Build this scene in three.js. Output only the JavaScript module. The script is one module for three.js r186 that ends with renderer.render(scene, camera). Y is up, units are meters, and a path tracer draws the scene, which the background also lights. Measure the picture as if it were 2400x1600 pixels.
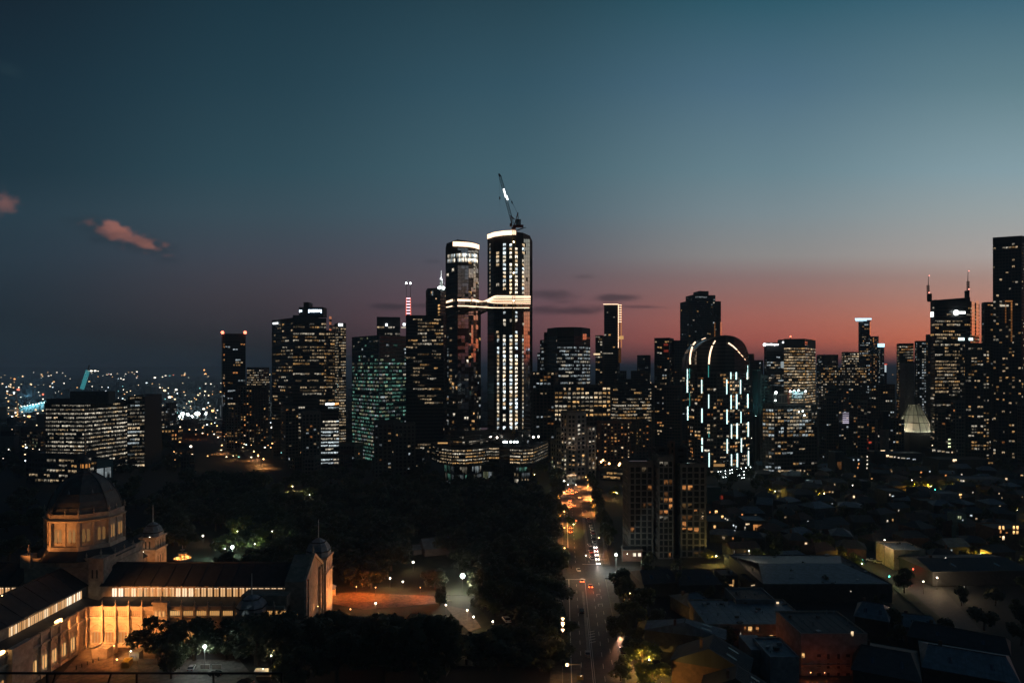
import * as THREE from 'three';
import { mergeGeometries } from 'three/addons/utils/BufferGeometryUtils.js';

// ---------------------------------------------------------------- camera, sky, sun, exposure
const F = 1600, HY = 866, EYE = 95;                 // focal length and horizon row for a 2400 x 1600 frame, eye height in metres
const scene = new THREE.Scene();
const camera = new THREE.PerspectiveCamera(2 * Math.atan(800 / F) * 180 / Math.PI, 1.5, 1, 60000);
camera.position.set(0, EYE, 0);
camera.lookAt(0, EYE, -100);
camera.setViewOffset(2400, 1600, 0, 800 - HY, 2400, 1600);
camera.updateProjectionMatrix();
const renderer = new THREE.WebGLRenderer({ antialias: true });
renderer.setSize(1024, 682);
renderer.toneMapping = THREE.LinearToneMapping;
renderer.toneMappingExposure = 1;
renderer.shadowMap.enabled = true;

let seed = 7;
const rnd = () => { seed = (seed + 0x6D2B79F5) | 0; let t = Math.imul(seed ^ (seed >>> 15), 1 | seed); t = (t + Math.imul(t ^ (t >>> 7), 61 | t)) ^ t; return ((t ^ (t >>> 14)) >>> 0) / 4294967296; };
const rr = (a, b) => a + (b - a) * rnd();
const pick = a => a[Math.floor(rnd() * a.length)];
const lerp = (a, b, t) => a + (b - a) * t;
const clamp = (x, a, b) => Math.max(a, Math.min(b, x));
const smooth = (a, b, x) => { const t = clamp((x - a) / (b - a), 0, 1); return t * t * (3 - 2 * t); };
const s2l = c => c <= 0.04045 ? c / 12.92 : ((c + 0.055) / 1.055) ** 2.4;
const hexl = h => [s2l((h >> 16) / 255), s2l(((h >> 8) & 255) / 255), s2l((h & 255) / 255)];
const hash2 = (x, y) => { let h = Math.imul(x, 374761393) + Math.imul(y, 668265263); h = Math.imul(h ^ (h >>> 13), 1274126177); return ((h ^ (h >>> 16)) >>> 0) / 4294967296; };
const vnoise = (x, y, per) => { const xi = Math.floor(x), yi = Math.floor(y), fx = x - xi, fy = y - yi, u = fx * fx * (3 - 2 * fx), v = fy * fy * (3 - 2 * fy), w = (a, b) => hash2(per ? ((a % per) + per) % per : a, per ? ((b % per) + per) % per : b); return lerp(lerp(w(xi, yi), w(xi + 1, yi), u), lerp(w(xi, yi + 1), w(xi + 1, yi + 1), u), v); };
const fbm = (x, y, o = 5, per = 0) => { let s = 0, a = 0.5, n = 0; for (let i = 0; i < o; i++) { s += a * vnoise(x, y, per); n += a; x *= 2; y *= 2; if (per) per *= 2; a *= 0.5; } return s / n; };

// the dusk sky: the afterglow of a sun that has set to the right of the frame, measured as colours over azimuth and height
{
  const rows = [-900, -300, 0, 200, 400, 500, 600, 650, 700, 750, 800, 840, 866];
  const col = {
    a: [0x0c1a24, 0x14262f, 0x162733, 0x1a303d, 0x203642, 0x2a3e4a, 0x2b3b47, 0x293742, 0x26323c, 0x232e37, 0x1f2931, 0x1b242b, 0x172026],
    b: [0x10222c, 0x1a3540, 0x1d3845, 0x25414e, 0x304c58, 0x3b4f5a, 0x434954, 0x45444d, 0x433e45, 0x3e393f, 0x343237, 0x272b30, 0x1f262b],
    c: [0x112432, 0x1b384b, 0x284552, 0x355564, 0x45636f, 0x4d636f, 0x5a5a65, 0x62575f, 0x67515a, 0x684a51, 0x5e4248, 0x4a3a41, 0x3d3339],
    d: [0x132a40, 0x1e3e58, 0x305a6a, 0x4f7083, 0x6b8792, 0x7f8f96, 0x93908f, 0x947a78, 0x9b6c65, 0xa05f54, 0x974f44, 0x7e4640, 0x5f3d40],
    e: [0x152d45, 0x203f5c, 0x42697b, 0x64848f, 0x8aa3ac, 0xa0a9aa, 0xb4aaa5, 0xb4958b, 0xbd8a7a, 0xc27a62, 0xc56a4b, 0xa85a48, 0x75505a],
  };
  col.z = col.a; const L = k => col[k].map(hexl).map((c, i) => { const g = k === 'z' ? 0.6 : 1, q = (k === 'd' || k === 'e' ? [1, 1.12, 1.35, 1.75, 1.9, 1.6] : k === 'c' ? [1, 1.05, 1.15, 1.3, 1.3, 1] : [1, 1, 0.95, 0.85, 0.75, 0.7])[Math.max(0, i - 7)] * g; return c.map(v => v * q); }), mul = (k, r, g, b) => L(k).map((c, i) => { const t = smooth(200, 750, rows[i]); return [c[0] * lerp(1, r, t), c[1] * lerp(1, g, t), c[2] * lerp(1, b, t)]; });
  const az = [-180, -95, -36.87, -20.56, 0, 20.56, 36.87, 54, 72, 95, 130, 180];
  const tab = [L('z'), L('z'), L('a'), L('b'), L('c'), L('d'), L('e'), mul('e', 2.1, 1.7, 1.15), mul('e', 1.5, 1.3, 1.05), L('d'), L('b'), L('z')];
  const NX = 4096, NY = 2048, data = new Float32Array(NX * NY * 4);
  // clouds: [px, py, half width, half height, slope, colour, strength]
  const clouds = [
    [300, 556, 85, 20, 0.32, [0.30, 0.125, 0.105], 1.25, 1], [262, 528, 32, 17, 0.35, [0.34, 0.14, 0.115], 1.3, 1], [8, 475, 36, 26, 0.15, [0.2, 0.1, 0.095], 0.95, 1], [352, 578, 34, 10, 0.25, [0.36, 0.15, 0.12], 1.2, 1],
    [330, 575, 120, 28, 0.25, [0.016, 0.026, 0.036], 0.45, 0], [215, 530, 70, 30, 0.2, [0.02, 0.032, 0.044], 0.35, 0], [20, 165, 40, 20, 0.3, [0.02, 0.045, 0.06], 0.4, 0],
    [1290, 692, 90, 16, 0.03, [0.055, 0.042, 0.052], 0.85, 0], [1435, 698, 62, 10, -0.02, [0.055, 0.042, 0.052], 0.95, 0], [1330, 726, 120, 14, -0.02, [0.05, 0.036, 0.046], 0.9, 0], [1500, 719, 75, 4, 0.02, [0.06, 0.04, 0.05], 0.7, 0],
    [900, 718, 50, 9, 0, [0.03, 0.028, 0.036], 0.75, 0], [1000, 716, 60, 8, 0, [0.035, 0.03, 0.038], 0.7, 0], [1012, 613, 22, 5, 0, [0.05, 0.05, 0.065], 0.45, 0], [1370, 648, 34, 7, 0, [0.07, 0.055, 0.065], 0.5, 0],
  ];
  for (let j = 0; j < NY; j++) {
    const el = ((j + 0.5) / NY - 0.5) * Math.PI, te = Math.tan(clamp(el, -1.5, 1.5));
    for (let i = 0; i < NX; i++) {
      const u = ((i + 0.5) / NX - 0.5) * 2 * Math.PI, x = Math.cos(u), z = Math.sin(u);   // direction towards (x, z)
      const a = Math.atan2(x, -z) * 180 / Math.PI, ca = Math.max(Math.cos(a * Math.PI / 180), 0.8);
      const py = clamp(HY - F * te / ca, -900, HY);
      let k = 0; while (k < az.length - 2 && a > az[k + 1]) k++;
      let r = 0; while (r < rows.length - 2 && py > rows[r + 1]) r++;
      const s = smooth(0, 1, (a - az[k]) / (az[k + 1] - az[k])) * 0.5 + 0.5 * (a - az[k]) / (az[k + 1] - az[k]), t = (py - rows[r]) / (rows[r + 1] - rows[r]), o = (j * NX + i) * 4;
      const A = tab[k], B = tab[k + 1];
      for (let c = 0; c < 3; c++) data[o + c] = lerp(lerp(A[r][c], A[r + 1][c], t), lerp(B[r][c], B[r + 1][c], t), s);
      data[o + 3] = 1;
      if (Math.abs(a) < 38 && el > 0 && el < 0.5) {
        const px = 1200 + F * Math.tan(a * Math.PI / 180), qy = HY - F * te / Math.cos(a * Math.PI / 180);
        for (const [cx, cy, w, h, sl, cc, st, lit] of clouds) {
          const dx = (px - cx) / w, dy = (qy - cy - sl * (px - cx)) / h;
          if (Math.abs(dx) > 1.7 || Math.abs(dy) > 1.9) continue;
          const n = fbm(px / (lit ? 26 : 55) + 40, qy / (lit ? 15 : 12) + 9, 4), q = smooth(1.25, 0.15, Math.hypot(dx, dy) + (n - 0.5) * (lit ? 1.5 : 1.1)) * st;
          const m = clamp(q, 0, 1) * (lit ? 0.85 : 0.8);
          for (let c = 0; c < 3; c++) data[o + c] = lerp(data[o + c], cc[c] * (lit ? 0.75 + 0.5 * n : 1), m);
        }
      }
    }
  }
  const sky = new THREE.DataTexture(data, NX, NY, THREE.RGBAFormat, THREE.FloatType);
  sky.mapping = THREE.EquirectangularReflectionMapping;
  sky.magFilter = sky.minFilter = THREE.LinearFilter;
  sky.needsUpdate = true;
  scene.background = sky;
  scene.environment = sky;
}
scene.fog = new THREE.FogExp2(0x9fb4c4, 0.00015);
const sun = new THREE.DirectionalLight(0xff8a4a, 0.01);
sun.position.set(1400, 60, -1000);
sun.target.position.set(0, 0, -500);
sun.castShadow = true; sun.shadow.radius = 12;
sun.shadow.camera.left = sun.shadow.camera.bottom = -900; sun.shadow.camera.right = sun.shadow.camera.top = 900; sun.shadow.camera.far = 5000;
scene.add(sun, sun.target);

// ---------------------------------------------------------------- helpers
const X = (px, d) => (px - 1200) * d / F, Y = (py, d) => EYE - (py - HY) * d / F;
const P = (px, py, d) => new THREE.Vector3(X(px, d), Y(py, d), -d);
const gd = py => EYE * F / (py - HY);
const Gp = (px, py) => P(px, py, gd(py));
const used = new Map();
function numbered(name) { const n = used.get(name) ?? 0; used.set(name, n + 1); return n ? name + '_' + String(n).padStart(3, '0') : name; }
function tag(o, label, category, group, kind) { o.userData.label = label; o.userData.category = category; if (group) o.userData.group = group; if (kind) o.userData.kind = kind; return o; }
function thing(name, label, category, pos = [0, 0, 0], turn = 0, group) {
  const o = new THREE.Group(); o.name = numbered(name); o.position.set(...pos); o.rotation.y = turn; scene.add(o);
  return tag(o, label, category, group);
}
function part(name, geo, mat, parent, kind) {
  const m = new THREE.Mesh(geo, mat); m.name = name; m.castShadow = m.receiveShadow = true;
  if (kind) m.userData.kind = kind;
  parent.add(m); return m;
}
function struct(name, geo, mat) { const m = part(numbered(name), geo, mat, scene, 'structure'); return m; }

class MB {                                           // a mesh builder: boxes, prisms, quads and tubes end up in one geometry
  constructor(ox = 0, oy = 0, oz = 0) { this.p = []; this.n = []; this.u = []; this.o = [ox, oy, oz]; }
  tri(a, b, c, ua, ub, uc) {
    const e = [b[0] - a[0], b[1] - a[1], b[2] - a[2]], f = [c[0] - a[0], c[1] - a[1], c[2] - a[2]];
    const n = [e[1] * f[2] - e[2] * f[1], e[2] * f[0] - e[0] * f[2], e[0] * f[1] - e[1] * f[0]], l = Math.hypot(...n) || 1;
    for (const q of [a, b, c]) { this.p.push(q[0] - this.o[0], q[1] - this.o[1], q[2] - this.o[2]); this.n.push(n[0] / l, n[1] / l, n[2] / l); }
    this.u.push(...(ua ?? [a[0], a[2]]), ...(ub ?? [b[0], b[2]]), ...(uc ?? [c[0], c[2]]));
    return this;
  }
  quad(a, b, c, d, w, h) {
    w ??= Math.hypot(b[0] - a[0], b[1] - a[1], b[2] - a[2]); h ??= Math.hypot(d[0] - a[0], d[1] - a[1], d[2] - a[2]);
    const s = a[0] * 0.37 + a[2] * 0.61, t = a[1];
    this.tri(a, b, c, [s, t], [s + w, t], [s + w, t + h]); return this.tri(a, c, d, [s, t], [s + w, t + h], [s, t + h]);
  }
  // a box by centre of its base, turned about y
  box(x, y, z, w, h, d, turn = 0) {
    const c = Math.cos(turn), s = Math.sin(turn), q = (i, j, k) => { const a = i * w / 2, b = k * d / 2; return [x + a * c + b * s, y + j * h, z - a * s + b * c]; };
    this.quad(q(-1, 0, 1), q(1, 0, 1), q(1, 1, 1), q(-1, 1, 1)); this.quad(q(1, 0, -1), q(-1, 0, -1), q(-1, 1, -1), q(1, 1, -1));
    this.quad(q(1, 0, 1), q(1, 0, -1), q(1, 1, -1), q(1, 1, 1)); this.quad(q(-1, 0, -1), q(-1, 0, 1), q(-1, 1, 1), q(-1, 1, -1));
    this.quad(q(-1, 1, 1), q(1, 1, 1), q(1, 1, -1), q(-1, 1, -1)); return this.quad(q(-1, 0, -1), q(1, 0, -1), q(1, 0, 1), q(-1, 0, 1));
  }
  // a bar of square section between two points
  bar(a, b, t, t2 = t) {
    const A = new THREE.Vector3(...a), B = new THREE.Vector3(...b), f = B.clone().sub(A).normalize(), up = Math.abs(f.y) > 0.9 ? new THREE.Vector3(1, 0, 0) : new THREE.Vector3(0, 1, 0);
    const r = f.clone().cross(up).normalize(), v = r.clone().cross(f), q = (e, i, j, w) => [e.x + r.x * i * w / 2 + v.x * j * w / 2, e.y + r.y * i * w / 2 + v.y * j * w / 2, e.z + r.z * i * w / 2 + v.z * j * w / 2];
    const a4 = [[-1, -1], [1, -1], [1, 1], [-1, 1]].map(([i, j]) => q(A, i, j, t)), b4 = [[-1, -1], [1, -1], [1, 1], [-1, 1]].map(([i, j]) => q(B, i, j, t2));
    for (let i = 0; i < 4; i++) { const k = (i + 1) % 4; this.quad(a4[k], a4[i], b4[i], b4[k]); }
    this.quad(a4[0], a4[1], a4[2], a4[3]); return this.quad(b4[3], b4[2], b4[1], b4[0]);
  }
  // an upright prism over a convex or gently curved footprint of [x, z]
  prism(poly, y0, y1, top = true) {
    let ar = 0; poly.forEach((a, i) => { const b = poly[(i + 1) % poly.length]; ar += a[0] * b[1] - b[0] * a[1]; });
    const q = ar < 0 ? poly : [...poly].reverse();
    q.forEach((a, i) => { const b = q[(i + 1) % q.length]; this.quad([a[0], y0, a[1]], [b[0], y0, b[1]], [b[0], y1, b[1]], [a[0], y1, a[1]]); });
    if (top) { const tr = THREE.ShapeUtils.triangulateShape(q.map(v => new THREE.Vector2(v[0], v[1])), []); for (const [i, j, k] of tr) { const e = (q[j][0] - q[i][0]) * (q[k][1] - q[i][1]) - (q[j][1] - q[i][1]) * (q[k][0] - q[i][0]); const [a, b, c] = e < 0 ? [q[i], q[j], q[k]] : [q[i], q[k], q[j]]; this.tri([a[0], y1, a[1]], [b[0], y1, b[1]], [c[0], y1, c[1]]); } }
    return this;
  }
  geo() {
    const g = new THREE.BufferGeometry();
    g.setAttribute('position', new THREE.Float32BufferAttribute(this.p, 3)); g.setAttribute('normal', new THREE.Float32BufferAttribute(this.n, 3)); g.setAttribute('uv', new THREE.Float32BufferAttribute(this.u, 2));
    return g;
  }
  build(name, mat, parent, kind) { return this.p.length ? part(name, this.geo(), mat, parent, kind) : null; }
}

// ---------------------------------------------------------------- materials
function noiseTex(n, per, lo, hi, oct = 5, stretch = 1) {
  const d = new Uint8Array(n * n * 4);
  for (let j = 0; j < n; j++) for (let i = 0; i < n; i++) {
    const v = 255 * lerp(lo, hi, clamp(fbm(i / n * per, j / n * per * stretch, oct, per * (stretch === 1 ? 1 : 0) || 0) * 1.5 - 0.25, 0, 1)), o = (j * n + i) * 4;
    d[o] = d[o + 1] = d[o + 2] = v; d[o + 3] = 255;
  }
  const t = new THREE.DataTexture(d, n, n); t.wrapS = t.wrapT = THREE.RepeatWrapping; t.magFilter = THREE.LinearFilter; t.needsUpdate = true; return t;
}
const N1 = noiseTex(256, 8, 0.55, 1), N2 = noiseTex(256, 16, 0.35, 1, 6), NB = noiseTex(256, 24, 0, 1, 4);
const rep = (t, m) => { const c = t.clone(); c.repeat.set(1 / m, 1 / m); c.needsUpdate = true; return c; };
const N1a = rep(N1, 9), N2a = rep(N2, 14), N2b = rep(N2, 60), NBa = rep(NB, 5);
const std = (r, g, b, rough = 0.8, o = {}) => new THREE.MeshStandardMaterial({ color: new THREE.Color().setRGB(r, g, b), roughness: rough, ...o });
const M = {
  glass: std(0.012, 0.016, 0.02, 0.12), glassWarm: std(0.02, 0.017, 0.016, 0.15), glassGreen: std(0.012, 0.035, 0.03, 0.12), mirror: std(0.03, 0.03, 0.035, 0.06, { metalness: 0.0, envMapIntensity: 1 }),
  conc: std(0.13, 0.13, 0.13, 0.85, { map: N1a }), concLight: std(0.3, 0.29, 0.28, 0.85, { map: N1a }), concDark: std(0.055, 0.057, 0.06, 0.85, { map: N1a }), brown: std(0.085, 0.06, 0.05, 0.85, { map: N1a }), red: std(0.16, 0.06, 0.045, 0.85, { map: N1a }),
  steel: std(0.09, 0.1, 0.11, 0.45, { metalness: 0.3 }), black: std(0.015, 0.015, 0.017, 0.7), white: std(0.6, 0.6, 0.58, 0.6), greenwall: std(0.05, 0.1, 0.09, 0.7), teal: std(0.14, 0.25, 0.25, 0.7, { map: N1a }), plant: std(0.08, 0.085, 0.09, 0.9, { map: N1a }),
  roofBlue: std(0.16, 0.2, 0.23, 0.6, { map: N1a }), roofDark: std(0.05, 0.053, 0.058, 0.75, { map: N1a }), slate: std(0.045, 0.048, 0.052, 0.7, { map: N1a }), roofTile: std(0.11, 0.055, 0.04, 0.8, { map: N1a }), zinc: std(0.25, 0.28, 0.31, 0.5, { map: N1a }),
  cream: std(0.5, 0.42, 0.33, 0.85, { map: N1a, bumpMap: NBa, bumpScale: 0.03 }), creamDark: std(0.34, 0.28, 0.22, 0.85, { map: N1a }), render: std(0.33, 0.29, 0.25, 0.85, { map: N1a }), brick: std(0.17, 0.09, 0.065, 0.9, { map: N1a, bumpMap: NBa, bumpScale: 0.02 }),
  asphalt: std(0.05, 0.05, 0.052, 0.75, { map: N2a }), pave: std(0.13, 0.12, 0.11, 0.85, { map: N2a }), kerb: std(0.25, 0.24, 0.23, 0.85, { map: N1a }), paint: std(0.55, 0.55, 0.53, 0.7), paintY: std(0.6, 0.42, 0.08, 0.7),
  grass: std(0.05, 0.065, 0.035, 0.95, { map: N2b }), earth: std(0.06, 0.062, 0.06, 0.95, { map: N2b }), bark: std(0.07, 0.055, 0.04, 0.95), path: std(0.2, 0.16, 0.12, 0.9, { map: N2a }),
  pole: std(0.12, 0.12, 0.12, 0.5, { metalness: 0.4 }), rust: std(0.25, 0.06, 0.04, 0.6), rubber: std(0.012, 0.012, 0.012, 0.8), wood: std(0.2, 0.13, 0.07, 0.8), yellow: std(0.5, 0.32, 0.04, 0.6),
};
const glow = (r, g, b, k, map) => new THREE.MeshStandardMaterial({ color: 0x000000, roughness: 1, emissive: new THREE.Color().setRGB(r, g, b), emissiveIntensity: k, emissiveMap: map ?? null });
// what a lit room shows through its pane: a bright ceiling, partitions, blinds and furniture against the light
const room = (() => {
  const w = 512, h = 32, d = new Uint8Array(w * h * 4);
  for (let k = 0; k < 16; k++) {
    const blind = rnd() < 0.35 ? rr(0.2, 0.6) : 0, post = Math.floor(rr(6, 26)), fl = rr(0.25, 0.6);
    const mass = [...Array(4)].map(() => [rr(0, 32), rr(2, 7), rr(0.1, 0.55)]);
    for (let j = 0; j < h; j++) for (let i = 0; i < 32; i++) {
      const v = j / h; let b = lerp(fl, 1, smooth(0, 0.8, v)) * (0.85 + 0.3 * hash2(i + 32 * k, j));
      if (v > 1 - blind) b *= 0.55;
      if (Math.abs(i - post) < 1) b *= 0.25;
      for (const [mx, mw, mh] of mass) if (Math.abs(i - mx) < mw && v < mh) b *= 0.35;
      const o = (j * w + k * 32 + i) * 4; d[o] = d[o + 1] = d[o + 2] = clamp(b, 0, 1) * 255; d[o + 3] = 255;
    }
  }
  const t = new THREE.DataTexture(d, w, h); t.magFilter = t.minFilter = THREE.LinearFilter; t.needsUpdate = true; return t;
})();
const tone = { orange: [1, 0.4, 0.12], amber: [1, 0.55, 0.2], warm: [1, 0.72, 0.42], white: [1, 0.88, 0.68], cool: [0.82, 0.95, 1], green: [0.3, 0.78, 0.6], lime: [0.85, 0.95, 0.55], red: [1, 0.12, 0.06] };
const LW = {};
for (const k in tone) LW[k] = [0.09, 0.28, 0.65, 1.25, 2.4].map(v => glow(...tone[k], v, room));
const GL = { };
for (const k in tone) GL[k] = glow(...tone[k], 2.2);
GL.crown = glow(1, 0.68, 0.45, 2.4); GL.strip = glow(0.62, 0.95, 0.92, 2.2); GL.stripDim = glow(0.1, 0.55, 0.5, 0.6); GL.lampW = glow(1, 0.9, 0.75, 14); GL.lampO = glow(1, 0.55, 0.2, 10); GL.lampC = glow(0.85, 1, 0.95, 16); GL.head = glow(1, 0.93, 0.82, 24); GL.tail = glow(1, 0.14, 0.04, 18); GL.sign = glow(0.9, 0.97, 1, 2.6); GL.signBlue = glow(0.5, 0.82, 1, 2); GL.go = glow(0.1, 1, 0.75, 6); GL.stop = glow(1, 0.1, 0.05, 6); GL.band = glow(1, 0.6, 0.36, 2.6);
// window panes: one unit pane per view into a room
const panes = [...Array(16)].map((_, k) => { const g = new THREE.PlaneGeometry(1, 1); const u = g.attributes.uv; for (let i = 0; i < u.count; i++) u.setX(i, (k + 0.03 + u.getX(i) * 0.94) / 16); return g; });
M.zincDark = std(0.1, 0.105, 0.105, 0.6, { map: N1a }); const drumWin = [glow(1, 0.5, 0.17, 0.16), glow(1, 0.5, 0.17, 0.3)];
const lampBall = new THREE.SphereGeometry(1, 10, 8);
const coneGlass = new THREE.MeshPhysicalMaterial({ color: new THREE.Color().setRGB(0.55, 0.62, 0.58), roughness: 0.45, transmission: 0.6, thickness: 0, side: THREE.DoubleSide });
M.coated = std(0.5, 0.5, 0.52, 0.05, { metalness: 0.8 });           // coated solar glass: it mirrors the afterglow

// ---------------------------------------------------------------- buildings with storeys and bays
const MAXPANES = 300;
// o.pts: corners of the street fronts from left to right as [frame column, distance]; o.top: frame row of the roof; see the calls
function block(T, o) {
  o = { ...o };
  if (o.pts.length === 2) {                           // leave room in the frame columns for the side wall that shows
    let [[pa, da], [pb, db]] = o.pts; const wpx = pb - pa, mid = (pa + pb) / 2 - 1200, dm = (da + db) / 2; let b = o.back ?? 25;
    const sh = Math.abs(mid) * b / dm; if (sh > wpx * 0.3) b = wpx * 0.3 * dm / Math.abs(mid); o.back = b;
    if (pa > 1200) pa = 1200 + (pa - 1200) * (da + b) / da; if (pb < 1200) pb = 1200 - (1200 - pb) * (db + b) / db;
    if (pb - pa > wpx * 0.4) o.pts = [[pa, da], [pb, db]];
  }
  const c = o.pts.map(([px, d]) => [X(px, d), -d]), n = c.length, A = c[0], C = c[n - 1];
  const ref = o.ref ?? Math.floor((n - 1) / 2), dref = o.pts[ref][1];
  const y0 = o.y0 ?? 0, y1 = o.y1 ?? Y(o.top, dref);
  let poly;
  if (n === 3 && !o.back) poly = [...c, [A[0] + C[0] - c[1][0], A[1] + C[1] - c[1][1]]];
  else { let nx = -(C[1] - A[1]), nz = C[0] - A[0]; const l = Math.hypot(nx, nz); nx /= l; nz /= l; if (nx * (A[0] + C[0]) + nz * (A[1] + C[1]) < 0) { nx = -nx; nz = -nz; } const b = o.back ?? 25, push = (p, vis) => { const r = Math.hypot(p[0], p[1]); return vis && n > 2 ? [p[0] * (r + b) / r, p[1] * (r + b) / r] : [p[0] + nx * b, p[1] + nz * b]; }; poly = [...c, push(C, C[0] < 0), push(A, A[0] > 0)]; }
  const g = [T.position.x, T.position.y, T.position.z], cen = poly.reduce((s, p) => [s[0] + p[0] / poly.length, s[1] + p[1] / poly.length], [0, 0]);
  const glass = o.glass ?? M.glass, wall = o.wall ?? M.concDark, fh = o.fh ?? 3.5, bw = o.bw ?? 3, band = o.band ?? 0.32, pier = o.pier ?? 0.12, proud = o.proud ?? 0.22;
  new MB(...g).prism(poly, y0, y1).build(o.name ?? 'body', glass, T);
  const fr = new MB(...g), par = new MB(...g), nf = Math.max(1, Math.floor((y1 - y0 - (o.head ?? 0)) / fh));
  T.userData.__panes ??= { n: 0, over: new Map() };
  const store = T.userData.__panes, merged = o.merge;
  let fi = 0;
  poly.forEach((a0, i) => {
    let a = a0, b = poly[(i + 1) % poly.length];
    let ux = b[0] - a[0], uz = b[1] - a[1]; const L = Math.hypot(ux, uz); if (L < 1) return;
    let nx = -uz / L, nz = ux / L; const mx = (a[0] + b[0]) / 2, mz = (a[1] + b[1]) / 2;
    if (nx * (mx - cen[0]) + nz * (mz - cen[1]) < 0) { nx = -nx; nz = -nz; }
    par.box(mx - nx * 0.1, y1 - 0.02, mz - nz * 0.1, L + 0.24, o.parapet ?? 0.9, 0.35, Math.atan2(-uz, ux));
    if (nx * -mx + nz * -mz < 0.03 * Math.hypot(mx, mz)) return;
    const face = fi++;
    ux = nz; uz = -nx; const start = (b[0] - a[0]) * ux + (b[1] - a[1]) * uz > 0 ? a : b;
    const th = Math.atan2(-uz, ux), at = (u, w) => [start[0] + ux * u + nx * w, start[1] + uz * u + nz * w];
    const nb = Math.max(1, Math.round(L / bw)), w = L / nb;
    const blank = o.blank?.(face);
    if (blank) { const [x, z] = at(L / 2, proud / 2); fr.box(x, y0, z, L, y1 - y0, proud, th); return; }
    for (let f = 0; f <= nf; f++) { const yy = y0 + f * fh; if (yy + fh * band > y1 + 0.5) break; const [x, z] = at(L / 2, proud / 2); fr.box(x, yy, z, L + proud, Math.min(fh * band, y1 - yy), proud, th); }
    if (y0 + nf * fh + fh * band < y1 - 0.1) { const [x, z] = at(L / 2, proud / 2), yy = y0 + nf * fh + fh * band + 0.001; fr.box(x, yy, z, L + proud, y1 - yy, proud, th); }
    if (pier > 0) for (let k = 0; k <= nb; k += o.pierEvery ?? 1) { const [x, z] = at(clamp(k * w, w * pier / 2, L - w * pier / 2), proud / 2 + 0.04); fr.box(x, y0, z, w * pier, y1 - y0, proud + 0.08, th); }
    if (!o.lit) return;
    const sd = o.lit;
    for (let f = 0; f < nf; f++) {
      let run = 0, on = false, key = null, lev = 0; const fl = rnd();
      for (let k = 0; k < nb; k++) {
        const u = (k + 0.5) / nb;
        if (run <= 0) { const p = sd.p(f / nf, u, face, fl, f, k); on = rnd() < p; run = on ? Math.ceil(rr(0.3, 1) * (sd.run ?? 2)) : 1; key = pick(sd.c); lev = pick(sd.l ?? [0, 1, 1, 2, 2, 3]); }
        run--;
        if (!on) continue;
        const open = fh * (1 - band), hh = open * (rnd() < 0.6 ? 0.95 : rr(0.4, 0.9)), ww = w * (1 - pier) * (rnd() < 0.75 ? 0.98 : rr(0.4, 0.9));
        const top = y0 + (f + 1) * fh - 0.03 * open; if (top > y1) continue;
        const [x, z] = at((k + 0.5) * w + (rnd() - 0.5) * (w * (1 - pier) - ww), 0.05), l2 = clamp(lev + (rnd() < 0.25 ? -1 : 0), 0, 4);
        const mat = LW[key][l2], yy = sd.low ? top - open * 0.97 + hh / 2 : top - hh / 2;
        if (!merged && store.n < MAXPANES) {
          const m = part('window', panes[Math.floor(rnd() * 16)], mat, T); store.n++;
          m.position.set(x - g[0], yy - g[1], z - g[2]); m.rotation.y = th; m.scale.set(ww, hh, 1);
        } else {
          const q = panes[Math.floor(rnd() * 16)].clone(); q.applyMatrix4(new THREE.Matrix4().compose(new THREE.Vector3(x - g[0], yy - g[1], z - g[2]), new THREE.Quaternion().setFromAxisAngle(new THREE.Vector3(0, 1, 0), th), new THREE.Vector3(ww, hh, 1)));
          if (!store.over.has(mat)) store.over.set(mat, []); store.over.get(mat).push(q);
        }
      }
    }
  });
  fr.build('facade_grid', wall, T, 'stuff');
  par.build('parapet', wall, T);
  return { poly, y0, y1, cen, T };
}
function tower(name, label, blocks, cat = 'tower', group) {
  const f = blocks[0], d0 = f.pts.reduce((s, p) => s + p[1], 0) / f.pts.length, px0 = (f.pts[0][0] + f.pts[f.pts.length - 1][0]) / 2;
  const T = thing(name, label, cat, [X(px0, d0), 0, -d0], 0, group);
  T.userData.blocks = blocks.map(b => block(T, b));
  return T;
}
function finish(T) {                                 // the panes past the first three hundred become one part per colour of light
  const s = T.userData.__panes; delete T.userData.__panes; delete T.userData.blocks;
  if (s) for (const [mat, list] of s.over) part('window_rows', mergeGeometries(list), mat, T, 'stuff');
  return T;
}
const bmb = T => new MB(T.position.x, T.position.y, T.position.z);
function plantRoom(T, px0, px1, top, d, base, back = 10, mat = M.plant) { const y0 = Y(base, d), y1 = Y(top, d), x0 = X(px0, d), x1 = X(px1, d); return bmb(T).prism([[x0, -d], [x1, -d], [x1, -d - back], [x0, -d - back]], y0, y1).build('plant_room', mat, T); }
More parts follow.
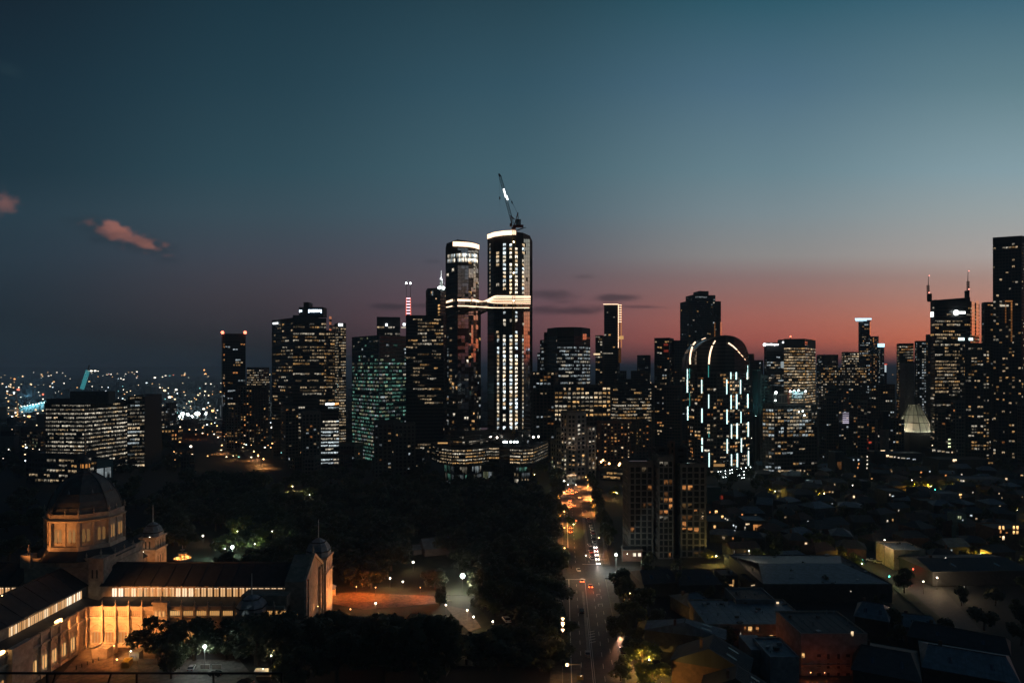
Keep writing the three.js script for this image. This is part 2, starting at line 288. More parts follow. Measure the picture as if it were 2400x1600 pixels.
// a flat lamp or sign panel between two frame columns on a front at distance d
function panel(T, name, px0, px1, top, bot, d, mat, thick = 0.3, d1 = d) {
  const a = [X(px0, d), -d], b = [X(px1, d1), -d1], th = Math.atan2(-(b[1] - a[1]), b[0] - a[0]), L = Math.hypot(b[0] - a[0], b[1] - a[1]);
  const y0 = Y(bot, d), y1 = Y(top, d);
  return bmb(T).box((a[0] + b[0]) / 2, y0, (a[1] + b[1]) / 2, L, y1 - y0, thick, th).build(name, mat, T);
}
const { FontLoader } = await import('three/addons/loaders/FontLoader.js');
const { TextGeometry } = await import('three/addons/geometries/TextGeometry.js');
const font = await new FontLoader().loadAsync('fonts/droid/droid_sans_bold.typeface.json');
function lettering(T, text, px0, px1, mid, d, mat) {
  const g = new TextGeometry(text, { font, size: 1, depth: 0.25, curveSegments: 3, bevelEnabled: false }); g.computeBoundingBox();
  const b = g.boundingBox, w = b.max.x - b.min.x, W = X(px1, d) - X(px0, d), s = W / w;
  g.translate(-(b.min.x + b.max.x) / 2, -(b.min.y + b.max.y) / 2, 0); g.scale(s, s, 1);
  const m = part('sign_lettering', g, mat, T); m.position.set(X((px0 + px1) / 2, d) - T.position.x, Y(mid, d) - T.position.y, -d - T.position.z); return m;
}
function beacon(name, label, pos, mat, r, group) { const t = thing(name, label, 'lamp', [pos.x, pos.y, pos.z], 0, group); part('lamp_bulb', new THREE.SphereGeometry(r, 10, 8), mat, t); return t; }
const lat = (mb, a, b, w, step, t) => {            // a square lattice mast from a to b
  const A = new THREE.Vector3(...a), B = new THREE.Vector3(...b), f = B.clone().sub(A), L = f.length(); f.normalize();
  const r = Math.abs(f.y) > 0.95 ? new THREE.Vector3(1, 0, 0) : new THREE.Vector3(0, 0, 1), u = r.clone().cross(f).normalize(); r.copy(f).cross(u).normalize();
  const q = (s, i, j) => A.clone().addScaledVector(f, s).addScaledVector(r, i * w / 2).addScaledVector(u, j * w / 2).toArray(), cs = [[-1, -1], [1, -1], [1, 1], [-1, 1]];
  for (const [i, j] of cs) mb.bar(q(0, i, j), q(L, i, j), t);
  const k = Math.max(1, Math.round(L / step));
  for (let s = 0; s < k; s++) for (let e = 0; e < 4; e++) { const [i, j] = cs[e], [i2, j2] = cs[(e + 1) % 4]; const s0 = s * L / k, s1 = (s + 1) * L / k; mb.bar(q(s0, i, j), q(s1, i2, j2), t * 0.6); mb.bar(q(s1, i, j), q(s1, i2, j2), t * 0.6); }
  return mb;
};
const WARM = ['warm', 'warm', 'amber', 'white'], HOME = ['amber', 'warm', 'orange', 'warm', 'white', 'cool'], OFFICE = ['white', 'white', 'warm', 'cool'], COOL = ['cool', 'cool', 'white'];
const some = p => () => p;
// vertical fins of coated glass between frame columns px0 and px1, turned towards the afterglow
function fins(T, d, px0, px1, py0, py1, rows = 1, toward = 52) {
  const w = (px1 - px0) * d / F, n = Math.max(1, Math.round(w / 1.3)), s = w / n;
  for (let k = 0; k < n; k++) for (let r = 0; r < rows; r++) {
    const px = px0 + (k + 0.5) / n * (px1 - px0), v = new THREE.Vector2((px - 1200) / F, -1).normalize(), q = toward * Math.PI / 180;
    const yaw = Math.atan2(Math.sin(q) - v.x, -Math.cos(q) - v.y), c = Math.cos(yaw + Math.atan2(v.x, 1)), h = (py1 - py0) / rows;
    const m = part('facade_fin', finGeo, M.coated, T), D = d - 0.2 - s * Math.abs(Math.tan(yaw)) / 2, a = Y(py0 + (r + 1) * h - 0.4, d), b = Y(py0 + r * h, d);
    m.position.set(X(px, D) - T.position.x, (a + b) / 2, -D - T.position.z); m.rotation.y = yaw; m.scale.set(s / Math.max(c, 0.25), b - a, 0.12);
  }
}
// coated panes along a side wall from (px0, d0) to (px1, d1)
function mirrorWall(T, px0, d0, px1, d1, py0, py1, cols, rows, skip = () => false) {
  const yaw = Math.atan2(d1 - d0, X(px1, d1) - X(px0, d0)), L = Math.hypot(d1 - d0, X(px1, d1) - X(px0, d0)) / cols;
  for (let k = 0; k < cols; k++) for (let r = 0; r < rows; r++) if (!skip(k, r)) { const u = (k + 0.5) / cols, d = lerp(d0, d1, u), x = lerp(X(px0, d0), X(px1, d1), u), m = part('facade_panel', panes[0], M.coated, T), a = Y(lerp(py0, py1, (r + 1) / rows), d), b = Y(lerp(py0, py1, r / rows), d); m.position.set(x - T.position.x, (a + b) / 2, -d - T.position.z); m.rotation.y = yaw + (rnd() - 0.5) * 0.03; m.scale.set(L * 0.94, (b - a) * 0.93, 1); }
}
const finGeo = new THREE.BoxGeometry(1, 1, 1);

// ---------------------------------------------------------------- ground and streets
struct('ground', new THREE.PlaneGeometry(40000, 36000, 1, 1).rotateX(-Math.PI / 2).translate(0, -0.35, -4500), M.earth);
const flat = (name, pts, y, mat, th = 0.1) => { const p = pts.map(([px, py]) => [X(px, gd(py)), -gd(py)]); return struct(name, new MB().prism(p, y - th, y).geo(), mat); };
const cx = d => 25 + 0.075 * (d - 207);              // centre line of the avenue at distance d
const av = (o, d) => [cx(d) + o, -d];
struct('avenue', new MB().prism([av(-9.5, 190), av(9.5, 190), av(9.5, 585), av(-9.5, 585)], -0.2, 0).geo(), M.asphalt);
struct('cross_street', new MB().prism([[18, -311], [80, -311], [80, -330], [18, -330]], -0.2, 0.004).geo(), M.asphalt);
struct('service_lane', new MB().prism([[33.5, -190], [38.5, -190], [44, -262], [39.5, -262]], -0.2, 0).geo(), M.asphalt);
for (const s of [-1, 1]) for (const [a, b] of [[190, 309], [332, 575]]) {
  struct('footpath', new MB().prism([av(s * 9.8, a), av(s * 13.5, a), av(s * 13.5, b), av(s * 9.8, b)], -0.2, 0.12).geo(), M.pave);
  struct('kerb', new MB().prism([av(s * 9.5, a), av(s * 9.8, a), av(s * 9.8, b), av(s * 9.5, b)], -0.2, 0.13).geo(), M.kerb);
}
{
  const mk = new MB(), y0 = 0.004, y1 = 0.01;
  const line = (o, a, b, w = 0.18) => mk.prism([av(o - w / 2, a), av(o + w / 2, a), av(o + w / 2, b), av(o - w / 2, b)], y0, y1);
  line(-0.3, 190, 262); line(0.3, 190, 310, 0.15); line(-6.9, 190, 309, 0.3); line(-6.9, 332, 470, 0.45); line(6.6, 333, 400, 0.2); line(9.0, 340, 380, 0.2);
  for (let d = 190; d < 305; d += 9) { line(3.4, d, d + 3.6); line(6.4, d + 3, d + 6.6, 0.2); line(-3.6, d + 1, d + 4.6); }
  for (let d = 336; d < 560; d += 9) { line(3.3, d, d + 3.6); line(-3.4, d, d + 3.6); }
  for (const [o, d] of [[-4, 309], [4.5, 333]]) mk.prism([av(o - 4.6, d), av(o + 4.6, d), av(o + 4.6, d + 0.45), av(o - 4.6, d + 0.45)], y0 + 0.001, y1 + 0.001);
  for (const d of [335, 341]) mk.prism([av(8.2, d), av(12.4, d), av(12.4, d + 0.3), av(8.2, d + 0.3)], 0.125, 0.131);
  for (let k = 0; k < 5; k++) mk.prism([av(-0.1, 247 - k * 2.4), av(1.9, 248 - k * 2.4), av(1.9, 248.5 - k * 2.4), av(-0.1, 247.5 - k * 2.4)], y0 + 0.001, y1 + 0.001);
  for (const d of [274, 286]) { mk.prism([av(4.6, d), av(4.85, d), av(4.85, d + 3), av(4.6, d + 3)], y0, y1); mk.prism([av(4.85, d + 2.5), av(6.2, d + 2.7), av(6.2, d + 3.1), av(4.85, d + 3)], y0, y1); }
  struct('road_marking', mk.geo(), M.paint);
  const md = new MB(); md.prism([av(-1.5, 225), av(-0.6, 225), av(-0.6, 292), av(-1.5, 292)], 0.004, 0.14); md.prism([av(2.6, 345), av(4.3, 345), av(4.3, 440), av(2.6, 440)], 0.004, 0.14);
  struct('median_strip', md.geo(), M.kerb);
}
flat('side_street', [[2020, 1322], [2100, 1318], [2240, 1468], [2170, 1400]], 0, M.asphalt);
flat('side_street', [[1985, 1310], [2120, 1318], [2200, 1350], [2060, 1352]], 0.004, M.asphalt);
flat('side_street', [[2060, 1342], [2180, 1345], [2330, 1510], [2230, 1470]], 0.008, M.asphalt);
flat('verge', [[2075, 1362], [2105, 1362], [2265, 1500], [2215, 1480]], 0.1, M.grass);
flat('forecourt', [[200, 1515], [330, 1512], [470, 1600], [90, 1640]], 0.0, M.path);
flat('forecourt', [[320, 1545], [560, 1545], [640, 1640], [330, 1640]], 0.004, M.pave);
flat('park_path', [[740, 1390], [830, 1388], [1010, 1396], [1060, 1408], [960, 1420], [850, 1428], [745, 1408]], 0.0, M.path);
flat('park_path', [[1040, 1416], [1100, 1430], [1128, 1470], [1100, 1480], [1060, 1440]], 0.004, M.path);
flat('lawn', [[700, 1400], [1100, 1400], [1250, 1560], [760, 1560]], -0.1, M.grass);
flat('lawn', [[400, 1150], [1290, 1140], [1270, 1395], [740, 1392]], -0.12, M.grass);

// ---------------------------------------------------------------- the skyline, from left to right
const T = {};
T.slab = tower('office_slab', 'wide office slab with rows of warm white strip windows, left of the skyline behind the dome', [
  { pts: [[106, 602], [197, 598], [297, 640]], back: 18, top: 946, ref: 1, fh: 3.56, bw: 1.9, band: 0.5, pier: 0.06, wall: M.concDark, lit: { p: (f, u, e, fl) => f < 0.22 ? 0.2 : f > 0.93 ? 0.12 : 0.62 + 0.3 * fl, c: ['white', 'white', 'warm', 'white'], l: [1, 1, 2, 2, 3], run: 4 } },
], 'office building');
plantRoom(T.slab, 163, 254, 917, 604, 946, 10, M.conc); plantRoom(T.slab, 108, 163, 934, 606, 946, 9, M.plant); finish(T.slab);
T.slab2 = tower('office_block', 'slim office block with cool white windows beside the wide office slab', [
  { pts: [[298, 655], [338, 660], [378, 720]], top: 930, ref: 1, fh: 3.6, bw: 2, band: 0.42, pier: 0.06, blank: e => e === 1, lit: { p: (f, u, e, fl) => 0.25 + fl * 0.6, c: ['white', 'cool', 'white', 'warm'], run: 5 } },
], 'office building'); finish(T.slab2);
T.lobby = tower('glass_lobby', 'teal lit glass lobby with tall bays in front of the wide office slab', [
  { pts: [[222, 585], [280, 600]], top: 1083, ref: 0, back: 12, fh: 10, bw: 7, band: 0.06, pier: 0.14, wall: M.teal, lit: { p: some(1), c: ['cool'], l: [1, 1], run: 3 } },
], 'lobby'); finish(T.lobby);
T.podL = tower('low_office', 'low dark block with one warm window row between the dome and the office slab', [
  { pts: [[60, 570], [215, 560]], top: 1066, ref: 1, back: 20, fh: 4.2, bw: 3, band: 0.45, pier: 0.1, lit: { p: (f, u, e, fl) => u > 0.35 ? 0.5 : 0.06, c: WARM, l: [1, 2, 2], run: 3 } },
], 'office building'); finish(T.podL);
T.lowL = tower('low_school', 'small dark block with warm windows and pale end wall at the far left', [
  { pts: [[48, 775], [104, 760]], top: 1006, ref: 1, back: 25, fh: 3.6, bw: 2.6, band: 0.35, pier: 0.18, wall: M.brown, lit: { p: (f, u) => u > 0.3 ? 0.4 : 0.1, c: ['amber', 'warm', 'lime'], l: [0, 1, 1], run: 2 } },
  { pts: [[0, 770], [46, 772]], top: 1010, back: 25, fh: 20, bw: 30, pier: 0, band: 1, wall: M.conc, name: 'end_wing' },
], 'building'); finish(T.lowL);
T.midL = tower('small_office', 'small office with four bright window rows right of the slim office block', [
  { pts: [[357, 1000], [396, 1005]], top: 955, back: 22, fh: 3.7, bw: 2.4, band: 0.4, pier: 0.08, lit: { p: (f, u, e, fl, k) => f > 0.45 && f < 0.85 ? 0.8 : 0.15, c: ['white', 'warm'], l: [1, 2, 2], run: 3 } },
  { pts: [[397, 1010], [420, 1020]], top: 945, back: 22, fh: 3.7, bw: 2.6, band: 0.4, pier: 0.2, lit: { p: some(0.14), c: COOL, l: [1, 2] } },
], 'office building'); finish(T.midL);
T.arcade = tower('low_arcade', 'long low building with a row of small orange lit openings', [{ pts: [[370, 900], [428, 900]], top: 1006, back: 14, fh: 5, bw: 4, band: 0.4, pier: 0.4, lit: { p: (f) => f > 0.6 ? 0.8 : 0.1, c: ['orange', 'amber'], l: [2, 3], run: 6 } }], 'building'); finish(T.arcade);
T.beacon = tower('apartment_tower', 'tall dark apartment tower with red beacons on both roof corners', [
  { pts: [[520, 905], [527, 898], [575, 902]], ref: 1, top: 783, back: 24, head: 8, fh: 3.4, bw: 3.2, band: 0.3, pier: 0.14, lit: { p: (f, u) => f > 0.35 ? 0.1 : 0.04, c: ['amber', 'warm', 'orange', 'cool'], l: [1, 2, 2], run: 3 } },
], 'tower');
for (const px of [521, 574]) { const b = bmb(T.beacon), q = P(px, 779, 900); b.box(q.x, q.y - 3, q.z + 0.3, 0.4, 3, 0.4); b.build('beacon_pole', M.pole, T.beacon); const m = part('beacon_lamp', new THREE.SphereGeometry(2.1, 10, 8), glow(1, 0.18, 0.1, 5), T.beacon); m.position.set(q.x - T.beacon.position.x, q.y, q.z + 0.3 - T.beacon.position.z); }
panel(T.beacon, 'corner_fin', 519, 521.5, 786, 985, 903, M.zinc, 0.6);
for (const [px, a, b] of [[519.5, 925, 945], [521.5, 945, 952], [516, 948, 975]]) panel(T.beacon, 'fin_light', px, px + 1.1, a, b, 901, LW.cool[1], 0.3);
finish(T.beacon);
T.brownL = tower('brown_apartments', 'brown mid-rise apartments with warm windows at the foot of the beacon tower', [
  { pts: [[556, 860], [614, 850]], top: 905, back: 26, fh: 3.3, bw: 4.6, band: 0.4, pier: 0.5, wall: M.brown, lit: { p: (f, u) => f < 0.55 ? 0.32 : 0.1, c: ['orange', 'amber', 'warm'], l: [1, 2, 3], run: 1 } },
  { pts: [[530, 820], [556, 815]], top: 952, back: 20, fh: 3.3, bw: 4, band: 0.4, pier: 0.3, wall: M.conc, lit: { p: some(0.12), c: ['amber'], l: [1] }, name: 'annexe' },
], 'apartment building'); finish(T.brownL);
T.gridL = tower('office_block', 'mid-rise office with a grid of small white windows right of the beacon tower', [
  { pts: [[578, 1020], [618, 1010]], top: 862, back: 25, fh: 3.5, bw: 3, band: 0.45, pier: 0.12, lit: { p: (f, u, e, fl) => f > 0.3 ? 0.35 + fl * 0.4 : 0.1, c: ['white', 'warm'], l: [1, 2], run: 3 } },
  { pts: [[618, 1030], [638, 1040]], top: 880, back: 20, fh: 3.5, bw: 3, band: 0.45, pier: 0.2, lit: { p: some(0.3), c: COOL, l: [1, 2], run: 1 }, name: 'rear_wing' },
], 'office building'); finish(T.gridL);

const H = T.signTower = tower('office_tower', 'large dark office tower with a bright sign box on its stepped crown', [
  { pts: [[637, 845], [686, 802], [764, 812]], back: 42, ref: 1, top: 746, head: 4, fh: 3.95, bw: 2.7, band: 0.42, pier: 0.1, pierEvery: 5, lit: { p: (f, u, e, fl, k) => e === 0 ? (fl > 0.7 ? 0.3 : 0.07) : fl > 0.42 && !(f > 0.28 && f < 0.42) ? 0.5 : 0.07, c: ['warm', 'amber', 'white', 'warm'], l: [0, 1, 1, 2, 2], run: 5 } },
  { pts: [[686, 806], [764, 814]], ref: 0, y0: Y(746, 802) + 1.2, top: 740, back: 34, fh: 3.95, bw: 2.7, band: 0.42, pier: 0.1, pierEvery: 5, lit: { p: (f, u) => u > 0.3 ? 0.6 : 0.2, c: ['amber', 'warm'], l: [1, 2, 2], run: 5 }, name: 'upper_storeys' },
  { pts: [[764, 808], [792, 815]], ref: 0, top: 775, back: 34, fh: 3.95, bw: 2.7, band: 0.42, pier: 0.1, pierEvery: 4, lit: { p: (f, u, e, fl) => 0.12 + fl * 0.4, c: ['warm', 'amber'], l: [0, 1, 2], run: 4 }, name: 'side_wing' },
]);
{ const pr = (a, b, t, bo) => plantRoom(H, a, b, t, 812, bo, 16, M.black); pr(700, 757, 719.5, 742); pr(711, 723, 708, 720);
  panel(H, 'sign_board', 721, 754, 721, 738.5, 811, std(0.02, 0.05, 0.09, 0.4), 0.5); lettering(H, '[HESTA]', 722.5, 753, 729, 810.5, glow(0.75, 0.88, 1, 5)); lettering(H, '[H', 701, 707, 729, 811, glow(0.75, 0.88, 1, 4));
  panel(H, 'sign_lamp', 639, 651, 756, 760, 835, GL.sign, 0.4, 828);
  mirrorWall(H, 771, 800, 792, 818, 761.5, 779, 3, 4); mirrorWall(H, 771, 800, 777, 805, 741, 761, 1, 3);
} finish(H);
T.slim = tower('slim_tower', 'slim office tower with stacked white windows and a small bright sign on top', [
  { pts: [[794, 845], [817, 850]], top: 758, ref: 0, back: 22, head: 5, fh: 3.4, bw: 2.3, band: 0.4, pier: 0.1, lit: { p: (f, u, e, fl) => 0.35 + fl * 0.55, c: ['white', 'warm', 'warm'], l: [1, 2, 2], run: 4 } },
]); panel(T.slim, 'sign_lamp', 792.5, 803, 758, 764, 843.5, GL.sign, 0.5); finish(T.slim);
T.green = tower('green_office_tower', 'green glass office tower with two lit fronts meeting at a corner edge', [
  { pts: [[825, 735], [888, 690], [951, 712]], ref: 1, top: 787, back: 34, fh: 3.78, bw: 1.7, band: 0.42, pier: 0.08, pierEvery: 4, glass: M.glassGreen, wall: M.greenwall, lit: { p: (f, u, e, fl) => f > 0.78 ? 0.06 : f > 0.62 ? 0.5 : fl > 0.1 ? 0.72 : 0.1, c: ['green', 'green', 'lime', 'white', 'green', 'cool'], l: [0, 1, 1, 1, 2], run: 3 } },
]);
panel(T.green, 'corner_edge', 887.2, 888.8, 788, 1080, 689.3, M.zinc, 0.5); finish(T.green);
T.darkTop = tower('dark_tower', 'dark tower with a lit sign spot rising behind the green glass tower', [
  { pts: [[883, 780], [946, 785]], top: 744, back: 26, head: 9, fh: 3.8, bw: 2.8, band: 0.4, pier: 0.1, pierEvery: 3, lit: { p: (f, u) => f > 0.8 && f < 0.93 ? 0.4 : 0.05, c: ['warm', 'white'], l: [1, 2], run: 4 } },
]); panel(T.darkTop, 'sign_lamp', 903, 908, 758, 764, 779, GL.sign, 0.4); panel(T.darkTop, 'sign_lamp', 944, 950, 757, 763, 779, GL.sign, 0.4); panel(T.darkTop, 'sign_lamp', 940, 951, 766, 768.5, 779, LW.white[3], 0.4); finish(T.darkTop);
const K = T.darkOffice = tower('office_tower', 'broad dark office tower with scattered warm rows left of the twin towers', [
  { pts: [[951, 765], [1046, 770]], top: 740, ref: 0, back: 36, head: 3, fh: 3.9, bw: 2.6, band: 0.42, pier: 0.1, pierEvery: 3, lit: { p: (f, u, e, fl, k) => f < 0.35 ? (f < 0.06 ? 0.5 : 0.0) : u > 0.3 ? (fl > 0.35 ? 0.42 : 0.1) : 0.1, c: ['warm', 'amber', 'white', 'warm'], l: [0, 1, 1, 2, 2], run: 4 } },
]); finish(K);
T.spire = tower('spire_tower', 'dark tower with a floodlit roof spire and a column of yellow windows', [
  { pts: [[1002, 900], [1032, 895], [1046, 905]], ref: 1, top: 676, back: 26, fh: 4.4, bw: 3.6, band: 0.3, pier: 0.12, lit: { p: (f, u, e) => e === 0 && u > 0.82 && f > 0.6 && f < 0.9 ? 0.9 : 0.02, c: ['warm', 'amber'], l: [2, 3], run: 1 } },
]);
{ const b = bmb(T.spire), q = P(1034, 676, 902); lat(b, [q.x, q.y, q.z], [q.x, Y(652, 902), q.z], 2.6, 3, 0.45); b.bar([q.x, Y(652, 902), q.z], [q.x, Y(626, 902), q.z], 0.9, 0.3); b.build('spire_mast', M.white, T.spire);
  for (const px of [1029.5, 1039]) { const m = part('spire_lamp', new THREE.SphereGeometry(1.9, 10, 8), GL.lampC, T.spire), p = P(px, 674.5, 896); m.position.set(p.x - T.spire.position.x, p.y, p.z - T.spire.position.z); }
  const l = new THREE.SpotLight(0xeaf6ff, 9000, 60, 0.35, 0.6, 2); l.position.set(q.x + 1, q.y + 0.5, q.z + 6); l.target.position.set(q.x, q.y + 25, q.z); scene.add(l, l.target);
  panel(T.spire, 'sign_lamp', 1012, 1015, 682, 692, 898, LW.cool[2], 0.4); } finish(T.spire);
{ // the twin-legged signal mast behind the dark office
  const t = T.mast = thing('signal_mast', 'red and white lit twin mast standing on the broad dark office roof', 'mast', P(957, 740, 784).toArray()), q = P(957, 739, 784), b = bmb(t), top = Y(697, 784);
  for (const s of [-1, 1]) b.bar([q.x + s * 2.6, q.y - 1, q.z], [q.x + s * 2.2, top, q.z], 1.1, 0.9);
  b.build('mast_leg', glow(1, 0.16, 0.1, 0.9), t);
  for (let k = 0; k < 6; k++) bmb(t).box(q.x, lerp(q.y + 2, top - 1.5, k / 5), q.z, 4.6, 0.9, 1.2).build('mast_rung_light', glow(1, 0.75, 0.85, 2.2), t);
  const w = bmb(t); for (const s of [-1, 1]) w.bar([q.x + s * 2.4, top, q.z], [q.x + s * 2.4, Y(664, 784), q.z], 0.45, 0.3); w.build('antenna', M.steel, t);
  for (const s of [-1, 1]) { const m = part('antenna_lamp', new THREE.SphereGeometry(1.0, 8, 6), GL.lampC, t); m.position.set(q.x + s * 2.4 - t.position.x, Y(663.5, 784) - t.position.y, 0); }
}

// the twin glass towers with the sky bridge
const S1 = T.left = tower('glass_tower', 'shorter curved glass twin tower with a lit crown and glowing orange panels', [
  { pts: [[1047, 612], [1072, 594], [1098, 601], [1112, 608], [1122, 616]], ref: 2, top: 567, back: 20, head: 14, fh: 3.35, bw: 2.2, band: 0.16, pier: 0.06, proud: 0.12, glass: M.glass, wall: M.black, lit: { p: (f, u, e) => f < 0.3 ? 0.12 : f < 0.55 ? 0.06 : e > 1 ? 0.07 : 0.01, c: ['amber', 'warm', 'white'], l: [1, 2, 3], run: 2 } },
  { pts: [[1108, 612], [1128, 616]], ref: 0, top: 730, back: 12, fh: 3.35, bw: 2.2, band: 0.16, pier: 0.06, glass: M.glass, wall: M.black, lit: { p: some(0.08), c: ['amber', 'white', 'cool'], l: [1, 2] }, name: 'stair_wing' },
]);
const S2 = T.right = tower('glass_tower', 'taller curved glass twin tower with bright window columns and a crane', [
  { pts: [[1143, 558], [1158, 545], [1180, 538], [1205, 537], [1226, 542], [1242, 554]], ref: 3, top: 545, back: 22, head: 12, fh: 3.35, bw: 2.2, band: 0.14, pier: 0.06, proud: 0.12, glass: M.glass, wall: M.black },
]);
function ribbon(T, name, path, mat, h, thick) {       // a strip of height h metres along frame points [px, py, d]
  const b = bmb(T);
  for (let i = 0; i < path.length - 1; i++) {
    const [a, c] = [path[i], path[i + 1]].map(([px, py, d]) => P(px, py, d)), t = new THREE.Vector3(-(c.z - a.z), 0, c.x - a.x).normalize().multiplyScalar(thick);
    const v = (p, s, y) => [p.x - t.x * s, p.y + y, p.z - t.z * s], H = (i) => typeof h === 'function' ? h(path[i][0]) : h;
    const h0 = H(i) / 2, h1 = H(i + 1) / 2;
    b.quad(v(a, -1, -h0), v(c, -1, -h1), v(c, -1, h1), v(a, -1, h0)); b.quad(v(c, 0, -h1), v(a, 0, -h0), v(a, 0, h0), v(c, 0, h1)); b.quad(v(a, -1, h0), v(c, -1, h1), v(c, 0, h1), v(a, 0, h0)); b.quad(v(a, 0, -h0), v(c, 0, -h1), v(c, -1, -h1), v(a, -1, -h0));
  }
  return b.build(name, mat, T);
}
ribbon(S1, 'crown_light', [[1062, 571.5, 599.5], [1072, 571.5, 592.5], [1098, 573, 599.5], [1112, 575.5, 606.5], [1122.3, 579, 614.5]], GL.crown, 4.0, 0.4);
ribbon(S2, 'crown_light', [[1143, 554.5, 556.5], [1158, 549.3, 543.5], [1180, 546, 536.5], [1200, 545, 535.3], [1209, 545, 536]], GL.crown, 3.5, 0.4);
// fronts: which point of the curved front lies behind a frame column
const front = (pts, px) => { for (let i = 0; i < pts.length - 1; i++) if (px <= pts[i + 1][0] || i === pts.length - 2) return lerp(pts[i][1], pts[i + 1][1], (px - pts[i][0]) / (pts[i + 1][0] - pts[i][0])); };
const f1 = [[1047, 612], [1072, 594], [1098, 601], [1112, 608], [1122, 616]], f2 = [[1143, 558], [1158, 545], [1180, 538], [1205, 537], [1226, 542], [1242, 554]];
function cell(T, f, px0, px1, py0, py1, mat, name = 'window') {
  const d0 = front(f, px0) - 0.8, d1 = front(f, px1) - 0.8, a = [X(px0, d0), -d0], b = [X(px1, d1), -d1], y0 = Y(py1, (d0 + d1) / 2), y1 = Y(py0, (d0 + d1) / 2);
  const m = part(name, pick(panes), mat, T); m.position.set((a[0] + b[0]) / 2 - T.position.x, (y0 + y1) / 2, (a[1] + b[1]) / 2 - T.position.z); m.rotation.y = Math.atan2(-(b[1] - a[1]), b[0] - a[0]); m.scale.set(Math.hypot(b[0] - a[0], b[1] - a[1]), y1 - y0, 1); return m;
}
for (let k = 0; k < 24; k++) for (const [a, b] of [[593.5, 603], [604.5, 613.5]]) { const px = 1049 + k * 2.95; if (k === 6 || rnd() < 0.05) continue; const cu = ((px - 1085) / 38) ** 2 * 3.5; cell(S1, f1, px, px + 2.7, a + cu, b + cu, LW[pick(['white', 'cool', 'white'])][px < 1062 ? pick([1, 2]) : pick([2, 3, 3, 4])]); }
for (let k = 0; k < 14; k++) if (rnd() < 0.55) cell(S1, f1, 1110, 1114, 582 + k * 9, 588 + k * 9, LW.white[pick([1, 2])]);
// lit columns of the taller tower
for (let py = 570; py < 1000; py += 9.3) {
  if (py > 688 && py < 726) continue;
  const lo = py > 726, mid = lo && py < 780, t = (py - 570) / 430, sx = lo ? 1 : 0;
  const put = (px, w, p, l) => { if (rnd() < p) cell(S2, f2, px, px + w, py + rr(0.3, 1.5), py + rr(7, 8.4), LW[pick(['white', 'white', 'cool', 'warm'])][pick(l)]); };
  if (mid) { put(1163, 5, 0.5, [2, 3]); put(1179.5, 5.5, 0.5, [2, 3]); put(1195, 4.5, 0.4, [2, 3]); put(1208, 4.5, 0.5, [3]); put(1225, 5, 0.4, [2, 3]); continue; }
  put(1179, lo ? 5.6 : 6.4, 0.96, [3, 3, 4]); put(1194.5, lo ? 6.5 : 5, 0.93, [3, 4, 4]); put(1207, 6, 0.93, [3, 4, 4]); put(1224.5, lo ? 2.6 : 5, 0.95, lo ? [2, 2, 3] : [3, 4]);
  put(lo ? 1165 : 1163, lo ? 4.6 : 6.5, lo ? 0.9 : 0.45, lo ? [2, 2, 3] : [1, 2, 3]); if (!lo) put(1147.3, 2, 0.85, [1, 2]);
}
// coated panels on the fronts that turn to the west mirror the afterglow
function mirrors(T, f, px0, px1, py0, py1, cols, rowH, p, jit = 0.05) {
  for (let py = py0; py < py1; py += rowH) for (let k = 0; k < cols; k++) {
    if (rnd() > (typeof p === 'function' ? p(py, k) : p)) continue;
    const a = lerp(px0, px1, k / cols), m = cell(T, f, a + 0.25, lerp(px0, px1, (k + 1) / cols) - 0.25, py + 0.35, Math.min(py + rowH, py1) - 0.35, M.coated, 'facade_panel'); m.rotation.y += (rnd() - 0.5) * jit;
  }
}
mirrors(S1, f1, 1072.5, 1098, 622, 960, 3, 8.2, py => py < 760 ? 0.97 : 0.6, 0.06);
mirrors(S1, f1, 1072.5, 1121, 581, 593, 6, 5.6, 0.85, 0.05);
mirrors(S1, f1, 1098, 1121, 618, 940, 4, 11, (py, k) => k === 1 ? 0.8 : k === 3 ? 0.3 : 0.42, 0.16);
for (let py = 760; py < 1000; py += 7) { if (rnd() < 0.4) cell(S1, f1, 1048, 1051, py, py + 5, LW.cool[pick([0, 1])]); if (rnd() < 0.3) cell(S1, f1, 1054, 1059, py, py + 5, LW[pick(['amber', 'warm'])][1]); }
mirrors(S2, f2, 1227.5, 1241.8, 560, 960, 3, 9, 0.95, 0.05);
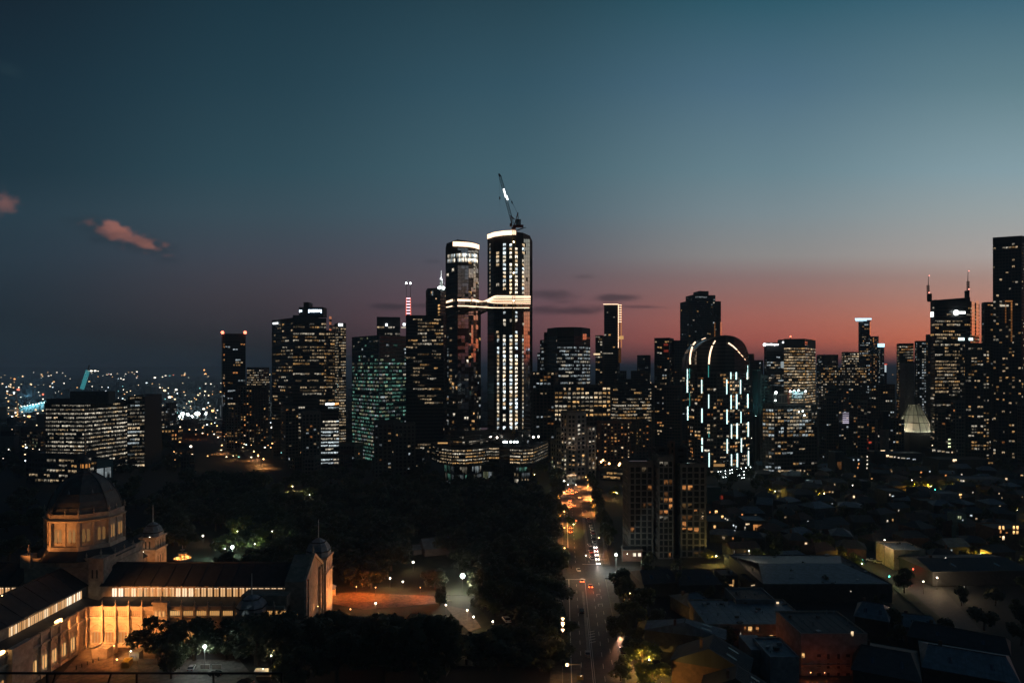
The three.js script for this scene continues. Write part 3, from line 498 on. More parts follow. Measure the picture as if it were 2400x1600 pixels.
// dark storey lines of the lower floors
for (const [TT, f, a, b] of [[S1, f1, 1060, 1113], [S2, f2, 1213, 1241]]) for (let k = 0; k < 6; k++) ribbon(TT, 'floor_ledge', [[a, 966 + k * 10 - (TT === S1 ? 0 : 6), front(f, a) - 0.3], [(a + b) / 2, 966 + k * 10 - (TT === S1 ? 1.5 : 5), front(f, (a + b) / 2) - 0.3], [b, 966 + k * 10 - 4, front(f, b) - 0.3]], M.conc, 0.8, 0.6);
finish(S1); finish(S2);
{ // the sky bridge
  const B = T.bridge = thing('sky_bridge', 'wavy glowing sky bridge wrapping and joining the twin glass towers', 'bridge', P(1145, 706, 552).toArray());
  const dd = px => px < 1122 ? front(f1, clamp(px, 1047, 1122)) - 2.2 : px > 1143 ? front(f2, clamp(px, 1143, 1242)) - 2.2 : lerp(613.8, 555.8, (px - 1122) / 21);
  const path = (a, b, fn, n = 26) => [...Array(n + 1)].map((_, i) => { const px = lerp(a, b, i / n); return [px, fn(px), dd(px)]; });
  const up = px => px < 1062 ? 708 - (px - 1046) * 0.32 : px < 1108 ? 702.5 + (px - 1062) * 0.03 : px < 1132 ? 703.5 + smooth(1108, 1132, px) * 4 : 707;
  ribbon(B, 'light_band', path(1046, 1061, up, 5), GL.crown, 1.7, 0.3); ribbon(B, 'light_band', path(1072, 1103, up, 8), GL.crown, 1.8, 0.3); ribbon(B, 'light_band', path(1107, 1134, up, 10), GL.crown, px => 2.0 - 0.4 * smooth(1120, 1134, px), 0.3);
  for (let k = 0; k < 5; k++) ribbon(B, 'light_band', path(1131, 1243, px => lerp(706.5, 694 + k * 4.1 + 0.8 * (px - 1180) / 60, smooth(1131, 1165, px))), k === 3 ? GL.band : GL.crown, k ? 0.55 : 0.95, 0.3);
  const low = px => px < 1062 ? 720 - (px - 1046) * 0.2 : 716.5 + 5 * smooth(1080, 1170, px);
  ribbon(B, 'light_band', path(1046, 1060, low, 4), GL.crown, 0.75, 0.3); ribbon(B, 'light_band', path(1072, 1240, low, 36), GL.crown, 0.75, 0.3);
  ribbon(B, 'bridge_fascia', path(1047, 1241, px => 724 + 2 * smooth(1080, 1170, px)).map(([a, b, c]) => [a, b, c + 0.6]), M.black, 2.6, 1.5);
  ribbon(B, 'bridge_glass', path(1122, 1241, px => 711 + 2.5 * smooth(1110, 1170, px), 30).map(([a, b, c]) => [a, b, c + 0.9]), M.glassWarm, 4.6, 0.5);
  for (let k = 0; k < 46; k++) { const px = 1114 + k * 2.75; if (rnd() < 0.3 || px > 1236) continue; const d = dd(px) + 0.2, m = part('window', pick(panes), LW[pick(['orange', 'amber', 'warm', 'white'])][pick([0, 1, 1, 2])], B), q = P(px, 713.5 + 2.5 * smooth(1110, 1170, px), d); m.position.set(q.x - B.position.x, q.y - B.position.y, q.z - B.position.z); m.scale.set(rr(0.3, 0.8), 1.9, 1); }
  const u = bmb(B); u.prism([[X(1108, 606), -606], [X(1122, 613), -613], [X(1143, 556), -556], [X(1158, 546), -546], [X(1150, 570), -570], [X(1124, 626), -626]], Y(727, 575), Y(725, 575)); u.build('bridge_deck', M.black, B);
}
{ // the luffing crane in front of the taller tower
  const t = T.crane = thing('tower_crane', 'luffing tower crane climbing the front of the taller twin tower', 'crane', [X(1204, 533), 0, -533]), d = 533;
  const m = bmb(t), q = py => [X(1204, d), Y(py, d), -d];
  lat(m, q(1015), q(534), 2.1, 2.6, 0.24); m.build('mast', M.yellow, t);
  const s = bmb(t), c = q(534); s.box(c[0], c[1] - 1.2, c[2], 3.4, 1.6, 3.4); s.box(c[0] + 3.4, c[1] + 0.6, c[2], 8.4, 1.6, 3.2); s.box(c[0] - 2.2, c[1] + 0.6, c[2] + 2.4, 1.8, 2.4, 1.8); s.build('slewing_platform', M.rust, t);
  const w = bmb(t); for (let k = 0; k < 4; k++) w.box(X(1214, d) + k * 1.05 - 1.4, Y(527, d), -d, 0.95, 4.2, 2.6); w.build('counterweight', M.concDark, t);
  const a = bmb(t), p = (px, py, z = 0) => [X(px, d), Y(py, d), -d + z];
  for (const z of [-1.2, 1.2]) { a.bar(p(1205, 528, z), p(1213.5, 500, z), 0.5); a.bar(p(1216, 528, z), p(1213.5, 500, z), 0.5); a.bar(p(1207, 519, z), p(1215, 512, z), 0.3); a.bar(p(1200, 528, z), p(1197, 506, z), 0.55); a.bar(p(1197, 506, z), p(1206, 514, z), 0.4); } a.bar(p(1213.5, 500, -1.2), p(1213.5, 500, 1.2), 0.9); a.build('a_frame', M.rust, t);
  const j = bmb(t); lat(j, p(1202, 526), p(1172, 413), 1.7, 2.4, 0.26); j.bar(p(1172, 413), p(1169, 407), 1.6, 1.0); j.build('jib', M.steel, t);
  for (const [x0, y0, x1, y1] of [[1183.2, 454, 1185.8, 463], [1180.4, 443.5, 1183, 452.5]].map(v => v)) { bmb(t).bar(p(x0, y0, 1.1), p(x1, y1, 1.1), 1.3).build('jib_light_panel', GL.sign, t); } bmb(t).bar(p(1187, 459.5, 1.1), p(1190, 469, 1.1), 1.3).build('jib_light_panel', GL.sign, t);
  const r = bmb(t); r.bar(p(1170, 408), p(1199, 472), 0.12); r.bar(p(1199, 472), p(1213.5, 500), 0.16); r.bar(p(1199, 471), p(1201, 477), 0.8); r.build('luffing_rope', M.black, t);
  const h = bmb(t); h.bar(p(1170, 411), p(1171.3, 461), 0.1); h.box(X(1171.3, d), Y(467, d), -d, 0.9, 2, 0.9); h.bar(p(1171.3, 467), p(1170.3, 485), 0.08); h.build('hook_block', M.black, t);
  bmb(t).bar(p(1209, 541), p(1227, 534), 0.7).bar(p(1227, 534), p(1233, 533), 0.35).build('service_boom', M.black, t);
  for (const py of [568, 640, 705]) { const l = part('mast_lamp', new THREE.SphereGeometry(0.5, 8, 6), GL.lampW, t); l.position.set(0, Y(py, d), 2.2); const pl = new THREE.PointLight(0xffd9a8, 1500, 60, 2); pl.position.set(X(1204, d), Y(py, d), -d + 2.2); scene.add(pl); }
}
{ // the curving podium
  const pts = [[1010, 560], [1030, 538], [1060, 527], [1090, 526], [1120, 532], [1145, 541], [1170, 540], [1195, 532], [1225, 528], [1250, 534]];
  const Q = T.podium = tower('curved_podium', 'curving hotel podium with five bright ribbon floors below the twin towers', [
    { pts: pts.map(([a, b]) => [a, b]), ref: 4, y0: Y(1089, 532), top: 1048, back: 45, fh: 2.42, bw: 1.6, band: 0.48, pier: 0.1, pierEvery: 2, proud: 0.5, wall: M.concDark, parapet: 0.5, merge: false, lit: { p: (f, u, e) => e === 0 ? 0.25 : e === 5 && f < 0.2 ? 0.1 : 0.9, c: ['warm', 'white', 'warm', 'amber', 'white'], l: [1, 2, 2, 3], run: 6 }, name: 'hotel_floors' },
    { pts: [[1055, 545], [1090, 538], [1125, 543], [1150, 551], [1175, 549], [1200, 542], [1243, 545]], ref: 2, y0: Y(1048, 535) + 0.6, top: 1010, back: 40, fh: 4, bw: 3, band: 0.25, pier: 0.08, wall: M.concDark, lit: { p: (f, u, e) => f < 0.3 ? (e === 2 || e === 0 ? 0.7 : 0.35) : 0.04, c: ['amber', 'cool', 'white'], l: [1, 1, 2], run: 4 }, name: 'terrace_floors' },
    { pts: [[1042, 548], [1065, 534], [1095, 533], [1128, 540]], ref: 1, y0: 0, top: 1090, back: 30, fh: 6.4, bw: 1.4, band: 0.12, pier: 0.12, proud: 0.3, lit: { p: some(0.55), c: ['cool', 'green', 'cool', 'white'], l: [0, 0, 1, 1], run: 5 }, name: 'lobby_front' },
    { pts: [[1132, 552], [1188, 548]], ref: 0, y0: 0, top: 1091, back: 25, fh: 13, bw: 1.5, band: 0.04, pier: 0.12, lit: { p: some(0.9), c: ['green', 'cool', 'lime'], l: [0, 0, 1], run: 8 }, name: 'ballroom_front' },
    { pts: [[1188, 540], [1216, 535], [1248, 540]], ref: 1, y0: 0, top: 1088, back: 30, fh: 4.6, bw: 2.2, band: 0.2, pier: 0.1, proud: 0.3, lit: { p: (f) => f < 0.3 ? 0.55 : 0.5, c: ['warm', 'white', 'cool', 'green'], l: [0, 1, 1, 2], run: 4 }, name: 'restaurant_front' },
  ], 'hotel');
  for (let k = 0; k < 5; k++) { const m = part('terrace_lamp', new THREE.SphereGeometry(0.75, 8, 6), GL.lampC, Q), p = P([1181, 1187, 1197, 1205, 1212][k], 1035.5, 537); m.position.set(p.x - Q.position.x, p.y, p.z - Q.position.z); }
  for (const [px, py] of [[1150, 1024], [1165, 1025], [1250, 1024], [1262, 1023]]) { const m = part('terrace_lamp', new THREE.SphereGeometry(0.7, 8, 6), GL.lampW, Q), p = P(px, py, 539); m.position.set(p.x - Q.position.x, p.y, p.z - Q.position.z); }
  panel(Q, 'canopy_light', 1026, 1049, 1036.5, 1039.5, 534, LW.amber[3], 0.4); for (let k = 0; k < 4; k++) ribbon(Q, 'terrace_ledge', [[1048, 1020 + k * 5.5, 535], [1090, 1023 + k * 5.5, 530], [1130, 1018 + k * 5, 538], [1165, 1012 + k * 5.5, 540]], M.conc, 0.7, 0.8);
  finish(Q);
}
T.roundTop = tower('office_tower', 'dark rounded office tower with bright cool white rows right of the twin towers', [
  { pts: [[1283, 742], [1306, 722], [1345, 716], [1364, 722], [1383, 742]], ref: 2, top: 768, back: 24, head: 6, fh: 3.72, bw: 1.9, band: 0.4, pier: 0.06, pierEvery: 3, lit: { p: (f, u, e, fl, k) => e === 0 ? (u > 0.9 && f > 0.3 ? 0.5 : 0) : f > 0.9 ? 0 : fl > 0.2 ? (e === 1 ? 0.5 : 0.72) : 0.2, c: COOL, l: [1, 1, 2, 2], run: 5 } },
  { pts: [[1273, 746], [1284, 742]], ref: 1, top: 780, back: 24, fh: 3.72, bw: 2, band: 0.4, pier: 0.06, name: 'upper_step' },
  { pts: [[1264, 750], [1274, 746]], ref: 1, top: 798, back: 24, fh: 3.72, bw: 1.9, band: 0.4, pier: 0.06, lit: { p: (f) => f < 0.9 ? 0.35 : 0.5, c: COOL, l: [1, 1, 2], run: 3 }, name: 'middle_step' },
  { pts: [[1258, 754], [1265, 750]], ref: 1, top: 828, back: 24, fh: 3.72, bw: 1.9, band: 0.4, pier: 0.06, lit: { p: some(0.4), c: COOL, l: [1, 1, 2], run: 3 }, name: 'lower_step' },
]);
mirrorWall(T.roundTop, 1366, 723.2, 1375, 732.7, 782, 797, 2, 2); mirrorWall(T.roundTop, 1368.5, 725.8, 1373, 730.6, 798, 822, 1, 3); finish(T.roundTop);
T.base = tower('office_block', 'dark mid-rise office with two rows of large warm windows below the rounded tower', [
  { pts: [[1299, 648], [1340, 640], [1432, 652]], ref: 1, top: 905, back: 24, fh: 4.1, bw: 4.6, band: 0.4, pier: 0.22, lit: { p: (f, u, e, fl, k) => f > 0.72 && f < 0.93 ? 0.85 : f > 0.62 && f < 0.93 ? 0.5 : 0.12, c: ['warm', 'warm', 'amber', 'white'], l: [1, 2, 2, 3], run: 3 } },
], 'office building'); finish(T.base);
T.greyFlats = tower('concrete_apartments', 'pale grey concrete apartment block with gridded windows at the end of the avenue', [
  { pts: [[1315, 588], [1330, 582], [1350, 581], [1373, 587]], ref: 1, top: 968, back: 20, fh: 3.72, bw: 4.6, band: 0.36, pier: 0.3, proud: 0.5, wall: M.concLight, lit: { p: (f, u, e, fl) => f > 0.72 ? 0.1 : f > 0.52 ? 0.55 : f < 0.36 ? (u > 0.6 || e === 0 ? 0.75 : 0.2) : 0.06, c: ['amber', 'warm', 'white', 'warm'], l: [1, 2, 2, 3], run: 1 } },
  { pts: [[1302, 595], [1316, 589]], ref: 0, top: 1004, back: 16, fh: 3.72, bw: 4.4, band: 0.36, pier: 0.3, proud: 0.5, wall: M.concLight, lit: { p: (f) => f < 0.4 ? 0.6 : 0.15, c: ['amber', 'warm'], l: [1, 2], run: 1 }, name: 'left_wing' },
  { pts: [[1372, 588], [1396, 594]], ref: 0, top: 1003, back: 16, fh: 3.72, bw: 4.4, band: 0.36, pier: 0.3, proud: 0.5, wall: M.concLight, lit: { p: (f) => f > 0.9 ? 0.7 : f > 0.3 && f < 0.5 ? 0.6 : 0.1, c: ['warm', 'white'], l: [1, 2, 3], run: 2 }, name: 'right_wing' },
  { pts: [[1290, 601], [1303, 596]], ref: 0, top: 1031, back: 14, fh: 3.72, bw: 4, band: 0.36, pier: 0.3, proud: 0.5, wall: M.concLight, lit: { p: (f) => f < 0.5 ? 0.5 : 0.1, c: ['white', 'amber', 'lime'], l: [1, 2], run: 1 }, name: 'lower_wing' },
], 'apartment building'); finish(T.greyFlats);
T.brownFlats = tower('brown_apartments', 'dark brown apartment slab between the podium and the grey concrete block', [
  { pts: [[1246, 700], [1300, 695]], top: 872, back: 24, fh: 3.4, bw: 3.6, band: 0.36, pier: 0.3, wall: M.brown, lit: { p: (f, u) => f > 0.93 ? 0.7 : 0.1, c: ['amber', 'orange', 'warm', 'cool'], l: [1, 2, 2], run: 2 } },
], 'apartment building'); finish(T.brownFlats);
T.litEdge = tower('residential_tower', 'slender dark tower with a glowing orange and white scaffold edge', [
  { pts: [[1411, 905], [1447, 900]], top: 713, back: 22, fh: 3.3, bw: 3, band: 0.3, pier: 0.1, lit: { p: (f) => f < 0.55 ? 0.06 : 0.02, c: ['white', 'cool', 'amber'], l: [1, 2], run: 1 } },
  { pts: [[1391, 895], [1412, 893]], top: 787, back: 22, fh: 3.3, bw: 3, band: 0.3, pier: 0.1, lit: { p: (f, u) => 0.16, c: ['amber', 'white', 'warm'], l: [1, 2, 2], run: 2 }, name: 'lower_wing' },
]);
{ const t = T.litEdge, d = 899; for (const [a, b] of [[713, 815]]) { for (const px of [1449, 1456]) panel(t, 'edge_light', px, px + 1.2, a, b, d, px < 1452 ? GL.band : LW.orange[3], 0.5); for (let k = 0; k < 16; k++) panel(t, 'scaffold_rung_light', 1449, 1457, a + 1 + k * 5.6, a + 2.4 + k * 5.6, d - 0.4, k < 8 ? GL.crown : LW.orange[2], 0.4); }
  panel(t, 'edge_light', 1414, 1449, 712, 713.5, d - 0.5, GL.crown, 0.4); panel(t, 'hoist_cabin', 1451, 1461.5, 787, 795, d - 1.5, LW.amber[3], 2); panel(t, 'edge_light', 1450, 1456, 815, 850, d, LW.orange[0], 0.4); panel(t, 'window', 1391.5, 1406.5, 828, 831.5, 891.5, LW.warm[4], 0.3); for (let k = 0; k < 9; k++) panel(t, 'window', 1409 + k * 3.2, 1411 + k * 3.2, 826.5, 829, 898, LW.white[2], 0.3); }
finish(T.litEdge);
T.rowsMid = tower('office_block', 'mid-rise office with dense warm white window rows left of the ringed dome tower', [
  { pts: [[1432, 765], [1449, 755], [1527, 765]], ref: 1, top: 905, back: 24, fh: 3.5, bw: 1.9, band: 0.4, pier: 0.08, lit: { p: (f, u, e, fl) => f > 0.2 && f < 0.82 ? 0.3 + 0.6 * fl : 0.1, c: ['white', 'warm', 'white', 'amber'], l: [1, 2, 2], run: 5 } },
], 'office building'); finish(T.rowsMid);
T.redFlats = tower('apartment_block', 'dark red apartment block with many small orange windows right of the grey concrete block', [
  { pts: [[1400, 640], [1478, 648]], top: 988, back: 22, fh: 3.15, bw: 3.4, band: 0.4, pier: 0.42, wall: M.red, lit: { p: (f, u) => Math.floor(u * 8) % 2 ? 0.6 : 0.18, c: ['amber', 'warm', 'orange', 'warm'], l: [1, 2, 2, 3], run: 1 } },
  { pts: [[1480, 655], [1530, 660]], top: 990, back: 20, fh: 3.15, bw: 3.6, band: 0.5, pier: 0.5, wall: M.brown, lit: { p: (f, u) => f > 0.45 ? 0.35 : 0.08, c: ['orange', 'amber'], l: [1, 2, 2], run: 1 }, name: 'rear_wing' },
  { pts: [[1400, 590], [1462, 580]], top: 1098, back: 20, fh: 3.6, bw: 3, band: 0.36, pier: 0.08, lit: { p: (f, u) => u > 0.35 ? 0.6 : 0.1, c: ['amber', 'warm'], l: [1, 2], run: 3 }, name: 'street_podium' },
], 'apartment building');
for (const [px, py] of [[1409, 1082], [1413.5, 1078], [1428, 1086], [1451, 1090], [1453, 1086]]) { const m = part('terrace_lamp', new THREE.SphereGeometry(0.85, 8, 6), GL.lampO, T.redFlats), p = P(px, py, 588); m.position.set(p.x - T.redFlats.position.x, p.y, p.z - T.redFlats.position.z); }
finish(T.redFlats);
T.stepTop = tower('stepped_tower', 'tall stepped residential tower with scattered lights behind the ringed dome tower', [
  { pts: [[1602, 1000], [1690, 1008]], ref: 0, top: 706, back: 30, fh: 3.3, bw: 3.2, band: 0.32, pier: 0.16, lit: { p: some(0.07), c: ['amber', 'white', 'cool', 'warm'], l: [1, 2, 2], run: 1 } },
  { pts: [[1614, 1003], [1677, 1009]], ref: 0, y0: Y(706, 1000) + 1.1, top: 692, back: 24, fh: 3.3, bw: 3.2, band: 0.32, pier: 0.16, lit: { p: some(0.1), c: COOL, l: [1], run: 1 }, name: 'upper_tier' },
  { pts: [[1632, 1005], [1661, 1008]], ref: 0, y0: Y(692, 1003) + 1.1, top: 683, back: 20, fh: 5, bw: 4, band: 0.9, pier: 0.2, name: 'roof_tier' },
]);
for (let k = 0; k < 5; k++) panel(T.stepTop, 'window', 1674.5, 1677, 755 + k * 7, 761 + k * 7, 999, LW.orange[1], 0.4); fins(T.stepTop, 1004, 1688, 1692, 755, 790, 6); finish(T.stepTop);  // the orange window strip emits, standing in for afterglow mirrored in the glass
T.dim = tower('residential_tower', 'dark residential tower with two small red glowing panes left of the ringed dome tower', [
  { pts: [[1523, 812], [1570, 805]], ref: 1, top: 793, back: 28, fh: 3.3, bw: 3.2, band: 0.34, pier: 0.2, lit: { p: (f, u) => u < 0.35 || f < 0.6 ? 0.18 : 0.05, c: HOME, l: [1, 2, 2], run: 2 } },
  { pts: [[1570, 812], [1612, 815]], ref: 0, top: 799, back: 24, fh: 3.3, bw: 3.2, band: 0.34, pier: 0.2, lit: { p: (f) => f < 0.72 ? 0.13 : 0.02, c: HOME, l: [1, 2], run: 2 }, name: 'rear_wing' },
]); panel(T.dim, 'window', 1556, 1566, 805, 810, 803.5, LW.red[1], 0.3); panel(T.dim, 'window', 1556, 1567, 819.5, 825, 803.5, LW.red[1], 0.3); panel(T.dim, 'corner_edge', 1568.5, 1570, 792, 840, 804, M.zinc, 0.6); finish(T.dim);  // the two red panes are plain emissive panels on the front
T.dimFar = tower('office_block', 'far small block with fine white window lines behind the dark residential tower', [{ pts: [[1506, 1050], [1525, 1055]], top: 833, back: 24, fh: 3.4, bw: 2.2, band: 0.45, pier: 0.08, lit: { p: (f) => f < 0.75 ? 0.6 : 0.05, c: COOL, l: [0, 1, 1], run: 4 } }], 'office building'); finish(T.dimFar);

{ // the barrel-topped tower with its light tubes
  const D = 620, pts = [[1612, 640], [1628, 626], [1650, 619], [1680, 616], [1710, 618], [1735, 624], [1757, 634]], arc = [];
  const Q = T.dome = tower('domed_tower', 'round-topped apartment tower ringed with white and teal light tubes', [
    { pts, ref: 3, y0: 0, top: 872, back: 28, fh: 3.25, bw: 3.1, band: 0.34, pier: 0.16, glass: M.glass, lit: { p: (f, u, e) => f < 0.06 ? 0.4 : e === 2 ? 0.1 : e === 4 ? 0.3 : 0.2, c: ['amber', 'warm', 'orange', 'warm', 'white'], l: [1, 2, 2, 3], run: 2 } },
  ], 'tower');
  // the vaulted head: a half barrel whose section rises across the front
  const xa = X(1612, 640), xb = X(1757, 634), yb = Y(872, D), yt = Y(790, D), N = 20, sec = [];
  for (let i = 0; i <= N; i++) { const t = Math.PI * (1 - i / N); sec.push([(xa + xb) / 2 + Math.cos(t) * (xb - xa) / 2, yb + 0.95 + Math.pow(Math.sin(t), 0.8) * (yt - yb)]); }
  const dz = x => { const px = 1612 + (x - xa) / (xb - xa) * 145; return -front(pts, px) ; };
  const b = bmb(Q);
  for (let i = 0; i < N; i++) { const [x0, y0] = sec[i], [x1, y1] = sec[i + 1], z0 = dz(x0), z1 = dz(x1), zb = -664; b.quad([x0, yb, z0], [x1, yb, z1], [x1, y1, z1], [x0, y0, z0]); b.quad([x0, y0, z0], [x1, y1, z1], [x1, y1, zb], [x0, y0, zb]); }
  b.build('vaulted_head', M.glass, Q);
  const rb = bmb(Q); for (let i = 0; i < N; i++) { const [x0, y0] = sec[i], [x1, y1] = sec[i + 1]; rb.bar([x0, y0 + 0.3, dz(x0)], [x1, y1 + 0.3, dz(x1)], 0.9); rb.bar([x0, y0 + 0.3, -650], [x1, y1 + 0.3, -650], 0.9); } rb.build('vault_rib', M.steel, Q);
  const bd = bmb(Q); for (let k = 1; k < 9; k++) { const yy = yb + k * 3.3; for (let i = 0; i < N; i++) { const [x0, y0] = sec[i], [x1, y1] = sec[i + 1]; if (Math.min(y0, y1) > yy + 0.8) bd.bar([x0, yy, dz(x0) + 0.15], [x1, yy, dz(x1) + 0.15], 0.7); } } bd.build('floor_bands', M.concDark, Q, 'stuff');
  const tube = (px, a, c, mat, w = 0.95) => bmb(Q).bar([X(px, front(pts, px) - 0.7), Y(a, D), -front(pts, px) + 0.7], [X(px, front(pts, px) - 0.7), Y(c, D), -front(pts, px) + 0.7], w).build('light_tube', mat, Q);
  const curve = (list, mat, w) => { for (let i = 0; i < list.length - 1; i++) { const [p0, y0] = list[i], [p1, y1] = list[i + 1]; bmb(Q).bar([X(p0, front(pts, p0) - 3.2), Y(y0, D), -front(pts, p0) + 3.2], [X(p1, front(pts, p1) - 3.2), Y(y1, D), -front(pts, p1) + 3.2], w).build('light_tube', mat, Q); } };
  curve([[1618, 853], [1617.5, 840], [1619.5, 824], [1623, 812]], GL.crown, 1.1); curve([[1625, 807], [1630, 801]], GL.crown, 0.9); curve([[1645, 795.5], [1654, 792.5]], GL.crown, 0.5);
  curve([[1662, 853], [1663, 838], [1666, 822], [1670, 811]], GL.crown, 1.1); curve([[1672, 807], [1677, 799]], GL.crown, 1);
  curve([[1708, 804], [1718, 811], [1728, 820]], GL.crown, 0.8); curve([[1730, 823], [1740, 834], [1747, 843]], GL.band, 0.6);
  for (const [px, a, c, k] of [[1611.5, 864, 888, 1], [1616.5, 863, 887, 0.5], [1611.5, 889, 921, 2], [1645, 890, 921, 1], [1661, 856, 884, 0.5], [1704, 889, 923, 1], [1713.5, 863, 888, 0.8], [1726, 856, 889, 2], [1736, 890, 923, 1.5], [1752, 856, 889, 2],
    [1617, 922, 954, 0.6], [1612.5, 955, 988, 2], [1645.5, 957, 990, 1.5], [1661.5, 924, 956, 0.8], [1704.5, 959, 993, 1.2], [1714, 925, 958, 1], [1727, 924, 958, 2], [1737, 965, 992, 1.2], [1753, 924, 957, 2],
    [1646, 1026, 1041, 1.5], [1646, 1045, 1058, 1.5], [1662, 1009, 1024, 0.4], [1662.5, 1060, 1093, 1], [1705, 1028, 1061, 1.2], [1715, 994, 1027, 1], [1728, 992, 1028, 2], [1738, 1028, 1061, 1.2], [1754, 991, 1026, 2], [1715, 1064, 1096, 1], [1728.5, 1063, 1097, 2], [1754.5, 1060, 1095, 2]]) tube(px, a, c, k < 0.7 ? GL.stripDim : GL.strip, 0.35 + 0.32 * k);
  // the stepped festoon of lamps at the foot
  const foot = bmb(Q); foot.prism([[X(1672, 600), -600], [X(1768, 606), -606], [X(1768, 622), -622], [X(1672, 622), -622]], 0, Y(1102, 600)); foot.build('entry_podium', M.concDark, Q);
  for (let r = 0; r < 6; r++) for (let k = 0; k < 16; k++) { const px = 1684 + k * 5.4 + r * 0.5, py = 1105 + r * 7.5 - k * 0.75; if (rnd() < 0.35) continue; const m = part('festoon_lamp', lampBall, GL.lampC, Q), p = P(px, py + (rnd() - 0.5), 598.5); m.position.set(p.x - Q.position.x, p.y, p.z - Q.position.z); m.scale.setScalar(r > 3 && rnd() < 0.3 ? 0.5 : 0.26); }
  panel(Q, 'window', 1737, 1757, 1137, 1150, 599, LW.orange[2], 0.4); panel(Q, 'window', 1673, 1699, 1087, 1093, 606, LW.amber[2], 0.3);
  finish(Q);
}
T.wash = tower('blank_tower', 'tower with a teal washed blank end wall right of the ringed dome tower', [
  { pts: [[1760, 660], [1776, 655]], ref: 0, top: 868, back: 24, fh: 120, bw: 40, band: 1, pier: 0, wall: M.teal, name: 'end_wall' },  // the teal of the light wash is put into this wall colour too
  { pts: [[1777, 657], [1800, 662]], ref: 0, top: 880, back: 22, fh: 3.1, bw: 4.4, band: 0.16, pier: 0.08, proud: 0.5, wall: M.conc, lit: { p: some(0.05), c: ['warm', 'red'], l: [1] } },
]);
{ const l = new THREE.SpotLight(0x6fd8cf, 5200, 150, 0.7, 0.9, 2); l.position.set(X(1765, 640), 52, -632); l.target.position.set(X(1768, 655), 72, -660); scene.add(l, l.target); const m = part('wall_washer_lamp', new THREE.SphereGeometry(0.22, 8, 6), GL.lampC, T.wash); m.position.set(l.position.x - T.wash.position.x, 52, l.position.z - T.wash.position.z); bmb(T.wash).bar([l.position.x, 0, l.position.z], [l.position.x, 51.8, l.position.z], 0.25).build('lamp_post', M.pole, T.wash); } finish(T.wash);
T.insurer = tower('office_tower', 'dark office tower with a white UniSuper sign along its roof line', [
  { pts: [[1783, 1010], [1838, 1005]], ref: 0, top: 804, back: 26, head: 10, fh: 3.8, bw: 2.6, band: 0.4, pier: 0.1, lit: { p: (f, u, e, fl) => f > 0.78 && f < 0.86 ? 0.5 : f > 0.55 && f < 0.7 ? 0.3 : 0.06, c: ['white', 'warm', 'cool'], l: [1, 2, 2], run: 3 } },
  { pts: [[1820, 1012], [1840, 1010]], ref: 0, top: 797, back: 22, fh: 3.8, bw: 3, band: 0.5, pier: 0.1, name: 'rear_core' },
]);
lettering(T.insurer, 'UniSuper', 1797, 1826, 807.5, 1003, glow(0.95, 0.97, 1, 3)); { const m = part('sign_emblem', new THREE.CylinderGeometry(2.4, 2.4, 0.5, 16).rotateX(Math.PI / 2), glow(0.95, 0.97, 1, 3), T.insurer), p = P(1792.5, 807.5, 1003.5); m.position.set(p.x - T.insurer.position.x, p.y, p.z - T.insurer.position.z); } panel(T.insurer, 'sign_lamp', 1834, 1841, 800, 804, 1003, GL.sign, 0.5); panel(T.insurer, 'sign_lamp', 1830.5, 1840, 847, 862, 985, LW.cool[2], 0.4); finish(T.insurer);
T.bright = tower('office_tower', 'brightly lit office tower with glowing warm rows on every floor', [
  { pts: [[1838, 905], [1887, 900], [1912, 950]], ref: 1, top: 795, head: 9, fh: 3.75, bw: 2, band: 0.38, pier: 0.05, pierEvery: 4, lit: { p: (f, u, e, fl) => fl > 0.1 ? 0.93 : 0.4, c: ['amber', 'warm', 'warm', 'white'], l: [1, 2, 2, 3], run: 5 } },
]);
for (let k = 0; k < 9; k++) for (let r = 0; r < 12; r++) if (r < 4 || rnd() < 0.7) { const u = (k + 0.5) / 9, d = lerp(900, 950, u) - 0.7, px = lerp(1887.5, 1911.5, u), m = part('facade_panel', panes[0], M.coated, T.bright), q = P(px, 796 + r * 5.2 + 1.2, d); m.position.set(q.x - T.bright.position.x, q.y, q.z - T.bright.position.z); m.rotation.y = 0.94 + (rnd() - 0.5) * 0.03; m.scale.set(6.2, r < 2 ? 2.6 : 1.1, 1); } beacon('roof_beacon', 'red beacon on a thin pole above the brightly lit office tower', P(1853.5, 788.5, 905), glow(1, 0.2, 0.1, 5), 1.0); bmb(T.bright).bar(P(1853.5, 797, 905).toArray(), P(1853.5, 789.5, 905).toArray(), 0.7).build('roof_pole', M.black, T.bright); finish(T.bright);
for (const [nm, lb, bl] of [
  ['office_block', 'dark block with a few white windows right of the brightly lit tower', [{ pts: [[1915, 1050], [1965, 1050]], top: 832, back: 24, fh: 3.6, bw: 2.8, band: 0.4, pier: 0.1, lit: { p: (f) => f < 0.55 ? 0.3 : 0.12, c: ['white', 'warm', 'cool'], l: [1, 2], run: 2 } }]],
  ['office_block', 'mid-rise with bright window dots below the blue crowned tower', [{ pts: [[1966, 1020], [2014, 1015]], top: 826, back: 24, fh: 3.5, bw: 2.6, band: 0.38, pier: 0.12, lit: { p: (f) => f > 0.7 ? 0.55 : 0.2, c: ['white', 'warm', 'warm'], l: [1, 2, 3], run: 2 } }]],
  ['hotel_block', 'wide mid-rise with warm frames of light in front of the blue crowned tower', [{ pts: [[1925, 930], [1962, 925], [2032, 935]], ref: 1, top: 862, back: 24, fh: 3.6, bw: 2.6, band: 0.4, pier: 0.2, wall: M.brown, lit: { p: (f, u, e, fl) => e === 0 ? 0.5 : f > 0.6 ? 0.42 : 0.1, c: ['amber', 'warm', 'white'], l: [1, 1, 2, 2], run: 2 } }]],
]) finish(tower(nm, lb, bl, 'office building'));
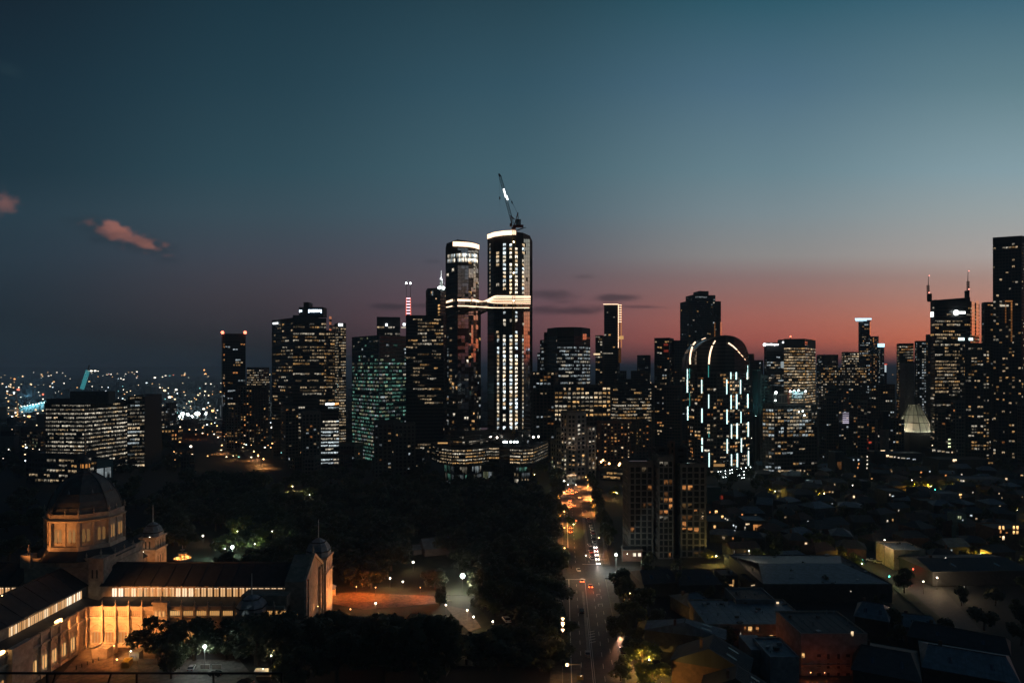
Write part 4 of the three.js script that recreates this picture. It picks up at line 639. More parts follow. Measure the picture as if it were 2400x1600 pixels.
T.blueTop = tower('residential_tower', 'tower with a glowing ice blue crown against the orange sky', [
  { pts: [[2006, 1105], [2041, 1100]], ref: 0, top: 752, back: 26, head: 4, fh: 3.3, bw: 2.8, band: 0.34, pier: 0.14, lit: { p: (f) => f > 0.68 && f < 0.74 ? 0.8 : 0.17, c: ['white', 'warm', 'cool', 'amber'], l: [1, 2, 2], run: 2 } },
]); { const q = T.blueTop; panel(q, 'crown_light', 2005, 2043, 745.5, 749, 1097, GL.signBlue, 1.2); panel(q, 'crown_light', 2006, 2032, 749.4, 751.6, 1097.5, GL.signBlue, 0.8); panel(q, 'crown_light', 2006.5, 2024, 752, 754, 1098, LW.cool[2], 0.6); fins(q, 1098, 2039.2, 2041.5, 754, 786, 4); } finish(T.blueTop);
T.notch = tower('residential_tower', 'darker shorter tower with an orange notch beside the blue crowned tower', [{ pts: [[2042, 1060], [2060, 1062]], top: 789, back: 24, fh: 3.3, bw: 2.8, band: 0.34, pier: 0.14, lit: { p: (f, u) => u < 0.55 ? 0.35 : 0.1, c: ['amber', 'warm', 'orange'], l: [0, 1, 2], run: 1 } }]); panel(T.notch, 'edge_light', 2047, 2049, 791, 802, 1058, LW.orange[2], 0.4); finish(T.notch);
T.blueSign = tower('office_tower', 'slim office tower with a pale blue sign block on top', [{ pts: [[2060, 1050], [2073, 1050]], top: 812, back: 22, fh: 3.5, bw: 2.6, band: 0.4, pier: 0.08, lit: { p: some(0.4), c: COOL, l: [1, 1, 2], run: 3 } }]); panel(T.blueSign, 'sign_lamp', 2059, 2073, 805, 813, 1048, GL.signBlue, 3); finish(T.blueSign);
T.palesign = tower('sign_tower', 'narrow white lit letter sign on a stem beside the pale blue sign tower', [{ pts: [[2074, 1000], [2079, 1000]], top: 872, back: 8, fh: 4, bw: 5, band: 0.4, pier: 0.2 }], 'sign'); panel(T.palesign, 'sign_lamp', 2074.5, 2078, 853, 872, 999, LW.cool[3], 0.6); panel(T.palesign, 'sign_lamp', 2073.5, 2080, 852, 855, 998.5, LW.red[3], 0.6); finish(T.palesign);
T.scape = tower('construction_block', 'half-lit apartment block with open bright floors and a roof billboard', [
  { pts: [[1788, 610], [1816, 602], [1916, 608]], ref: 1, top: 950, back: 26, fh: 3.15, bw: 3, band: 0.3, pier: 0.12, lit: { p: (f, u, e) => f > 0.52 && f < 0.93 ? (u < 0.2 ? 0.7 : u > 0.32 && u < 0.8 ? 0.85 : 0.35) : f < 0.1 ? 0.5 : 0.1, c: ['warm', 'amber', 'cool', 'white', 'warm'], l: [1, 1, 2, 2], run: 2 } },
  { pts: [[1800, 618], [1850, 614]], ref: 0, y0: Y(950, 602) + 1.2, top: 926, back: 16, fh: 12, bw: 1.3, band: 0.06, pier: 0.35, wall: M.concLight, lit: { p: some(0.15), c: ['cool', 'warm'], l: [1] }, name: 'roof_screen' },
], 'apartment building');
{ const q = T.scape; panel(q, 'billboard', 1856, 1884, 916, 936, 606, std(0.03, 0.06, 0.07, 0.5), 0.6); lettering(q, 'INFINITY', 1859, 1883, 922.5, 605.2, glow(0.7, 0.95, 1, 1.2)); lettering(q, 'SCAPE', 1863, 1880, 930, 605.2, glow(0.7, 0.95, 1, 0.7));
  for (const [px, py, s] of [[1819, 920, 1.9], [1853, 917, 1.2], [1862, 915, 0.9], [1872, 915, 1.2], [1889, 917, 1.3], [1818, 938, 0.9], [1882, 963, 0.9], [1886, 973, 1], [1873, 965, 0.8]]) { const m = part('site_lamp', lampBall, GL.lampC, q), p = P(px, py, 603); m.position.set(p.x - q.position.x, p.y, p.z - q.position.z); m.scale.setScalar(s * 0.6); }
  const l = new THREE.PointLight(0xe6fff6, 1500, 80, 2), p = P(1819, 920, 602); l.position.copy(p); scene.add(l); const l2 = new THREE.PointLight(0xe6fff6, 900, 60, 2); l2.position.copy(P(1871, 912, 601)); scene.add(l2); bmb(q).bar([P(1819, 950, 604).x, P(0, 950, 604).y, -604], [P(1819, 920, 604).x, P(0, 920, 604).y, -604], 0.5).build('site_lamp_pole', M.pole, q);
  const j = bmb(q); lat(j, P(1850, 950, 606).toArray(), P(1847, 932, 606).toArray(), 1, 2, 0.25); lat(j, P(1847, 932, 606).toArray(), P(1853, 909, 606).toArray(), 0.9, 2, 0.25); j.build('hoist', M.rust, q); } finish(T.scape);
for (const [nm, lb, cat, bl] of [
  ['louvred_tower', 'mid-rise with a striped louvre column lit pink at its foot', 'apartment building', [{ pts: [[1938, 760], [2018, 765]], top: 905, ref: 0, back: 26, fh: 3.2, bw: 3, band: 0.36, pier: 0.2, lit: { p: (f, u) => u > 0.45 && u < 0.68 && f < 0.5 ? 0 : 0.12, c: HOME, l: [1, 1, 2], run: 1 } }]],
  ['brown_tower', 'plain brown block with few lights right of the striped louvre block', 'apartment building', [{ pts: [[2020, 790], [2098, 795]], top: 902, ref: 0, back: 26, fh: 3.3, bw: 3, band: 0.4, pier: 0.24, wall: M.brown, lit: { p: some(0.07), c: ['white', 'amber', 'cool'], l: [1, 2], run: 2 } }]],
  ['office_block', 'dark office with warm rows left of the antenna tower', 'office building', [{ pts: [[2095, 905], [2142, 900]], top: 806, ref: 0, back: 26, fh: 3.6, bw: 2.4, band: 0.42, pier: 0.08, lit: { p: (f, u, e, fl) => f > 0.5 ? 0.2 + 0.5 * fl : 0.2, c: ['warm', 'amber', 'orange', 'white'], l: [1, 2, 2], run: 4 } }]],
  ['stepped_block', 'stepped dark block with two columns of white lamps left of the antenna tower', 'apartment building', [{ pts: [[2142, 880], [2172, 878]], top: 800, ref: 0, back: 24, fh: 3.4, bw: 2.4, band: 0.4, pier: 0.2, lit: { p: (f, u) => u > 0.6 ? 0.75 : 0.12, c: COOL, l: [1, 2], run: 1 } }, { pts: [[2171, 876], [2186, 876]], top: 785, ref: 0, back: 24, fh: 3.4, bw: 2.4, band: 0.4, pier: 0.2, lit: { p: some(0.12), c: HOME, l: [1, 2] }, name: 'upper_step' }]],
  ['low_flats', 'pale low flats with open balcony frames left of the glass cone', 'apartment building', [{ pts: [[2008, 730], [2052, 722]], top: 986, ref: 1, back: 22, fh: 3.1, bw: 3.6, band: 0.2, pier: 0.12, proud: 0.5, wall: M.conc, lit: { p: some(0.14), c: ['amber', 'cool', 'orange', 'red'], l: [1, 2], run: 1 } }, { pts: [[2064, 745], [2084, 745]], top: 964, ref: 0, back: 14, fh: 30, bw: 20, band: 1, pier: 0, wall: M.render, name: 'lift_core' }, { pts: [[2046, 750], [2120, 755]], top: 985, ref: 0, back: 24, fh: 3.2, bw: 3.4, band: 0.3, pier: 0.2, wall: M.concDark, lit: { p: some(0.12), c: HOME, l: [1, 2], run: 1 }, name: 'rear_wing' }]],
]) T[lb.slice(0, 12)] = finish(tower(nm, lb, bl, cat));
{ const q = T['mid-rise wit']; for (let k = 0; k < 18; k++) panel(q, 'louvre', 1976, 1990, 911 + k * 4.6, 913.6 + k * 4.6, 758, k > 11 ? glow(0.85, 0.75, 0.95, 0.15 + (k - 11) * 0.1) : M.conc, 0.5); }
const AN = T.antenna = tower('office_tower', 'dark office tower with a slanted roof, two red tipped antennas and a bright key-shaped sign', [
  { pts: [[2182, 772], [2192, 762], [2275, 768], [2296, 802]], ref: 1, top: 706, back: 20, head: 4, fh: 3.75, bw: 2.5, band: 0.4, pier: 0.08, pierEvery: 4, lit: { p: (f, u, e, fl) => e === 0 ? (f > 0.2 && f < 0.45 ? 0.25 : 0.03) : f > 0.4 && f < 0.63 ? (u < 0.6 ? 0.85 : 0.12) : fl > 0.62 && f > 0.12 ? (u < 0.6 ? 0.6 : 0.08) : 0.05, c: ['warm', 'warm', 'white', 'amber'], l: [1, 2, 2], run: 5 } },
]);
{ const q = AN, d = 764, b = bmb(q); b.prism([[X(2183, 771), -771], [X(2192, 763), -763], [X(2275, 769), -769], [X(2275, 780), -780], [X(2186, 785), -785]], Y(706, 762) + 0.88, Y(704, 762) + 0.9); 
  b.quad([X(2192, 763), Y(704.5, 763), -763], [X(2275, 769), Y(704.5, 769), -769], [X(2275, 769), Y(696.5, 769), -769], [X(2192, 763), Y(703, 763), -763]); b.quad([X(2192, 763), Y(703, 763), -763], [X(2275, 769), Y(696.5, 769), -769], [X(2275, 790), Y(698, 790), -790], [X(2192, 784), Y(704, 784), -784]); b.build('slanted_roof', M.concDark, q);
  for (const [px, base, top] of [[2182, 704, 645], [2275.5, 697, 634]]) { const m = bmb(q); m.box(X(px, d) + (px < 2200 ? 1.4 : -1.4), Y(base + 2, d), -d - 4, 3.2, 9, 3.2); lat(m, [X(px, d), Y(base, d), -d - 4], [X(px + (px < 2200 ? -1 : 0), d), Y(lerp(base, top, 0.62), d), -d - 4], 1.7, 2.2, 0.35); m.bar([X(px - 0.5, d), Y(lerp(base, top, 0.6), d), -d - 4], [X(px, d), Y(top, d), -d - 4], 0.6, 0.25); m.build('antenna', M.black, q); for (const py of [top, lerp(base, top, 0.32)]) { const l = part('antenna_lamp', lampBall, glow(1, 0.3, 0.22, 3), q); l.position.set(X(px, d) - q.position.x, Y(py, d), -d - 2.5 - q.position.z); l.scale.setScalar(py === top ? 0.55 : 0.75); } }
  const s = part('sign_emblem', new THREE.CylinderGeometry(3.1, 3.1, 0.6, 24).rotateX(Math.PI / 2), glow(0.93, 1, 0.95, 3), q), p = P(2242, 732.5, 762); s.position.set(p.x - q.position.x, p.y, p.z - q.position.z); panel(q, 'sign_lamp', 2248, 2263.5, 729.6, 735.4, 763.5, glow(0.93, 1, 0.95, 3), 0.6); panel(q, 'sign_lamp', 2182, 2188.5, 731, 743, 766.5, glow(0.93, 1, 0.95, 2.5), 0.5, 762.5);
  panel(q, 'sign_lamp', 2247.5, 2261, 791.5, 797.5, 765, glow(0.75, 1, 0.97, 2.6), 0.5); panel(q, 'sign_lamp', 2272, 2281, 791.5, 797.5, 767, glow(0.75, 1, 0.97, 2.6), 0.5); } finish(AN);
mirrorWall(AN, 2278.5, 771.5, 2285.5, 783, 706, 786, 2, 9); mirrorWall(AN, 2289, 788.5, 2295, 798.5, 704, 786, 2, 9);
T.flatTop = tower('residential_tower', 'flat-topped dark residential tower left of the tallest tower at the right edge', [{ pts: [[2297, 735], [2336, 732]], ref: 1, top: 709, back: 14, fh: 3.3, bw: 2.8, band: 0.34, pier: 0.18, lit: { p: some(0.1), c: HOME, l: [1, 2, 2], run: 1 } }]); finish(T.flatTop);
T.dots = tower('residential_tower', 'lower residential block dotted with pairs of warm windows below the antenna tower', [{ pts: [[2240, 690], [2320, 684]], ref: 0, top: 806, back: 26, fh: 3.25, bw: 2.6, band: 0.36, pier: 0.2, lit: { p: (f, u) => Math.floor(u * 9) % 3 ? 0.32 : 0.05, c: ['warm', 'amber', 'white'], l: [1, 2, 2], run: 2 } }]); finish(T.dots);
const TL = T.tall = tower('residential_tower', 'tallest dark residential tower cut by the right edge of the picture', [
  { pts: [[2328, 705], [2395, 695], [2470, 720]], ref: 1, top: 554, back: 36, head: 6, fh: 3.25, bw: 2.8, band: 0.34, pier: 0.2, lit: { p: (f) => f > 0.6 ? 0.13 : 0.17, c: ['amber', 'warm', 'warm', 'white'], l: [1, 1, 2, 2], run: 1 } },
]); for (let k = 0; k < 14; k++) { panel(TL, 'window', 2370.5, 2373.5, 709 + k * 6.6, 714.5 + k * 6.6, 697, LW.orange[k < 3 ? 2 : 1], 0.3); if (k < 7) panel(TL, 'window', 2357, 2359.5, 712 + k * 6.6, 717 + k * 6.6, 698.5, LW.orange[1], 0.3); } panel(TL, 'window', 2357, 2374, 704, 707, 697.5, LW.orange[2], 0.3); panel(TL, 'window', 2345, 2365, 714, 718, 699, LW.white[3], 0.3); finish(TL);  // orange window strips are emissive in place of the sunset reflected on this front
{ // glass cone over the old tower, with the square chimney shaft behind
  const d = 800, q = T.cone = thing('glass_cone', 'glass cone lit from within at its base above low roofs', 'glass roof', [X(2143, d), 0, -d]), r0 = (X(2184, d) - X(2103, d)) / 2, r1 = (X(2155, d) - X(2131, d)) / 2, y0 = Y(1010, d), y1 = Y(948, d), n = 16;
  const ring = (t) => { const r = lerp(r0, r1, t) , y = lerp(y0, y1, t); return [...Array(n)].map((_, i) => { const a = (i + 0.5) / n * 2 * Math.PI; return [X(2143, d) + r * Math.cos(a), y, -d + r * Math.sin(a)]; }); };
  const sh = bmb(q), fr = bmb(q), R = [0, 0.34, 0.62, 1].map(ring);
  for (let k = 0; k < 3; k++) for (let i = 0; i < n; i++) { const j = (i + 1) % n; bmb(q).quad(R[k][i], R[k][j], R[k + 1][j], R[k + 1][i]).build('glass_pane', coneGlass, q); fr.bar(R[k][i], R[k][j], k ? 0.55 : 0.4); fr.bar(R[k][i], R[k + 1][i], i % 4 === 0 ? 0.5 : 0.22); } fr.build('cone_frame', M.black, q);
  bmb(q).box(X(2143, d), 0, -d, 26, y0 - 0.3, 26).build('cone_drum', M.concDark, q); bmb(q).box(X(2141, d), y0, -d + 1, 7, 14, 7).build('brick_tower', M.brick, q);
  for (let k = 0; k < 14; k++) { const a = (k + 0.5) / 14 * Math.PI, m = part('base_lamp', lampBall, glow(1, 0.92, 0.72, 8), q); m.position.set(Math.cos(a) * (r0 - 2.2), y0 + 0.9, Math.sin(a) * (r0 - 2.2)); m.scale.setScalar(0.5); }
  for (const s of [-1, 1]) { const l = new THREE.PointLight(0xffe6c0, 1500, 60, 2); l.position.set(X(2143, d) + s * 12, y0 + 1.6, -d + 6); scene.add(l); }
  const c = T.shaft = thing('concrete_shaft', 'tall plain concrete shaft rising behind the glass cone', 'tower', [X(2138, 830), 0, -830]); bmb(c).box(X(2138, 830), 0, -840, X(2149, 830) - X(2127, 830), Y(851, 830), 11).build('shaft', std(0.12, 0.13, 0.17, 0.8, { map: N1a }), c); bmb(c).box(X(2138, 830), Y(851, 830), -840, 12.6, 1.2, 12).build('shaft_cap', M.concDark, c);
}
T.fins = tower('fin_building', 'low civic block with tall pale fins and warm lit floors at the right edge', [{ pts: [[2356, 790], [2440, 790]], ref: 0, top: 1020, back: 24, fh: 9, bw: 5.2, band: 0.1, pier: 0.08, proud: 0.9, wall: M.render, lit: { p: some(0.1), c: ['amber'], l: [1] } }, { pts: [[2275, 790], [2355, 790]], ref: 0, top: 1022, back: 26, fh: 14, bw: 60, band: 1, pier: 0, wall: M.creamDark, name: 'blank_wing' }], 'building'); for (const py of [1040, 1047, 1066]) for (let k = 0; k < 5; k++) panel(T.fins, 'window', 2358.5 + k * 10.6, 2367.5 + k * 10.6, py, py + (py === 1040 ? 1.2 : 4), 789, LW.amber[rnd() < 0.25 ? 1 : 3], 0.2); finish(T.fins);

// ---------------------------------------------------------------- the domed exhibition hall
{
  const R = thing('exhibition_hall', 'floodlit cream exhibition hall with an octagonal dome, corner towers and glowing clerestory windows', 'exhibition hall', [-161, 0, -258]);
  const nb = () => bmb(R), shared = {};
  // a pane with a round head
  const arch = (w, h) => { const s = new THREE.Shape(); s.moveTo(-w / 2, 0); s.lineTo(w / 2, 0); s.lineTo(w / 2, h - w / 2); s.absarc(0, h - w / 2, w / 2, 0, Math.PI, false); s.lineTo(-w / 2, 0); return new THREE.ShapeGeometry(s, 6); };
  let host = R; const put = (name, g, mat, x, y, d, turn = 0) => { const m = part(name, g, mat, host); m.position.set(x - R.position.x, y, -d - R.position.z); m.rotation.y = turn; return m; };
  const clear = [glow(1, 0.5, 0.19, 0.6), glow(1, 0.56, 0.25, 0.8), glow(1, 0.7, 0.42, 1.2), glow(1, 0.8, 0.58, 1.5)];
  const low = [glow(1, 0.5, 0.16, 0.6), glow(1, 0.55, 0.2, 0.8), glow(1, 0.46, 0.14, 0.4)];
  const gA = arch(0.7, 3.2), gB = arch(0.62, 3.1), gC = arch(0.55, 1.6), gD = arch(0.8, 4.2);
  // roofs and walls of the long arms: x0..x1 by d0..d1, axis along x or d
  const gable = (x0, x1, d0, d1, eave, ridge, alongX) => {
    const b = nb(), o = 0.5;
    if (alongX) { const m = (d0 + d1) / 2; b.quad([x0, eave, -d0 + o], [x1, eave, -d0 + o], [x1, ridge, -m], [x0, ridge, -m]); b.quad([x1, eave, -d1 - o], [x0, eave, -d1 - o], [x0, ridge, -m], [x1, ridge, -m]); for (let k = 0; k <= 12; k++) { const x = lerp(x0, x1, k / 12); b.bar([x, eave + 0.1, -d0 + o], [x, ridge + 0.1, -m], 0.18); } b.bar([x0, ridge, -m], [x1, ridge, -m], 0.5); }
    else { const m = (x0 + x1) / 2; b.quad([x1 + o, eave, -d0], [x1 + o, eave, -d1], [m, ridge, -d1], [m, ridge, -d0]); b.quad([x0 - o, eave, -d1], [x0 - o, eave, -d0], [m, ridge, -d0], [m, ridge, -d1]); for (let k = 0; k <= 10; k++) { const d = lerp(d0, d1, k / 10); b.bar([x1 + o, eave + 0.1, -d], [m, ridge + 0.1, -d], 0.18); } b.bar([m, ridge, -d0], [m, ridge, -d1], 0.5); }
    b.build('roof', M.slate, R);
  };
  const wallBox = (name, x0, x1, d0, d1, y0, y1, mat = M.cream) => nb().prism([[x0, -d0], [x1, -d0], [x1, -d1], [x0, -d1]], y0, y1).build(name, mat, R);
  // nave to the right, transept towards the viewer and away, nave to the left
  const naveWall = wallBox('nave_wall', -146.6, -77, 243, 261, 0, 17.9); gable(-146.6, -77, 243, 261, 18, 23.8, true);
  const naveWall2 = wallBox('nave_wall', -240, -175.5, 243, 261, 0, 17.9); gable(-240, -175.5, 243, 261, 18, 23.8, true);
  const transWall = wallBox('transept_wall', -171, -152.6, 180, 244.9, 0, 17.4); gable(-171, -152.6, 180, 245, 17.5, 23.6, false);
  wallBox('transept_wall', -170, -152, 271, 300, 0, 17.4); gable(-170, -152, 271, 300, 17.5, 23.6, false);
  // aisles: low walls with lean-to roofs
  wallBox('aisle_wall', -145.5, -78, 234, 242.9, 0, 12.9);
  nb().quad([-145.5, 12.6, -234.4], [-78, 12.6, -234.4], [-78, 14.3, -243], [-145.5, 14.3, -243]).build('aisle_roof', M.slate, R);
  wallBox('aisle_wall', -240, -176, 234, 242.9, 0, 12.9); nb().quad([-240, 12.95, -234.4], [-176, 12.95, -234.4], [-176, 14.3, -243], [-240, 14.3, -243]).build('aisle_roof', M.slate, R);
  wallBox('aisle_wall', -152.5, -145.5, 180, 233.9, 0, 12.9); nb().quad([-145.9, 12.6, -180], [-145.9, 12.6, -243], [-152.6, 14, -243], [-152.6, 14, -180]).build('aisle_roof', M.slate, R);
  // cornices and parapets
  const trim = nb();
  trim.box(-111.7, 12.9, -233.8, 67.6, 1.1, 0.7); trim.box(-111.7, 10.2, -233.8, 67.6, 0.45, 0.9); trim.box(-111.7, 5.6, -233.85, 67.6, 0.25, 0.5); trim.box(-111.7, 0, -233.8, 67.6, 1.1, 0.6);
  trim.box(-145.3, 12.9, -207, 0.7, 1.1, 54); trim.box(-145.2, 10.2, -207, 0.9, 0.45, 54); trim.box(-145.3, 0, -207, 0.6, 1.1, 54);
  trim.box(-111.7, 17.4, -242.9, 69, 0.6, 0.6); trim.box(-152.5, 17, -212, 0.6, 0.6, 66);
  trim.build('cornice', M.cream, R);
  // bays of the lit front aisle
  const bay = 4.52, x0 = -145.5;
  const finial = (x, y, d, s = 1) => { const l = shared.finial ??= new THREE.LatheGeometry([[0, 0], [0.34, 0], [0.34, 0.4], [0.2, 0.5], [0.2, 0.8], [0.36, 1.05], [0.3, 1.35], [0.1, 1.6], [0.12, 1.75], [0.03, 2.3], [0, 2.35]].map(v => new THREE.Vector2(...v)), 8); const m = put('finial', l, M.cream, x, y, d); m.scale.setScalar(s); };
  const ringG = new THREE.TorusGeometry(1.45, 0.13, 5, 14, Math.PI), panelG = new THREE.BoxGeometry(3.3, 1.1, 0.1);
  for (let k = 0; k <= 14; k++) {
    const x = x0 + 2.9 + (k - 0.5) * bay; if (k > 0) { nb().box(x, 0, -233.6, 0.75, 14.4, 0.9).box(x, 5.4, -233.4, 1, 1.2, 1.2).box(x, 10, -233.4, 1, 0.7, 1.3).build('pilaster', M.cream, R); finial(x, 14.4, 233.6, 0.8); }
    const c = x + bay / 2; if (c > -79) break;
    for (let j = -2; j <= 2; j++) put('frieze_window', gC, k < 5 ? M.creamDark : low[k < 7 ? 1 : 0], c + j * 0.72, 10.8, 233.94);
    for (let j = -1; j <= 1; j++) put('window', gD, k < 6 ? low[2] : low[pick([0, 2])], c + j * 1.02, 1.5, 233.93).scale.y = 0.85;
    put('blind_arch', ringG, M.cream, c, 6.2, 233.95); put('wall_panel', panelG, M.cream, c, 8.6, 233.95);
  }
  // the projecting gabled bay with three small windows
  wallBox('bay_wall', -122.4, -117.6, 232.4, 234, 0, 15.2); nb().box(-120, 15.2, -233, 5.4, 0.7, 1.8).box(-120, 10.2, -232.4, 5.2, 0.4, 0.6).build('bay_cornice', M.cream, R); finial(-120, 15.9, 233);
  for (let j = -1; j <= 1; j++) put('frieze_window', gB, low[1], -120 + j * 1.3, 10.9, 232.34).scale.y = 0.6;
  // bays of the transept aisle, seen edge on
  for (let k = 0; k <= 11; k++) {
    const d = 232.5 - k * bay; nb().box(-145.2, 0, -d, 0.9, 14.2, 0.75).box(-145, 10, -d, 1.2, 0.7, 1).build('pilaster', M.cream, R);
    for (let j = -2; j <= 2; j++) put('frieze_window', gC, M.creamDark, -145.44, 10.8, d - bay / 2 + j * 0.72, Math.PI / 2);
    if (k > 0) for (const j of [-0.62, 0.62]) put('window', gD, low[pick([0, 1])], -145.43, 2.2, d - bay / 2 + j, Math.PI / 2);
    put('blind_arch', ringG, M.cream, -145.44, 7, d - bay / 2, Math.PI / 2);
  }
  nb().prism([[-145.4, -196], [-143.6, -196], [-143.6, -204.5], [-145.4, -204.5]], 0, 14.6).build('bay_wall', M.cream, R);
  // clerestory: pairs of round-headed panes
  host = naveWall;
  for (let k = 0; k < 29; k++) for (const j of [-0.44, 0.44]) { const x = -141.6 + k * 2.27 + j; if (x > -79.3) continue; const b = k < 2 ? 3 : [3, 10, 11, 12].includes(k) ? 2 : pick([0, 0, 1, 1]); put('clerestory_window', gA, clear[b], x, 14.25, 242.93); put('window_head', headG(0.7), clear[2], x, 14.25 + 3.2 - 0.41, 242.9); }
  host = naveWall2;
  for (let k = 0; k < 16; k++) for (const j of [-0.44, 0.44]) { const x = -177.4 - k * 2.27 + j; put('clerestory_window', gA, clear[pick([0, 1])], x, 14.25, 242.93); put('window_head', headG(0.7), clear[2], x, 17.04, 242.9); }
  host = transWall;
  for (let k = 0; k < 19; k++) for (const j of [-0.42, 0.42]) { const d = 241 - k * 1.86 + j; put('clerestory_window', gB, clear[k < 5 ? pick([1, 3]) : pick([0, 1, 1, 2])], -152.52, 13.7, d, Math.PI / 2); }
  host = R;
  function headG(w) { return shared.head ??= new THREE.CircleGeometry(w / 2, 10, 0, Math.PI); }
  // crossing block, low roof, octagonal drum
  wallBox('crossing_wall', -175.3, -146.6, 245, 271, 0, 26.2); nb().box(-161, 26.2, -245.1, 29.6, 1.1, 0.8).box(-146.5, 26.2, -258, 0.8, 1.1, 26.6).box(-175.4, 26.2, -258, 0.8, 1.1, 26.6).box(-161, 23.6, -245, 29.2, 0.5, 0.8).box(-146.5, 23.6, -258, 0.9, 0.5, 26.4).build('block_parapet', M.cream, R);
  wallBox('corner_turret', -151.4, -146, 243.7, 249, 0, 27.6); for (const [x, d] of [[-149.9, 243.65], [-148.3, 243.65]]) put('window', gB, M.black, x, 20.5, d);
  wallBox('corner_turret', -176, -172.4, 244, 247.6, 24, 28.6); finial(-174.2, 28.6, 245.8, 1.5); finial(-174.2, 27.3, 254, 1.2); finial(-148.5, 27.6, 246.4, 1.2); for (const x of [-168, -160, -153]) finial(x, 27.2, 245.2, 0.9); for (const d of [252, 258, 264, 270]) finial(-146.6, 27.2, d, 0.9);
  { const s = new THREE.Shape(); s.absarc(0, 0, 7.6, 0, Math.PI, false); const g = new THREE.ShapeGeometry(s, 18); put('blind_arch', g, M.creamDark, -164, 13, 244.94).scale.set(1.1, 1.05, 1); }
  const oct = (r, y, turn = Math.PI / 8) => [...Array(8)].map((_, i) => { const a = turn + i * Math.PI / 4; return [-161.4 + r * Math.cos(a), y, -258 + r * Math.sin(a)]; });
  const octa = (name, r0, y0, r1, y1, mat, cap) => { const a = oct(r0, y0), c = oct(r1, y1), b = nb(); for (let i = 0; i < 8; i++) { const j = (i + 1) % 8; b.quad(a[j], a[i], c[i], c[j]); } if (cap) for (let i = 1; i < 7; i++) b.tri(c[0], c[i + 1], c[i]); return b.build(name, mat, R); };
  octa('drum_skirt', 17, 26.3, 13.4, 29.6, M.slate); octa('drum_base', 13.5, 29.4, 13.3, 31, M.cream, true); octa('drum', 12.7, 31, 12.7, 39.8, M.cream, true); octa('drum_cornice', 13.2, 39.6, 13.9, 40.5, M.cream, true); octa('drum_attic', 13, 40.5, 13, 42.6, M.cream, true);
  for (let i = 0; i < 8; i++) { const a = Math.PI / 8 + i * Math.PI / 4, m = a + Math.PI / 8, rm = 12.7 * Math.cos(Math.PI / 8), c = [-161.4 + rm * Math.cos(m), -258 + rm * Math.sin(m)], tx = -Math.sin(m), tz = Math.cos(m), yaw = Math.PI / 2 - m;
    nb().box(-161.4 + 12.8 * Math.cos(a), 31, -258 + 12.8 * Math.sin(a), 1, 9, 1, -a).build('pilaster', M.cream, R); nb().box(c[0], 31, c[1], 0.7, 9, 0.6, yaw).build('pilaster', M.cream, R);
    finial(-161.4 + 13 * Math.cos(a), 42.6, 258 - 13 * Math.sin(a), 1.1); finial(c[0], 42.6, -c[1], 0.9);
    if (Math.sin(m) < -0.2) continue;
    for (const u of [-3.25, -1.75, 1.75, 3.25]) { const x = c[0] + tx * u + Math.cos(m) * 0.05, z = c[1] + tz * u + Math.sin(m) * 0.05; put('window', shared.dw ??= arch(0.95, 4.6), Math.cos(m) > -0.3 ? drumWin[i % 2] : M.black, x, 32.6, -z, yaw); put('window_sill', shared.sill ??= new THREE.BoxGeometry(1.15, 0.35, 0.3), M.cream, x, 32.4, -z, yaw); } }
  // ribbed dome, lantern and spire
  const prof = [[12.3, 42.6], [11.9, 44.5], [11.3, 46.6], [10, 49.2], [8, 52.3], [6.2, 54], [3.9, 55.6], [2, 56.2]];
  { const b = nb(), rb = nb(); for (let k = 0; k < prof.length - 1; k++) { const a = oct(...prof[k]), c = oct(...prof[k + 1]); for (let i = 0; i < 8; i++) { const j = (i + 1) % 8; b.quad(a[j], a[i], c[i], c[j]); rb.bar(a[i], c[i], 0.45); } if (k === 1 || k === 3) for (let i = 0; i < 8; i++) rb.bar(a[i], a[(i + 1) % 8], 0.3); } const dome = b.build('dome', M.zincDark, R); rb.build('dome_rib', M.zincDark, dome);
    for (let i = 0; i < 8; i++) { const m = Math.PI / 4 * (i + 1), x = -161.4 + 10 * Math.cos(m), z = -258 + 10 * Math.sin(m); const q = put('dome_vent', shared.vent ??= new THREE.ConeGeometry(0.4, 1.6, 6), M.zinc, -161.4 + 9.6 * Math.cos(m), 50.4, 258 - 9.6 * Math.sin(m)); } }
  octa('lantern_base', 2.6, 55.9, 2.4, 56.8, M.zincDark, true); octa('lantern', 1.6, 56.8, 1.5, 60, M.zincDark, true); octa('lantern_cap', 1.9, 60, 0.4, 62.5, M.zincDark); 
  for (let i = 0; i < 8; i++) { const m = Math.PI / 4 * (i + 1), r = 1.6 * Math.cos(Math.PI / 8) + 0.06; if (Math.sin(m) > -0.3) put('lantern_window', shared.lw ??= arch(0.7, 1.5), glow(1, 0.4, 0.1, 0.5), -161.4 + r * Math.cos(m), 58, 258 - r * Math.sin(m), Math.PI / 2 - m); }
  nb().bar([-161.4, 63, -258], [-161.4, 71, -258], 0.5, 0.16).build('spire', M.cream, R);
  // the south tower with its cupola
  const cupola = (x, d, w, base, top, name = 'cupola') => {
    const b = nb(), h = top - base, pr = [[1, 0], [0.98, 0.3], [0.85, 0.55], [0.6, 0.78], [0.28, 0.93], [0.06, 1]], q = ([s, t]) => { const k = w / 2 * s, c = 0.55; return [[k, k * c], [k * c, k], [-k * c, k], [-k, k * c], [-k, -k * c], [-k * c, -k], [k * c, -k], [k, -k * c]].map(([u, v]) => [x + u, base + t * h, -d + v]); };
    for (let k = 0; k < pr.length - 1; k++) { const a = q(pr[k]), c = q(pr[k + 1]); for (let i = 0; i < 8; i++) { const j = (i + 1) % 8; b.quad(a[j], a[i], c[i], c[j]); } } const cup = b.build(name, M.zinc, R);
